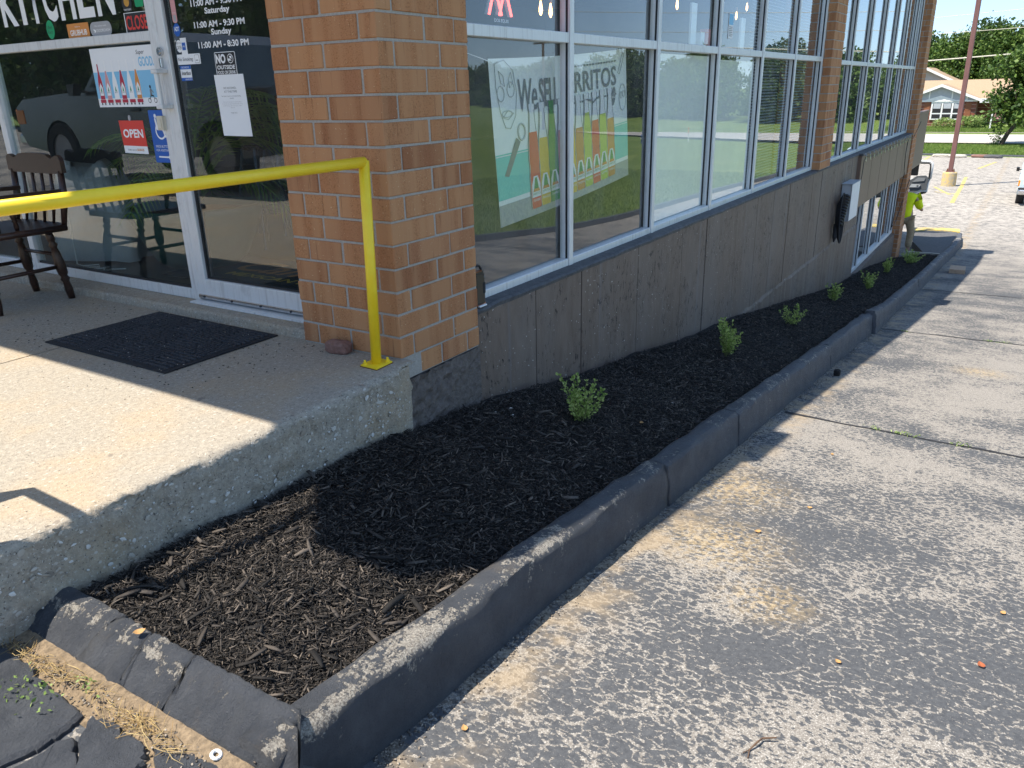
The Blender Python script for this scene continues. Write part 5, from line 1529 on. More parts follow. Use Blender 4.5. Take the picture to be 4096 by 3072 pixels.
# wooden armchair
ch = thing('wooden_chair', 'dark stained wooden armchair with turned legs before the front window', 'chair', (-.25, 2.75, 0))
def turned(p, q, r=.019, name='leg'):
    p, q = Vector(p), Vector(q); g = G()
    ts = [0, .06, .12, .16, .2, .24, .34, .5, .62, .66, .70, .74, .86, 1]; rs = [.75, .9, 1.0, .7, 1.15, .7, 1.05, 1.3, 1.15, .8, 1.15, .8, 1.0, .8]
    g.tube([p.lerp(q, t) for t in ts], [r * k for k in rs], 10)
    return world_child(g.build(name, 'wood', smooth=True), ch)
g = G(); g.prism([(-.53, 2.47), (-.53, 2.99), (-.06, 3.0), (.0, 2.95), (.0, 2.53), (-.06, 2.475)], .412, .447, lambda u, v, d: (u, v, d)); world_child(g.build('seat', 'wood'), ch)
g = G(); g.tube([(-.535, 2.474, .429), (-.03, 2.474, .429)], .0185, 10); world_child(g.build('seat_edge', 'wood', smooth=True), ch)
turned((-.10, 2.55, .412), (-.045, 2.551, 0), .024); turned((-.45, 2.55, .412), (-.485, 2.512, 0), .024)
turned((-.10, 2.92, .412), (-.045, 2.95, 0), .024); turned((-.45, 2.92, .412), (-.485, 2.96, 0), .024)
for (a, b_) in (((-.065, 2.551, .20), (-.475, 2.52, .20)), ((-.065, 2.945, .20), (-.475, 2.955, .20)), ((-.47, 2.525, .26), (-.47, 2.95, .26)), ((-.075, 2.55, .27), (-.075, 2.94, .27))):
    g = G(); g.tube([a, b_], .0115, 8); world_child(g.build('stretcher', 'wood', smooth=True), ch)
cr = [(2.455, .80), (2.455, .735), (2.53, .728), (2.75, .728), (2.97, .728), (3.045, .735), (3.045, .80), (3.035, .822), (3.01, .832), (2.975, .822), (2.955, .812), (2.93, .818), (2.90, .835), (2.84, .842), (2.66, .842), (2.60, .835), (2.57, .818), (2.545, .812), (2.525, .822), (2.49, .832), (2.465, .822)]
g = G(); g.prism(cr, .004, .030, lambda u, v, d: (d + .0, u, v)); world_child(g.build('crest_rail', 'wood'), ch)
for k, y in enumerate((2.49, 2.60, 2.70, 2.80, 2.90, 3.01)):
    g = G(); w = .019 if k in (0, 5) else .010
    g.tube([(-.03, y, .44), (.004, y, .6), (.016, y, .745)], [w * .8, w * 1.15, w * .9], 8); world_child(g.build('spindle', 'wood', smooth=True), ch)
for y in (2.50, 2.985):
    g = G(); g.prism([(.01, -.02), (-.34, -.022), (-.40, -.038), (-.45, -.03), (-.455, .03), (-.40, .038), (-.34, .02), (.01, .018)], .622, .645, lambda u, v, d: (u, y + v, d)); world_child(g.build('arm', 'wood'), ch)
    for x in (-.30, -.40): turned((x, y, .625), (x + .02, y + (.02 if y < 2.7 else -.02), .445), .014, 'arm_post')
# broken piece of red stone against the pillar
def lump(pts, seed, mat, name, label, cat, loc, sub=1, rotz=0):
    import bmesh
    g = G(); me = bpy.data.meshes.new(name); bm = bmesh.new()
    bmesh.ops.create_icosphere(bm, subdivisions=2 + sub - 1, radius=1)
    rr = random.Random(seed)
    for v in bm.verts:
        v.co *= 1 + rr.uniform(-.10, .10)
        for k in range(3): v.co[k] = math.copysign(abs(v.co[k]) ** .62, v.co[k]) * pts[k]
        if v.co.z < -pts[2] * .75: v.co.z = -pts[2] * .75
    bm.to_mesh(me); bm.free(); me.materials.append(MAT[mat])
    o = link(name, me); o.location = (loc[0], loc[1], loc[2] + pts[2] * .75); o.rotation_euler = (0, 0, rotz)
    return tag(o, label, cat)
o = lump((.036, .064, .034), 3, 'redchunk', 'stone_chunk', 'broken lump of speckled reddish stone against the nearest brick pillar', 'stone', (-.050, .335, 0), 2, .15)
lump((.035, .028, .03), 6, 'soil', 'mulch_clod', 'dark clod of mulch lying at the foot of the kerb', 'clod', (4.17, -1.16, float(za(4.17))), 1)

# black portable speaker on the ledge
sk = thing('portable_speaker', 'black portable speaker with carry loop standing on the wall ledge', 'speaker', (.70, .068, .081))
g = G(); g.prism(rrect(.10, .052, .02, 5), 0, .165, lambda u, v, d: (u, v, d)); g.prism(rrect(.09, .044, .018, 5), .165, .176, lambda u, v, d: (u, v, d)); g.build('body', 'black', sk)
g = G(); g.tube([(.035 * math.cos(a) + .008, 0, .172 + .034 * math.sin(a)) for a in np.linspace(0, math.pi, 12)], .006, 8); g.build('carry_loop', 'blackmatte', sk, smooth=True)
g = G(); g.prism(rrect(.104, .056, .02, 5), .004, .010, lambda u, v, d: (u, v, d)); g.prism(rrect(.075, .035, .015, 5), .1765, .179, lambda u, v, d: (u, v, d)); g.build('copper_ring', 'copper', sk)
g = G(); g.prism(rrect(.020, .06, .008, 4, .03, .09), .0262, .0275, lambda u, v, d: (u, -d, v)); g.build('grip', 'blackmatte', sk)
g = G(); g.prism(ellipse(.011, .011, 12, .034, .148), .0262, .0275, lambda u, v, d: (u, -d, v)); g.build('button', 'print_midgrey', sk)
g = G(); g.box(.660, .022, .081, .725, .038, .090, .003); tag(g.build('charger_plug', 'white'), 'small white charger lying by the black speaker', 'charger')

# electrical box with a hanking of black cable
eb = thing('electrical_box', 'grey metal electrical box on the dark wall near the low windows', 'utility box', (10.3, -.05, -.55))
g = G(); g.box(10.02, -.115, -.81, 10.60, .028, -.275, .008); world_child(g.build('cabinet', 'greymetal'), eb)
g = G(); g.box(10.00, -.125, -.80, 10.615, -.116, -.262, .004); world_child(g.build('cover', 'white'), eb)
g = G(); g.box(10.0, -.128, -.272, 10.62, .029, -.262, .002); world_child(g.build('rain_lip', 'greymetal'), eb)
cb = thing('cable_hank', 'thick ribbed black conduit and coiled cable beside the grey electrical box', 'cable', (9.8, -.05, -.6))
g = G()
pts = []; rs = []
for k in range(34):
    t = k / 33; pts.append((9.93 - .26 * t, -.07 + .02 * t, -.42 - .40 * t)); rs.append((.060 if k % 3 else .046) * (1 - .35 * max(0, t - .7)))
g.tube(pts, rs, 12); world_child(g.build('ribbed_conduit', 'black', smooth=False), cb)
for k in range(6):
    g = G(); rr = .16 + .02 * k
    g.tube([(9.70 + (.10 + .012 * k) * math.cos(a) - .05 * math.sin(a), -.02 - .012 * k, -.72 + rr * 1.4 * math.sin(a)) for a in np.linspace(0, 6.28, 22)[:-1]], .010, 6, closed=True); world_child(g.build('loop', 'blackmatte', smooth=True), cb)
g = G(); g.tube([(9.66, -.03, -.80), (9.60, -.03, -.98), (9.62, -.02, -1.05)], [.045, .03, .008], 8); g.tube([(9.86, -.03, -.8), (9.90, -.02, -.93)], .012, 6); world_child(g.build('tail', 'blackmatte'), cb)
# drooping string light cable with wire clips over the spandrel
sc_ = thing('string_cable', 'dark cable drooping from wire clips over the brown spandrel panel', 'cable', (11, -.05, .05))
g = G(); P = [(11.02, -.05, -.62), (11.10, -.055, -.25), (11.14, -.055, -.02), (11.3, -.055, .035)]
for k in range(40):
    t = k / 39; P.append((11.4 + 5.6 * t, -.055, .02 - .045 * abs(math.sin(t * 11)) + .09 * max(0, t - .8)))
P += [(17.3, -.12, .30)]
g.tube(P, .006, 5); g.tube([(16.1, -.06, .0), (16.0, -.06, -.3), (16.15, -.06, -.62), (16.35, -.05, -.72), (16.5, .03, -1.3), (16.4, .05, -1.85), (16.7, .02, -1.75), (17.2, -.08, -.9)], .008, 5)
world_child(g.build('cable', 'darkwire'), sc_)
for k in range(15):
    x = 11.25 + k * .37
    g = G(); g.tube([(x, -.04, .08), (x - .012, -.06, .03), (x, -.062, -.05), (x + .03, -.06, -.055), (x + .04, -.06, .0)], .0045, 5); world_child(g.build('wire_clip', 'chrome'), sc_)

# ================================================================== SHRUBS
def shrub(loc, seed, h, w, n_st, label, lsize=.0085, nl=28, lean=(0, 0)):
    r = np.random.default_rng(seed)
    t = thing('boxwood_shrub', label, 'shrub', loc, 'young boxwood shrubs planted along the wall')
    g = G(); LP = []; LD = []
    for k in range(n_st):
        a = 6.28 * k / n_st + r.uniform(-.4, .4); sp = w * r.uniform(.15, 1.0) ** .8
        hh = h * r.uniform(.55, 1.0)
        p0 = Vector((r.normal() * .006, r.normal() * .006, -.03)); p3 = Vector((math.cos(a) * sp + lean[0] * hh, math.sin(a) * sp + lean[1] * hh, hh))
        p1 = Vector((p3.x * .45, p3.y * .45, hh * .35))
        pts = [p0.lerp(p1, s).lerp(p1.lerp(p3, s), s) for s in np.linspace(0, 1, 7)]
        g.tube(pts, [.0028, .0026, .0023, .002, .0017, .0014, .001], 5)
        for q in range(int(nl * 1.35)):
            s = r.uniform(.28, 1.0) if q > 3 else 1.0
            c = p0.lerp(p1, s).lerp(p1.lerp(p3, s), s); d = (p3 - p1).normalized()
            sd = Vector(r.normal(size=3)).cross(d).normalized()
            ld = (d * r.uniform(.35, 1.0) + sd * r.uniform(.5, 1.0)).normalized()
            br = r.uniform(0, .018) if s < .9 else 0
            LP.append(c + sd * br); LD.append(ld)
    g.build('stem', 'stem', t, smooth=True)
    V = []; F = []; n = 0
    for c, d in zip(LP, LD):
        s = Vector(r.normal(size=3)).cross(d).normalized(); nn = d.cross(s)
        L = lsize * r.uniform(1.0, 2.1); W = L * .30
        o = len(V)
        V += [c, c + d * L * .35 + s * W + nn * W * .35, c + d * L * .75 + s * W * .8 + nn * W * .3, c + d * L, c + d * L * .75 - s * W * .8 + nn * W * .3, c + d * L * .35 - s * W + nn * W * .35, c + d * L * .5]
        F += [(o, o + 1, o + 6), (o + 1, o + 2, o + 6), (o + 2, o + 3, o + 6), (o + 3, o + 4, o + 6), (o + 4, o + 5, o + 6), (o + 5, o, o + 6)]
    me = bpy.data.meshes.new('foliage'); me.from_pydata([tuple(v) for v in V], [], F); me.materials.append(MAT['boxleaf'])
    link('foliage', me, t)
    return t
def zmf(x, y): return float(zm(np.array(x), np.array(y)))
for a in (((.78, -.50), 1, .245, .135, 16, 'bright green young shrub in black mulch nearest the porch', .0105, 34, (0, 0)),
          ((3.14, -.52), 2, .285, .115, 19, 'tall dense young shrub in the mulch, second from the porch', .011, 40, (0, 0)),
          ((5.18, -.53), 3, .21, .155, 11, 'spreading sparse young shrub with forked top, third from the porch', .012, 26, (0, 0)),
          ((7.60, -.48), 4, .21, .12, 13, 'round low young shrub in the mulch below the second brick pillar', .013, 28, (0, 0)),
          ((9.62, -.57), 5, .27, .13, 14, 'upright young shrub in the mulch below the electrical box', .014, 28, (0, 0)),
          ((12.2, -.48), 6, .27, .09, 12, 'slim upright young shrub in the mulch before the low windows', .015, 30, (0, 0)),
          ((14.4, -.62), 7, .24, .24, 20, 'wide darker young shrub at the far end of the mulch bed', .017, 26, (0, 0))):
    (x, y) = a[0]
    shrub((x, y, zmf(x, y) - .004), a[1], a[2], a[3], a[4], a[5], a[6], a[7], a[8])

# ================================================================== WEEDS, STRAW, LEAVES, TWIGS, STONES
n = 620
Y = rng.uniform(-.86, -.02, n); X = -1.797 + rng.normal(0, .016, n)
keep = rng.uniform(size=n) < (.12 + .5 * np.exp(-((Y + .30) / .14) ** 2) + .7 * np.exp(-((Y + .66) / .08) ** 2))
X, Y = X[keep], Y[keep]; n = len(X)
o = link('dry_straw', slivers('dry_straw', np.stack([X, Y, za(X, Y) + .018 + rng.uniform(0, .014, n)], -1), rng.uniform(.02, .085, n), rng.uniform(.0006, .0013, n), np.full(n, .0007), rng.normal(1.45, .7, n), rng.normal(0, .2, n), np.zeros(n), 'straw', .4, .12)); o['kind'] = 'stuff'; tag(o, 'dry straw and roots along the foot of the end kerb', 'straw')
n = 80
P = np.stack([rng.normal(-1.862, .03, n), rng.normal(-.33, .06, n), np.zeros(n)], -1); P[:, 2] = za(P[:, 0], P[:, 1]) + rng.uniform(.020, .04, n)
P[:22, 0] = rng.normal(-1.79, .012, 22); P[:22, 1] = rng.normal(-.42, .03, 22)
o = link('weeds', leaf_quads('weeds', P, .0075, 'weedleaf', 1.0, .5)); o['kind'] = 'stuff'; tag(o, 'wilted green weeds on the broken asphalt by the end kerb', 'weeds')
def tuft(x, y, seed, label, s=.03, nn=26):
    r = np.random.default_rng(seed); t = np.stack([r.normal(x, s * .5, nn), r.normal(y, s * 1.1, nn), np.zeros(nn)], -1); t[:, 2] = za(t[:, 0]) + r.uniform(.004, .022, nn)
    o = link('weed_tuft', leaf_quads('weed_tuft', t, .010, 'weedleaf', 1.2, .35)); o.location = (0, 0, 0); return tag(o, label, 'weed', 'weeds in the joints of the drive')
for k, (x, y, lb) in enumerate(((2.64, -1.667, 'small weed in the nearer tar joint, close to the roof shadow'), (2.635, -1.822, 'green weed tuft in the nearer tar joint, second from the kerb'), (2.63, -1.898, 'green weed tuft in the nearer tar joint, third from the kerb'), (2.62, -2.172, 'largest weed tuft in the nearer tar joint, toward the open drive'), (7.24, -2.196, 'pale weed in the farther tar joint, nearer the kerb'), (7.26, -2.351, 'pale weed in the farther tar joint, out on the drive'), (7.21, -1.351, 'small weed in the shaded part of the farther tar joint'))):
    tuft(x, y, 30 + k, lb)
def dead_leaf(x, y, s, m, label, rz, z=None):
    g = G(); n = 7; vs = []; fs = []
    for i in range(n):
        u = i / (n - 1); w = math.sin(math.pi * min(1, u * 1.05)) ** .7 * .38
        for j in (-1, 0, 1): vs.append(((u - .5) * s, j * w * s, .3 * s * (u - .5) ** 2 * 3 + abs(j) * s * .18 * w * 2))
    for i in range(n - 1):
        for j in range(2): fs.append((3 * i + j, 3 * i + 3 + j, 3 * i + 4 + j, 3 * i + 1 + j))
    g.add(vs, fs)
    o = g.build('dead_leaf', m, fix=False); o.location = (x, y, (float(za(x)) if z is None else z) + .004); o.rotation_euler = (0, 0, rz); return tag(o, label, 'leaf', 'dead leaves blown on to the drive')
dead_leaf(-.04, -2.366, .030, 'leafred', 'rust coloured curled leaf on the open drive', .5)
dead_leaf(.55, -1.493, .030, 'leafdry', 'tan leaf lying on the bright ochre patch of asphalt', 2.1)
dead_leaf(-.30, -1.98, .022, 'leafdry', 'small yellowish leaf scrap on dark sealed asphalt', 1.0)
dead_leaf(.98, -1.62, .026, 'leafdry', 'tan leaf scrap on the asphalt beyond the ochre patch', 1.7)
dead_leaf(1.9, -1.55, .024, 'leafdry', 'pale leaf scrap on the asphalt beside the pointed roof shadow', .3)
dead_leaf(-1.22, -1.19, .024, 'leafdry', 'orange brown leaf lying near the foot of the kerb corner', .9)
dead_leaf(.40, -2.42, .024, 'leafdry', 'tan leaf scrap at the right side of the drive', 2.6)
dead_leaf(1.05, -.72, .028, 'leafdry', 'pale dead leaf lying on the dark mulch', .4, zmf(1.05, -.72) + .012)
dead_leaf(-1.640, -.46, .032, 'leafdry', 'wood splinter lying on top of the end kerb', -.5, -.194)
g = G(); x0, y0 = -.86, -1.86
g.tube([(x0, y0, float(za(x0)) + .006), (x0 + .03, y0 - .012, float(za(x0)) + .012), (x0 + .055, y0 - .018, float(za(x0)) + .006), (x0 + .075, y0 - .05, float(za(x0)) + .008)], [.0022, .003, .003, .002], 6)
g.tube([(x0, y0, float(za(x0)) + .006), (x0 - .03, y0 - .004, float(za(x0)) + .005)], .0018, 5); g.tube([(x0, y0, float(za(x0)) + .006), (x0 - .02, y0 + .012, float(za(x0)) + .006)], .0014, 5)
tag(g.build('twig', 'twig'), 'small bent brown twig with a green end on the asphalt', 'twig')
g = G()
g.tube([(-1.762 + .010 * math.cos(a), -.905 + .010 * math.sin(a), -.262 + .003 * math.sin(a)) for a in np.linspace(0, 6.28, 13)[:-1]], .0042, 6, closed=True)
tag(g.build('pull_ring', 'white'), 'small white plastic ring on the asphalt below the end kerb', 'ring')
st_lab = ['pale round pebble on the mulch below the foundation block', 'tan pebble on the mulch nearest the foundation block', 'flat tan pebble on the mulch beside the first shrub', 'grey pebble on the mulch near the wall', 'small buff stone on the mulch near the kerb']
for k, (x, y) in enumerate(((.48, -.17), (.72, -.22), (.50, -.26), (.58, -.20), (1.55, -.70))):
    lump((.009, .007, .005), 40 + k, 'pebble', 'pebble', st_lab[k], 'pebble', (x, y, zmf(x, y) + .004), 1)['group'] = 'pebbles lying on the mulch'
# stack of tan pavers on the drive
zb_ = float(za(15.1)); pv = thing('paver_stack', 'two tan paver blocks stacked on the drive beside the kerb', 'pavers', (15.1, -1.41, zb_), rotz=.05)
for k in range(2):
    g = G(); g.prism([(-.20, .15), (-.22, -.125), (.20, -.13), (.24, .0), (.21, .14)][::-1], .045 * k + .012, .045 * k + .055, lambda u, v, d: (u * (1 - .05 * k), v, d)); g.build('paver', 'tan_block', pv)

# ================================================================== INSIDE THE FRONT WINDOW
pot = thing('potted_palm', 'palm in a big green glazed pot inside the front window', 'plant', (.86, 2.47, .05))
g = G(); g.lathe([(.23, 0), (.30, .06), (.37, .20), (.42, .33), (.435, .36), (.435, .40), (.41, .405), (.40, .36)], 40); g.build('pot', 'teal', pot, smooth=True)
g = G(); g.lathe([(.40, .35), (.2, .375), (.02, .38)], 24); g.build('soil', 'soil', pot)
rr = np.random.default_rng(9)
for k in range(17):
    a = rr.uniform(0, 6.28) if k > 5 else (3.6 + k * .45); Lf = rr.uniform(.75, 1.25); rise = rr.uniform(.35, 1.05)
    if math.cos(a) < 0: Lf *= .62
    pts = []
    for s in np.linspace(0, 1, 12):
        pts.append(Vector((math.cos(a) * Lf * s * .9, math.sin(a) * Lf * s * .9, .38 + .30 * (1 - s) * s + rise * (s ** .7) * 1.15 - .75 * s * s * Lf * .8)))
    g = G(); g.tube(pts, [.010 * (1 - .8 * s) + .001 for s in np.linspace(0, 1, 12)], 5)
    for i in range(3, 12):
        for e_ in range(2):
            p = pts[i - 1].lerp(pts[i], e_ / 2); d = (pts[i] - pts[i - 1]).normalized(); sd = d.cross(Vector((0, 0, 1))).normalized()
            ll = Lf * .30 * math.sin(math.pi * min(1, (i - 1.5) / 11)) + .05
            for s_ in (-1, 1):
                q = p + (d * .75 + sd * s_ * .75 + Vector((0, 0, -.35))).normalized() * ll; m = p.lerp(q, .4) + Vector((0, 0, .02)); w = d * .011
                g.add([p - w * .3, m - w, q, m + w, p + w * .3], [(0, 1, 2, 3, 4)])
    g.build('frond', 'palm', pot, fix=False)
# cloth-covered seat, white cord, stools and floor mat inside
g = G(); nx = 26; vs = []; fs = []
for i in range(nx):
    for j in range(18):
        a = 6.28 * i / (nx - 1); z = 1 - j / 17
        r_ = .16 + .20 * (1 - z) ** .6 + .045 * math.sin(a * 5 + 5 * (1 - z)) * (1.1 - z) + .03 * math.sin(a * 9)
        vs.append((.75 + r_ * math.cos(a) * .8, 3.42 + r_ * math.sin(a) * 1.25, .06 + .62 * z ** .8 + .05 * math.sin(a * 3 + 1) * z))
for i in range(nx - 1):
    for j in range(17): fs.append((i * 18 + j, (i + 1) * 18 + j, (i + 1) * 18 + j + 1, i * 18 + j + 1))
fs.append(tuple(i * 18 for i in range(nx - 1)))
g.add(vs, fs); tag(g.build('draped_sheet', 'greymetal', smooth=True), 'pale grey sheet draped over something inside the front window', 'sheet')
g = G(); rr2 = random.Random(5)
P = [(.42, 3.30, .7), (.40, 3.22, .35), (.38, 3.20, .07)] + [(.40 + .06 * math.sin(k * 1.3), 3.12 - .03 * k + .05 * math.cos(k * 1.9), .056 + .006 * (k % 2)) for k in range(12)]
g.tube(P, .0045, 6); tag(g.build('extension_cord', 'white'), 'tangled white power cord on the floor inside the front window', 'cord')
def stool(x, y, label):
    t = thing('wire_stool', label, 'stool', (x, y, .05), 'wire stools inside the door')
    g = G()
    for k in range(9):
        a = 6.28 * k / 9; g.tube([(.04 * math.cos(a), .04 * math.sin(a), .70), (.17 * math.cos(a), .17 * math.sin(a), .74), (.215 * math.cos(a), .215 * math.sin(a), .98)], .004, 4)
    for r_, z in ((.10, .715), (.17, .745), (.185, .82), (.20, .90), (.215, .98)): g.tube([(r_ * math.cos(a), r_ * math.sin(a), z) for a in np.linspace(0, 6.28, 19)[:-1]], .004, 4, closed=True)
    g.build('basket', 'black', t)
    for k in range(4):
        a = R(45 + 90 * k); g = G(); g.tube([(.09 * math.cos(a), .09 * math.sin(a), .72), (.22 * math.cos(a), .22 * math.sin(a), 0)], .011, 8); g.build('leg', 'darksteel', t)
    g = G(); g.tube([(.175 * math.cos(a), .175 * math.sin(a), .25) for a in np.linspace(0, 6.28, 5)[:-1]], .008, 6, closed=True); g.build('foot_rail', 'darksteel', t)
stool(1.55, 2.62, 'black wire basket stool inside the door, nearer the glass'); stool(2.05, 2.95, 'black wire basket stool farther inside the dark room')
fm = thing('floor_mat', 'black entrance mat with orange script inside the door', 'mat', (.85, 1.65, .05))
g = G(); g.box(.50, .75, .046, 1.18, 2.42, .056, .002); world_child(g.build('pile', 'matrub'), fm)
MM = Matrix(((0, 1, 0, 0), (-1, 0, 0, 0), (0, 0, 1, .0565), (0, 0, 0, 1)))
ftext('Cantina', -2.12, .80, -.95, 1.06, 'print_orange2', MM, fm, shear=.35, bold=.01); ftext('MEXICAN KITCHEN', -2.04, .68, -.82, .755, 'print_gold', MM, fm, bold=.02, shear=.1)
# ================================================================== PERSON
def skinmesh(name, joints, edges, mat, parent, sub=2, root=0):
    me = bpy.data.meshes.new(name + '_rig')
    me.from_pydata([j[0] for j in joints], edges, [])
    o = bpy.data.objects.new(name + '_rig', me); COL.objects.link(o)
    md = o.modifiers.new('skin', 'SKIN')
    for i, j in enumerate(joints):
        r = j[1]; me.skin_vertices[0].data[i].radius = (r, r) if not isinstance(r, tuple) else r
    me.skin_vertices[0].data[root].use_root = True
    s = o.modifiers.new('sub', 'SUBSURF'); s.levels = sub; s.render_levels = sub
    dg = bpy.context.evaluated_depsgraph_get()
    m2 = bpy.data.meshes.new_from_object(o.evaluated_get(dg)); m2.name = name
    bpy.data.objects.remove(o)
    m2.materials.clear(); m2.materials.append(MAT[mat])
    m2.polygons.foreach_set('use_smooth', [True] * len(m2.polygons))
    return link(name, m2, parent)
px_, py2 = 18.05, -.16
pe = thing('person', 'person in a bright yellow hi-vis shirt and khaki trousers leaning toward the truck', 'person', (px_, py2, float(za(px_)) + .005))
# joints: x forward (away), y left, z up, relative to the right foot
J = [((.02, .12, .90), .125), ((.05, .13, 1.08), .118), ((.12, .11, 1.28), .115), ((.20, .20, 1.40), .062), ((.25, .25, 1.44), .055), ((.30, .31, 1.50), .085), ((.32, .34, 1.58), .075),
     ((.13, -.06, 1.33), .045), ((.07, -.16, 1.14), .042), ((.22, -.20, 1.02), .036), ((.29, -.19, 1.01), .030),
     ((.14, .29, 1.35), .045), ((.28, .36, 1.16), .042), ((.46, .34, 1.12), .036), ((.53, .33, 1.12), .030),
     ((.01, .03, .84), .095), ((.03, -.01, .48), .066), ((-.01, .0, .10), .045), ((.0, 0, .045), .042), ((.15, -.02, .035), .038),
     ((.01, .22, .84), .095), ((.16, .27, .50), .066), ((.10, .30, .10), .045), ((.11, .30, .045), .042), ((.26, .31, .035), .038)]
E_ = [(0, 1), (1, 2), (2, 3), (3, 4), (4, 5), (5, 6), (2, 7), (7, 8), (8, 9), (9, 10), (2, 11), (11, 12), (12, 13), (13, 14), (0, 15), (15, 16), (16, 17), (17, 18), (18, 19), (0, 20), (20, 21), (21, 22), (22, 23), (23, 24)]
def lean(L):
    out = []
    for (x, y, z), r_ in L:
        k = min(1, max(0, (z - .55) / .6)); out.append(((x, y + .06 * k, z if z < .7 else .7 + (z - .7) * .93), r_))
    return out
J = lean(J)
skinmesh('body', J, E_, 'skin', pe)
S = [((.02, .12, .80), .16), ((.02, .12, .90), .165), ((.05, .13, 1.08), .160), ((.12, .11, 1.28), .168), ((.18, .17, 1.38), .085), ((.13, -.06, 1.34), .112), ((.07, -.16, 1.14), .088), ((.14, -.19, 1.06), .074), ((.14, .29, 1.37), .088), ((.28, .36, 1.16), .072), ((.38, .35, 1.14), .062)]
skinmesh('shirt', lean(S), [(0, 1), (1, 2), (2, 3), (3, 4), (3, 5), (5, 6), (6, 7), (3, 8), (8, 9), (9, 10)], 'hivis', pe)
T = [((.02, .12, .90), .15), ((.01, .03, .80), .118), ((.025, .0, .62), .098), ((.03, -.01, .48), .084), ((.0, .0, .26), .078), ((-.005, .0, .13), .082), ((.01, .22, .80), .118), ((.10, .25, .62), .098), ((.16, .27, .50), .084), ((.13, .29, .26), .078), ((.105, .30, .13), .082)]
skinmesh('trousers', lean(T), [(0, 1), (1, 2), (2, 3), (3, 4), (4, 5), (0, 6), (6, 7), (7, 8), (8, 9), (9, 10)], 'khaki', pe)
for (x, y) in ((0, 0), (.11, .30)):
    skinmesh('boot', [((x - .02, y, .12), .055), ((x - .02, y, .05), .052), ((x + .08, y - .005, .045), .050), ((x + .17, y - .01, .04), .042)], [(0, 1), (1, 2), (2, 3)], 'boot', pe, 2)
skinmesh('hair', lean([((.285, .31, 1.53), .088), ((.30, .335, 1.60), .086)]), [(0, 1)], 'hair', pe, 2)
g = G()
for s_ in (-.03, .03): g.lathe([(.002, -.008), (.009, 0), (.002, .008)], 8, (.385, .38 + s_, 1.475), 'x')
g.build('eyes', 'print_black', pe)
for s_ in (-.088, .088):
    g = G(); g.lathe([(.004, -.012), (.022, -.004), (.022, .004), (.004, .012)], 10, (.305, .375 + s_, 1.453), 'y'); g.build('ear', 'skin', pe, smooth=True)
g = G(); g.tube([(.37, .38, 1.48), (.40, .38, 1.438), (.38, .38, 1.43)], [.008, .014, .008], 6); g.build('nose', 'skin', pe, smooth=True)
g = G(); g.box(.372, .355, 1.398, .384, .405, 1.406); g.build('mouth', 'shutter', pe)
for (b0, sg) in (((.29, -.14, .99), -1), ((.53, .39, 1.09), 1)):
    for k, (dy, L) in enumerate(((-.024, .055), (-.008, .066), (.008, .068), (.024, .06))):
        g = G(); p = Vector(b0) + Vector((.015, dy, 0)); g.tube([p, p + Vector((L * .6, 0, -.008)), p + Vector((L, 0, -.03))], [.010, .009, .007], 6); g.build('finger', 'skin', pe, smooth=True)
    g = G(); p = Vector(b0) + Vector((-.005, -sg * .03, 0)); g.tube([p, p + Vector((.03, -sg * .018, .01)), p + Vector((.055, -sg * .012, 0))], [.012, .011, .008], 6); g.build('thumb', 'skin', pe, smooth=True)

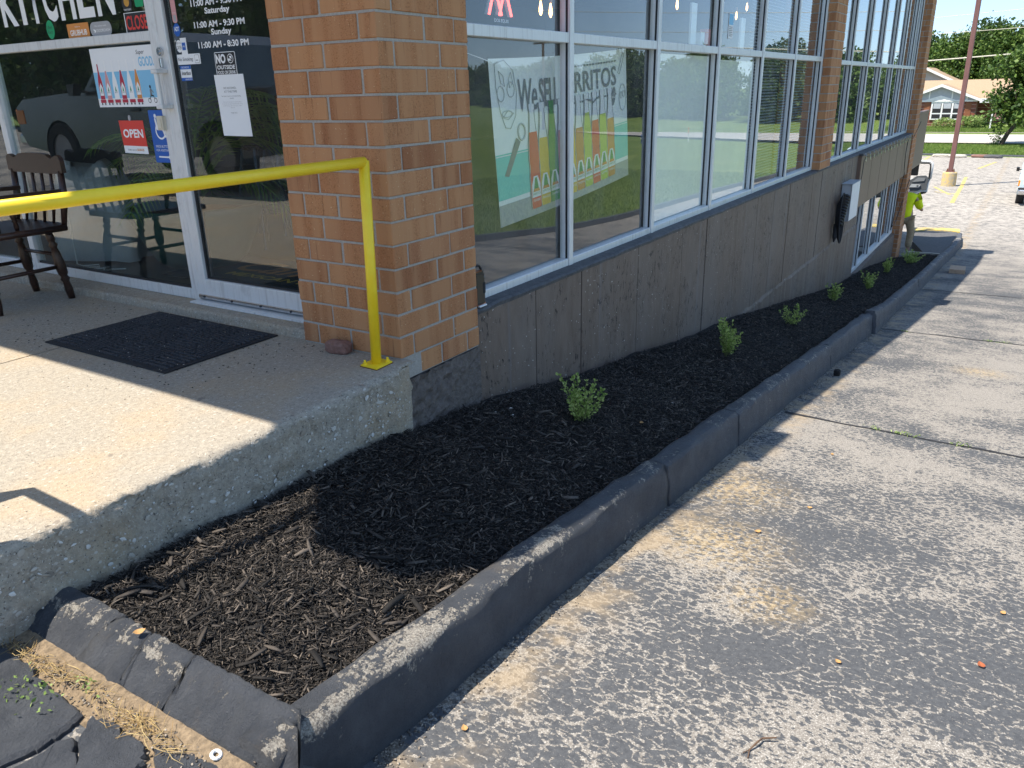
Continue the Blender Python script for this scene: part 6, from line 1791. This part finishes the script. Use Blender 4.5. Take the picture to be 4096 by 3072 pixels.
# ================================================================== VEHICLES
def wheel(parent, x, y, r, w, rim='greymetal'):
    g = G(); g.lathe([(r * .62, -w / 2), (r * .92, -w / 2), (r, -w * .36), (r, w * .36), (r * .92, w / 2), (r * .62, w / 2)], 28, (x, y, r), 'y', cap=False)
    t = g.build('wheel', 'tyre', parent, smooth=False)
    g = G(); g.lathe([(r * .63, -w * .42), (r * .5, -w * .30), (r * .16, -w * .34), (r * .15, -w * .40)], 20, (x, y, r), 'y'); g.lathe([(r * .63, w * .42), (r * .5, w * .30), (r * .16, w * .34), (r * .15, w * .40)], 20, (x, y, r), 'y'); g.build('rim', rim, t)
def pickup(name, label, loc, rotz, paint, sc=1.0):
    t = thing(name, label, 'pickup truck', loc, rotz=rotz)
    W = .93
    def side(poly, y0, y1, mat, nm, bev=.06):
        c = (sum(p[0] for p in poly) / len(poly), sum(p[1] for p in poly) / len(poly))
        ins = [(p[0] + (c[0] - p[0]) * .02 * 1, p[1] + (c[1] - p[1]) * bev) for p in poly]
        g = G(); n = len(poly)
        vs = [(x, y0, z) for x, z in ins] + [(x, y0 + .05, z) for x, z in poly] + [(x, y1 - .05, z) for x, z in poly] + [(x, y1, z) for x, z in ins]
        fs = [tuple(range(n))[::-1], tuple(range(3 * n, 4 * n))] + [(l * n + i, l * n + (i + 1) % n, (l + 1) * n + (i + 1) % n, (l + 1) * n + i) for l in range(3) for i in range(n)]
        g.add(vs, fs); return g.build(nm, mat, t)
    arch = lambda cx, r: [(cx + r * math.cos(a), .38 + r * math.sin(a)) for a in np.linspace(math.pi, 0, 9)]
    body = [(-2.65, .45)] + arch(-1.65, .43) + arch(1.65, .43) + [(2.55, .45), (2.68, .62), (2.66, .98), (2.45, 1.08), (1.05, 1.16), (-2.62, 1.14)]
    side(body, -W, W, paint, 'body', .02)
    cab = [(-1.0, 1.13), (1.05, 1.13), (.40, 1.66), (.20, 1.76), (-.75, 1.78), (-.98, 1.66)]
    side(cab, -W + .08, W - .08, paint, 'cab', .03)
    for s_ in (-1, 1):
        y = s_ * (W - .078)
        for poly in ([(-.88, 1.20), (-.10, 1.20), (-.10, 1.67), (-.78, 1.67)], [(-.02, 1.20), (.86, 1.20), (.32, 1.64), (.18, 1.67), (-.02, 1.67)]):
            g = G(); g.prism(poly, y, y + s_ * .006, lambda u, v, d: (u, d, v)); g.build('side_window', 'carglass', t)
        g = G(); g.prism([(.86, 1.10), (.96, 1.10), (.98, 1.24), (.80, 1.24)], y + s_ * .14, y + s_ * .24, lambda u, v, d: (u, d, v)); m = g.build('mirror', 'black', t)
        g = G(); g.tube([(.86, y, 1.14), (.88, y + s_ * .15, 1.16)], .018, 6); g.build('bracket', 'black', m)
        g = G(); g.box(2.50, s_ * .62 - .16, .78, 2.685, s_ * .62 + .16, .95, .02); g.build('headlight', 'print_white', t)
        g = G(); g.box(2.44, s_ * .865 - .075, .74, 2.66, s_ * .865 + .075, .95, .02); g.build('marker_light', 'amber', t)
        g = G(); g.box(-2.66, s_ * .80 - .09, .70, -2.58, s_ * .80 + .09, 1.05, .01); g.build('tail_light', 'redlens', t)
        g = G(); g.box(-.25, s_ * (W + .001), .90, -.08, s_ * (W + .022), .94, .004) if s_ > 0 else g.box(-.25, -(W + .022), .90, -.08, -(W + .001), .94, .004); g.build('door_handle', 'black', t)
        for x in (-1.65, 1.65): wheel(t, x, s_ * (W - .12), .385, .25)
    g = G(); g.add([(.99, -.78, 1.17), (.99, .78, 1.17), (.41, .70, 1.64), (.41, -.70, 1.64)], [(0, 1, 2, 3)]); g.v = [(x + .045, y, z + .03) for x, y, z in g.v]; g.add([(x - .03, y, z - .02) for x, y, z in g.v[:4]], [(0, 1, 2, 3)]); g.build('windscreen', 'carglass', t)
    g = G(); g.box(2.60, -.44, .74, 2.69, .44, .98, .01); g.build('grille', 'black', t)
    g = G(); g.box(2.50, -.90, .46, 2.80, .90, .63, .04); g.build('bumper', 'chrome', t)
    g = G(); g.box(2.48, -.92, .635, 2.76, .92, .70, .02); g.build('bumper_pad', 'black', t)
    g = G(); g.box(-2.78, -.88, .45, -2.60, .88, .62, .03); g.build('bumper', 'chrome', t)
    g = G(); g.box(-2.55, -.78, 1.145, -1.06, .78, 1.15); g.build('bed', 'blackmatte', t)
    t.scale = (sc, sc, sc)
    return t
pickup('pickup_truck', 'pale blue pickup truck at the right edge of the lot, amber light in view', (33.2, -2.98, float(za(33.0)) + .01), math.pi, 'carpale', .98)
pickup('pickup_truck', 'dark pickup truck parked in front of the restaurant, seen reflected in the glass', (-4.75, 8.1, 0.0), R(90), 'carsilver', 1.08)

# work truck, mostly hidden behind the far pillar, with its near door swung open
zt = float(za(20.6))
wt = thing('work_truck', 'white work truck behind the far pillar with its cab door swung open', 'truck', (20.2, 1.6, zt))
def wc(o): return world_child(o, wt)
g = G(); g.prism([(19.75, zt + .62), (21.75, zt + .62), (21.95, zt + 1.05), (21.85, zt + 1.35), (21.45, zt + 2.25), (19.80, zt + 2.30)], .72, 2.55, lambda u, v, d: (u, d, v)); wc(g.build('cab', 'carwhite'))
g = G(); g.prism([(19.95, zt + 1.45), (21.05, zt + 1.42), (20.98, zt + 2.12), (19.98, zt + 2.15)], .712, .719, lambda u, v, d: (u, d, v)); wc(g.build('cab_opening', 'trim'))
g = G(); g.box(14 + 3.9, .75, zt + .75, 19.7, 2.5, zt + .92, .01); wc(g.build('flat_bed', 'greymetal'))
for x in (18.6, 21.2):
    for y in (.92, 2.35):
        g = G(); r = .38; g.lathe([(r * .6, -.11), (r * .93, -.11), (r, -.07), (r, .07), (r * .93, .11), (r * .6, .11)], 26, (x, y, zt + r), 'y'); tt_ = wc(g.build('wheel', 'tyre'))
        g = G(); g.lathe([(r * .6, -.10), (r * .2, -.06)], 18, (x, y, zt + r), 'y'); g.lathe([(r * .6, .10), (r * .2, .06)], 18, (x, y, zt + r), 'y'); o = g.build('rim', 'white', tt_)
XD = 20.95
def dY(u): return .44 - u * .60      # u 0 hinge .. 1 free edge
def dZ(v): return -1.86 + v * 1.03
def dplate(poly, d0, d1, mat, nm, par=None):
    g = G(); g.prism([(dY(u), dZ(v)) for u, v in poly], d0, d1, lambda u, v, d: (XD - d, u, v)); o = wc(g.build(nm, mat)); return o
dplate([(0, .0), (.30, .06), (.52, .20), (.72, .26), (.95, .25), (.97, .32), (1.0, .62), (1.0, .58), (.0, .58)], -.05, .02, 'carwhite', 'door')
g = G(); g.tube([(XD - .0, dY(u), dZ(v)) for u, v in ((.0, .56), (.02, .97), (.06, 1.0), (.86, 1.0), (.96, .96), (.985, .88), (.985, .58))], .032, 8); wc(g.build('window_frame', 'carwhite', smooth=True))
g = G(); g.tube([(XD - .03, dY(u), dZ(v)) for u, v in ((.06, .56), (.07, .93), (.10, .955), (.84, .955), (.91, .93), (.93, .88), (.93, .58))], .016, 6); wc(g.build('window_seal', 'black'))
dplate([(.04, .08), (.28, .12), (.50, .26), (.70, .315), (.90, .30), (.92, .60), (.80, .66), (.45, .64), (.25, .55), (.04, .48)], .021, .05, 'trim', 'trim_panel')
dplate([(.22, .36), (.60, .37), (.66, .43), (.30, .44)], .051, .085, 'greymetal', 'armrest')
dplate([(.30, .49), (.78, .53), (.80, .60), (.50, .60)], .051, .07, 'print_midgrey', 'grab_recess')
dplate([(.06, .14), (.20, .17), (.26, .30), (.06, .30)], .051, .06, 'greymetal', 'door_pocket')
dplate([(.50, .40), (.58, .405), (.58, .425), (.50, .42)], .086, .095, 'chrome', 'inner_handle')
dplate([(.0, -.14), (.12, -.16), (.40, -.02), (.56, .16), (.9, .22), (.93, .25), (.72, .255), (.52, .19), (.30, .05), (.0, -.02)], -.02, .03, 'black', 'door_seal')
g = G(); g.box(XD + .25, .18, zt + 1.62, XD + .32, .38, zt + 1.95, .015); g.tube([(XD + .28, .34, zt + 1.72), (XD + .2, .6, zt + 1.70)], .015, 6); wc(g.build('mirror', 'black'))

# ================================================================== LAMP POLE
zp = float(za(38.0)); pl = thing('lamp_pole', 'tall brown metal lamp pole on a flaking yellow concrete base', 'lamp pole', (38.3, .63, zp))
g = G(); g.lathe([(.305, -.1), (.300, .02), (.292, .56), (.275, .60), (.20, .605)], 26); g.build('base', 'yellowbase', pl)
g = G(); g.prism(rrect(.19, .19, .03, 3), .64, 9.5, lambda u, v, d: (u + .0 * d, v, d)); g.build('shaft', 'polebrown', pl)
g = G(); g.box(-.17, -.17, .607, .17, .17, .64, .004); g.build('base_plate', 'polebrown', pl)
for k in range(4):
    a = R(45 + 90 * k); g = G(); g.lathe([(.026, .64), (.026, .69), (.014, .70), (.014, .74)], 6, (.18 * math.cos(a), .18 * math.sin(a), 0)); g.build('anchor_bolt', 'rust', pl)
g = G(); g.box(-.9, -.16, 9.5, .9, .16, 9.72, .03); g.build('lamp_head', 'polebrown', pl)

# ================================================================== HOUSES
XH = 85.4; zh = -2.95
hs = thing('brick_house', 'low brick house with tan shingle roof and white framed gable across the road', 'house', (XH, 3, zh))
def hb(nm, x0, y0, z0, x1, y1, z1, m, par=hs, bev=0.0):
    g = G(); g.box(x0, y0, z0, x1, y1, z1, bev); o = g.build(nm, m)
    if par is hs: return world_child(o, hs)
    o.parent = par; return o
hb('wall', XH, 2.70, zh - .5, XH + 9, 9.3, -.62, 'housebrick')
hb('wall', XH + 2.6, -7.5, zh - .5, XH + 9, 2.69, -.62, 'housebrick')
g = G(); g.prism([(-9.0, -.80), (-8.8, -.66), (5.2, -.66), (5.2, -.80)], 0, 1, lambda u, v, d: (XH + 1.5 if d else XH + 9.6, -u * -1, v))
def roofp(nm, prof, y0, y1, m, par=hs):
    g = G(); g.prism(prof, y0, y1, lambda u, v, d: (u, d, v)); return world_child(g.build(nm, m), par)
roofp('roof', [(XH + 1.0, -.80), (XH + 5.6, 1.02), (XH + 5.6, 1.14), (XH + .9, -.68)], -8.2, 9.9, 'shingle')
roofp('roof', [(XH + 10.2, -.80), (XH + 5.6, 1.02), (XH + 5.6, 1.14), (XH + 10.3, -.68)], -8.2, 9.9, 'shingle')
yc = 5.74
for s_ in (-1, 1):
    g = G(); g.prism([(yc, .66), (yc + s_ * 3.5, -.72), (yc + s_ * 3.5, -.60), (yc, .80)], XH - .45, XH + 4.6, lambda u, v, d: (d, u, v)); world_child(g.build('gable_roof', 'shingle'), hs)
    g = G(); g.prism([(yc, .56), (yc + s_ * 3.52, -.82), (yc + s_ * 3.52, -.60), (yc, .80)], XH - .52, XH - .451, lambda u, v, d: (d, u, v)); world_child(g.build('barge_board', 'white'), hs)
g = G(); g.prism([(yc - 3.0, -.62), (yc + 3.0, -.62), (yc, .58)], XH - .06, XH + .02, lambda u, v, d: (d, u, v)); world_child(g.build('gable_siding', 'sidinggrey'), hs)
for dy_, h0 in ((-2.2, .30), (-.95, .80), (.95, .80), (2.2, .30)):
    hb('batten', XH - .10, yc + dy_ - .05, -.62, XH - .061, yc + dy_ + .05, -.62 + h0 * 1.0, 'white')
g = G(); g.prism([(yc - 1.3, -.60), (yc + 1.3, -.60), (yc + .5, -.36), (yc, -.20), (yc - .5, -.36)], XH - .11, XH - .062, lambda u, v, d: (d, u, v)); world_child(g.build('gable_trim', 'white'), hs)
hb('band', XH - .14, yc - 3.1, -.76, XH - .03, yc + 3.1, -.61, 'white')
wy0, wy1, wz0, wz1 = 3.70, 6.42, -2.36, -.78
wdw = hb('window', XH - .09, wy0, wz0, XH - .001, wy1, wz1, 'white')
cols_ = [(wy0 + .14, wy0 + .85), (wy0 + 1.0, wy1 - 1.0), (wy1 - .86, wy1 - .14)]
for a, b_ in cols_:
    hb('pane', XH - .10, a, wz0 + .62, XH - .092, b_, wz1 - .12, 'carglass', wdw); hb('pane', XH - .10, a, wz0 + .12, XH - .092, b_, wz0 + .50, 'carglass', wdw)
    hb('curtain', XH - .105, a + .05, wz0 + 1.0, XH - .101, b_ - .05, wz1 - .14, 'sidinggrey', wdw)
for y0 in (wy0 - .62, wy1 + .12):
    sh = hb('shutter', XH - .05, y0, wz0 + .02, XH - .001, y0 + .48, wz1 - .08, 'shutter')
    for z in (wz0 + .25, wz0 + .8, wz0 + 1.3): hb('slat', XH - .066, y0 + .03, z, XH - .051, y0 + .45, z + .08, 'shutter', sh)
dw = hb('door', XH + 2.52, -1.2, zh, XH + 2.6, -.2, -.85, 'white')
hb('window', XH + 2.52, -5.0, -2.1, XH + 2.6, -3.0, -.9, 'white'); hb('window_glass', XH + 2.50, -4.9, -2.0, XH + 2.519, -3.1, -1.0, 'carglass')
for y in (.35, -2.4): hb('porch_post', XH + .9, y, zh, XH + 1.02, y + .12, -.70, 'white')
hb('chimney', XH + 6.0, -3.0, .6, XH + 6.7, -2.2, 1.9, 'housebrick')
hb('plinth', XH - .02, 2.66, zh - .5, XH + .0, 9.3, zh + .05, 'pave')
nb = hb('number_board', XH - .58, 1.05, -.86, XH - .53, 2.45, -.50, 'white')
MB_ = Matrix(((0, 0, -1, XH - .585), (-1, 0, 0, 0), (0, 1, 0, 0), (0, 0, 0, 1)))
o = ftext('232', -2.30, -.78, -1.25, -.58, 'print_black', MB_, None, bold=.01); o.parent = nb
h2 = thing('second_house', 'pale house gable with tan roof showing behind the brick house', 'house', (97, 9, -2.5))
g = G(); g.box(97, 5.6, -3, 104, 13.5, .9); world_child(g.build('wall', 'sidinggrey'), h2)
g = G(); g.prism([(5.75, .9), (13.3, .9), (8.45, 2.2)], 96.98, 97.05, lambda u, v, d: (d, u, v)); world_child(g.build('gable', 'sidinggrey'), h2)
for a, b_ in (((8.5, 2.25), (5.35, .75)), ((8.5, 2.25), (14, .2))):
    g = G(); g.prism([a, b_, (b_[0], b_[1] + .22), (a[0], a[1] + .22)], 96.3, 105, lambda u, v, d: (d, u, v)); world_child(g.build('roof', 'shingle'), h2)
    g = G(); g.prism([(a[0], a[1] - .05), (b_[0], b_[1] - .05), (b_[0], b_[1] + .2), (a[0], a[1] + .2)], 96.2, 96.29, lambda u, v, d: (d, u, v)); world_child(g.build('barge_board', 'white'), h2)
# sale sign post on the far lawn, and planting before the house
sp2 = thing('sign_post', 'white post with a small hanging board on the far lawn', 'sign', (82.9, 1.2, -3.15))
g = G(); g.box(-.06, -.06, 0, .06, .06, 1.75, .01); g.build('post', 'white', sp2)
g = G(); g.box(-.05, -.95, 1.62, .05, -.06, 1.72, .01); g.build('arm', 'white', sp2)
g = G(); g.box(-.02, -.85, .95, .02, -.20, 1.55, .005); g.build('board', 'print_pink', sp2)
def bush(x, y, r_, h, m, label, n=420, spiky=False, ls=.10):
    t = thing('garden_bush', label, 'bush', (x, y, float(za(x)) - .05), 'bushes before the brick house')
    u = rng.normal(size=(n, 3)); u /= np.linalg.norm(u, axis=1)[:, None]; rad = rng.uniform(.35, 1, n)[:, None] ** .5
    P = u * rad * np.array([r_, r_ * 1.2, h * .55]) + np.array([0, 0, h * .5]); P[:, 2] = np.abs(P[:, 2])
    link('foliage', leaf_quads('foliage', P, ls, m, .8 if not spiky else 1.5, .3 if spiky else .6), t)
    g = G(); g.tube([(0, 0, -.1), (0, 0, h * .5)], .03, 5); g.build('stem', 'bark', t)
    return t
bush(83.9, 5.0, .85, .95, 'weedleaf', 'bushy green shrub below the house window, left of the pole', 500, True, .14)
bush(83.9, 3.2, .8, 1.1, 'weedleaf', 'spiky green shrub beside the house window, right of the pole', 500, True, .16)
bush(83.7, 2.5, .75, 1.15, 'weedleaf', 'tall leaning spiky shrub before the recessed brick wall', 460, True, .17)
bush(83.6, 4.15, .30, .8, 'palm', 'small yellow flowering bush under the house window', 160, False, .07)
bush(83.9, 1.9, .35, .3, 'treeleaf', 'low round bush by the porch of the house', 160, False, .07)
bush(83.7, -1.1, 1.0, .95, 'weedleaf', 'green shrub behind the trunk of the street tree', 460, True, .15)
bush(83.7, -2.6, .5, .8, 'palm', 'yellow green bush at the right of the house front', 200, False, .07)

# ================================================================== TREES
def tree_meshes(seed, h, cw, nl, ls, mat, lobes, base=.25):
    """trunk and crown meshes of a tree of height h, crown half width cw"""
    r = np.random.default_rng(seed)
    g = G(); tr = .022 * h
    top = Vector((r.normal() * .05 * h, r.normal() * .05 * h, h * .72))
    g.tube([(0, 0, -.3), (r.normal() * .02 * h, r.normal() * .02 * h, h * .22), tuple(top * .62), tuple(top)], [tr * 1.35, tr, tr * .6, tr * .2], 9)
    C = []
    for k in range(lobes):
        a = r.uniform(0, 6.28); zz = base + (1 - base) * r.uniform(.08, .92); prof = math.sin(math.pi * min(.98, (zz - base) / (1 - base) * .82 + .16)) ** .7
        rad = cw * prof * r.uniform(.25, .85)
        c = Vector((math.cos(a) * rad, math.sin(a) * rad, h * zz)); C.append((c, cw * r.uniform(.24, .44)))
        s0 = Vector((0, 0, h * max(.16, zz * .55))); m = s0.lerp(c, .5) + Vector((0, 0, -.03 * h))
        g.tube([s0, m, c], [tr * .42, tr * .25, tr * .08], 5)
    per = nl // lobes; P = []
    for c, rd in C:
        u = r.normal(size=(per, 3)); u /= np.linalg.norm(u, axis=1)[:, None]; q = r.uniform(.15, 1.0, per)[:, None] ** .45
        p = np.array(c) + u * q * rd * np.array([1, 1, .78]) * r.uniform(.75, 1.25, (per, 1))
        P.append(p)
    P = np.concatenate(P)
    return g.mesh('trunk', 'bark', True), leaf_quads('crown', P, ls, mat, .5, .7)
KIN = [tree_meshes(101, 8.6, 4.6, 10500, .18, 'treeleaf2', 46, .10), tree_meshes(102, 8.8, 4.2, 10500, .18, 'treeleaf', 42, .12), tree_meshes(103, 7.6, 4.8, 10500, .19, 'treeleaf', 44, .08)]
def tree(x, y, k, s, label, group='trees of the wooded strip behind the houses', rz=None, z=None, sz=1.0):
    t = thing('tree', label, 'tree', (x, y, (float(za(x)) if z is None else z)), group, rotz=random.uniform(0, 6.28) if rz is None else rz)
    t.scale = (s, s, s * sz)
    link('trunk', KIN[k][0], t); link('crown', KIN[k][1], t)
    return t
far_lab = ['dark tree at the left end of the wood, next to the far pillar', 'tall tree of the wood behind the small pale gable', 'broad tree of the wood just left of the lamp pole', 'tall tree of the wood behind the lamp pole', 'highest crown of the wood right of the lamp pole', 'tree of the wood above the right part of the house roof', 'tree of the wood at the right edge of the view', 'tree of the wood behind the nearer maple, right edge']
for i, (x, y, k, s, sz) in enumerate(((112, 10.9, 0, .98, 1.0), (108, 8.6, 2, .92, .98), (107, 6.6, 1, .98, 1.02), (109, 4.2, 0, 1.04, 1.06), (106, 2.4, 1, .98, 1.08), (110, .2, 2, 1.02, 1.06), (106, -1.6, 0, .94, 1.0), (111, -4.0, 1, .98, .98))):
    tree(x, y, k, s, far_lab[i], z=float(za(x)) - .6, sz=sz)
k2 = 0
dirs = ['behind the road, first past the right edge', 'behind the road, second past the right edge', 'behind the road, third past the right edge', 'behind the road, fourth past the right edge', 'behind the road, fifth past the right edge', 'behind the road, sixth past the right edge']
for i, (x, y, k, s) in enumerate(((91, -15, 2, .95), (90, -22, 0, .90), (92, -29, 1, .92), (95, -35, 2, .95), (97, -42, 0, .9), (101, -49, 1, 1.0), (105, -55, 2, .95), (109, -61, 0, 1.0), (113, -68, 1, .95), (118, -75, 2, 1.0), (124, -83, 0, 1.05), (131, -92, 1, 1.1), (140, -99, 2, 1.1), (99, -24, 0, 1.05), (104, -36, 1, 1.1), (110, -48, 0, 1.1), (93, -9, 1, .95))):
    tree(x, y, k, s, 'leafy tree across the road, reflected in the side windows, seen only as a reflection', 'trees reflected in the side windows', z=-3.4)
for i, (x, y, k, s) in enumerate(((-26, 26, 0, 1.15), (-30, 34, 2, 1.25), (-22, 40, 1, 1.2), (-34, 18, 1, 1.2), (-30, 48, 0, 1.3), (-38, 26, 2, 1.3), (-24, 55, 2, 1.3), (-16, 62, 0, 1.3), (-33, 9, 2, 1.1))):
    tree(x, y, k, s, 'dark tree beyond the front lot, seen reflected in the entrance glass', 'trees reflected in the entrance glass', z=-.3)
# the nearer maple on the grass verge
tm, cm = tree_meshes(210, 6.5, 2.9, 11000, .135, 'treeleaf', 54, .22)
mp = thing('maple_tree', 'small leafy maple with a leaning trunk on the near grass verge', 'tree', (66.2, -1.35, float(za(66.2))))
g = G(); g.tube([(0, 1.05, -.3), (.05, .98, .25), (.0, .72, .95), (.0, .38, 1.5), (0, .25, 2.1), (0, .1, 3.2), (0, 0, 4.6)], [.20, .165, .145, .14, .11, .08, .03], 10)
for a in range(9):
    q = 6.28 * a / 9; g.tube([(0, .3, 1.7 + .12 * a), (.8 * math.cos(q), .2 + .8 * math.sin(q), 2.3 + .18 * a), (1.9 * math.cos(q), 1.9 * math.sin(q), 2.9 + .22 * a)], [.06, .04, .012], 6)
g.build('trunk', 'bark', mp, smooth=True)
o = link('crown', cm, mp); o.location = (0, -.15, .05)
n = 240; P = np.stack([rng.normal(0, .22, n), rng.normal(1.25, .2, n), rng.uniform(.1, 1.1, n)], -1)
link('trunk_shoots', leaf_quads('trunk_shoots', P, .07, 'treeleaf', .6), mp)['kind'] = 'stuff'

# grass blades on the verges and on the reflected island
def grass(n, x0, x1, y0, y1, dz, hmin, hmax, label, name='grass'):
    P = np.stack([rng.uniform(x0, x1, n), rng.uniform(y0, y1, n), np.zeros(n)], -1); P[:, 2] = za(P[:, 0]) + dz
    hh = rng.uniform(hmin, hmax, n); a = rng.uniform(0, 6.28, n); w = hh * .11
    dx, dy = np.cos(a) * w, np.sin(a) * w
    le = rng.normal(0, .35, (n, 2)) * hh[:, None]
    V = np.stack([P + np.stack([dx, dy, 0 * dx], -1), P - np.stack([dx, dy, 0 * dx], -1), P + np.stack([le[:, 0], le[:, 1], hh], -1)], 1).reshape(-1, 3)
    o = link(name, np_mesh(name, V, np.arange(3 * n).reshape(n, 3), 'grassblade')); o['kind'] = 'stuff'; return tag(o, label, 'grass')
grass(60000, 58.4, 67.2, -10, 6, .07, .08, .20, 'mown grass of the verge on the near side of the road')
grass(40000, 80.3, 84.5, -10, 9, .02, .08, .20, 'mown grass of the far lawn before the brick house')
grass(60000, 4, 40, -20, -8.45, .12, .05, .11, 'grass of the island across the drive, seen reflected')
# rubble and stones edging the lot, low wall stones before the far lawn
sl = ['pale broken kerb stone at the edge of the verge, left of the lamp pole', 'flat grey stone at the lot edge beside the lamp pole', 'reddish stone at the lot edge right of the lamp pole', 'broken stone at the corner of the grass verge']
for k, (x, y, m) in enumerate(((57.3, 2.6, 'pave'), (57.2, 1.7, 'pave'), (57.4, .4, 'redchunk'), (57.2, -.3, 'ledge'))):
    lump((.25, .55, .11), 60 + k, m, 'edge_stone', sl[k], 'stone', (x, y, float(za(x))), 1)['group'] = 'stones along the edge of the lot'

# ================================================================== POWER LINES, HYDRANT, MARKER
def pole(x, y, label):
    t = thing('utility_pole', label, 'utility pole', (x, y, -3.4))
    g = G(); g.tube([(0, 0, -.5), (0, 0, 10.5)], [.17, .11], 10); g.build('shaft', 'bark', t, smooth=True)
    g = G(); g.box(-.06, -1.2, 9.4, .06, 1.2, 9.55); g.build('cross_arm', 'bark', t)
    for y2 in (-1.0, 0, 1.0):
        g = G(); g.lathe([(.05, 9.55), (.06, 9.62), (.03, 9.72)], 8, (0, y2, 0)); g.build('insulator', 'greymetal', t)
pole(78.5, 46, 'wooden utility pole beyond the left side of the view'); pole(81, -46, 'wooden utility pole down the road, reflected in the side windows')
def wire(x, ya, z_a, yb, z_b, label, r=.03, sag=.9):
    P = []
    for k in range(40):
        s = k / 39; P.append((x, ya + (yb - ya) * s, z_a + (z_b - z_a) * s - sag * 4 * s * (1 - s)))
    g = G(); g.tube(P, r, 5); return tag(g.build('power_line', 'wire'), label, 'power line', 'power lines over the road')
wire(78.5, 46, 1.6, -46, 6.4, 'lowest thick cable crossing before the dark trees', .05, .95)
wire(78.6, 46, 4.4, -46, 7.2, 'middle thin wire crossing at the tops of the trees', .022, .80)
wire(78.4, 46, 5.3, -46, 9.2, 'topmost wire crossing the pale sky', .024, .9)
hy = thing('fire_hydrant', 'dark blue fire hydrant by the road, seen reflected in the second side pane', 'hydrant', (64.3, -26.3, float(za(64.3)) + .06))
g = G(); g.lathe([(.17, 0), (.17, .06), (.12, .07), (.12, .55), (.15, .57), (.15, .62), (.12, .66), (.07, .76), (.03, .78), (.03, .84)], 18); g.build('barrel', 'print_blue', hy, smooth=False)
g = G(); g.lathe([(.06, -.22), (.06, .22)], 12, (0, 0, .42), 'y'); g.lathe([(.075, -.2), (.075, 0)], 12, (0, 0, .40), 'x'); g.build('outlet', 'greymetal', hy)
mk = thing('marker_post', 'white and orange utility marker post by the road, seen reflected', 'post', (66.6, -23, float(za(66.6)) + .06))
g = G(); g.box(-.05, -.02, 0, .05, .02, .75, .01); g.build('post', 'white', mk); g = G(); g.box(-.055, -.025, .75, .055, .025, 1.25, .01); g.build('cap', 'amber', mk)
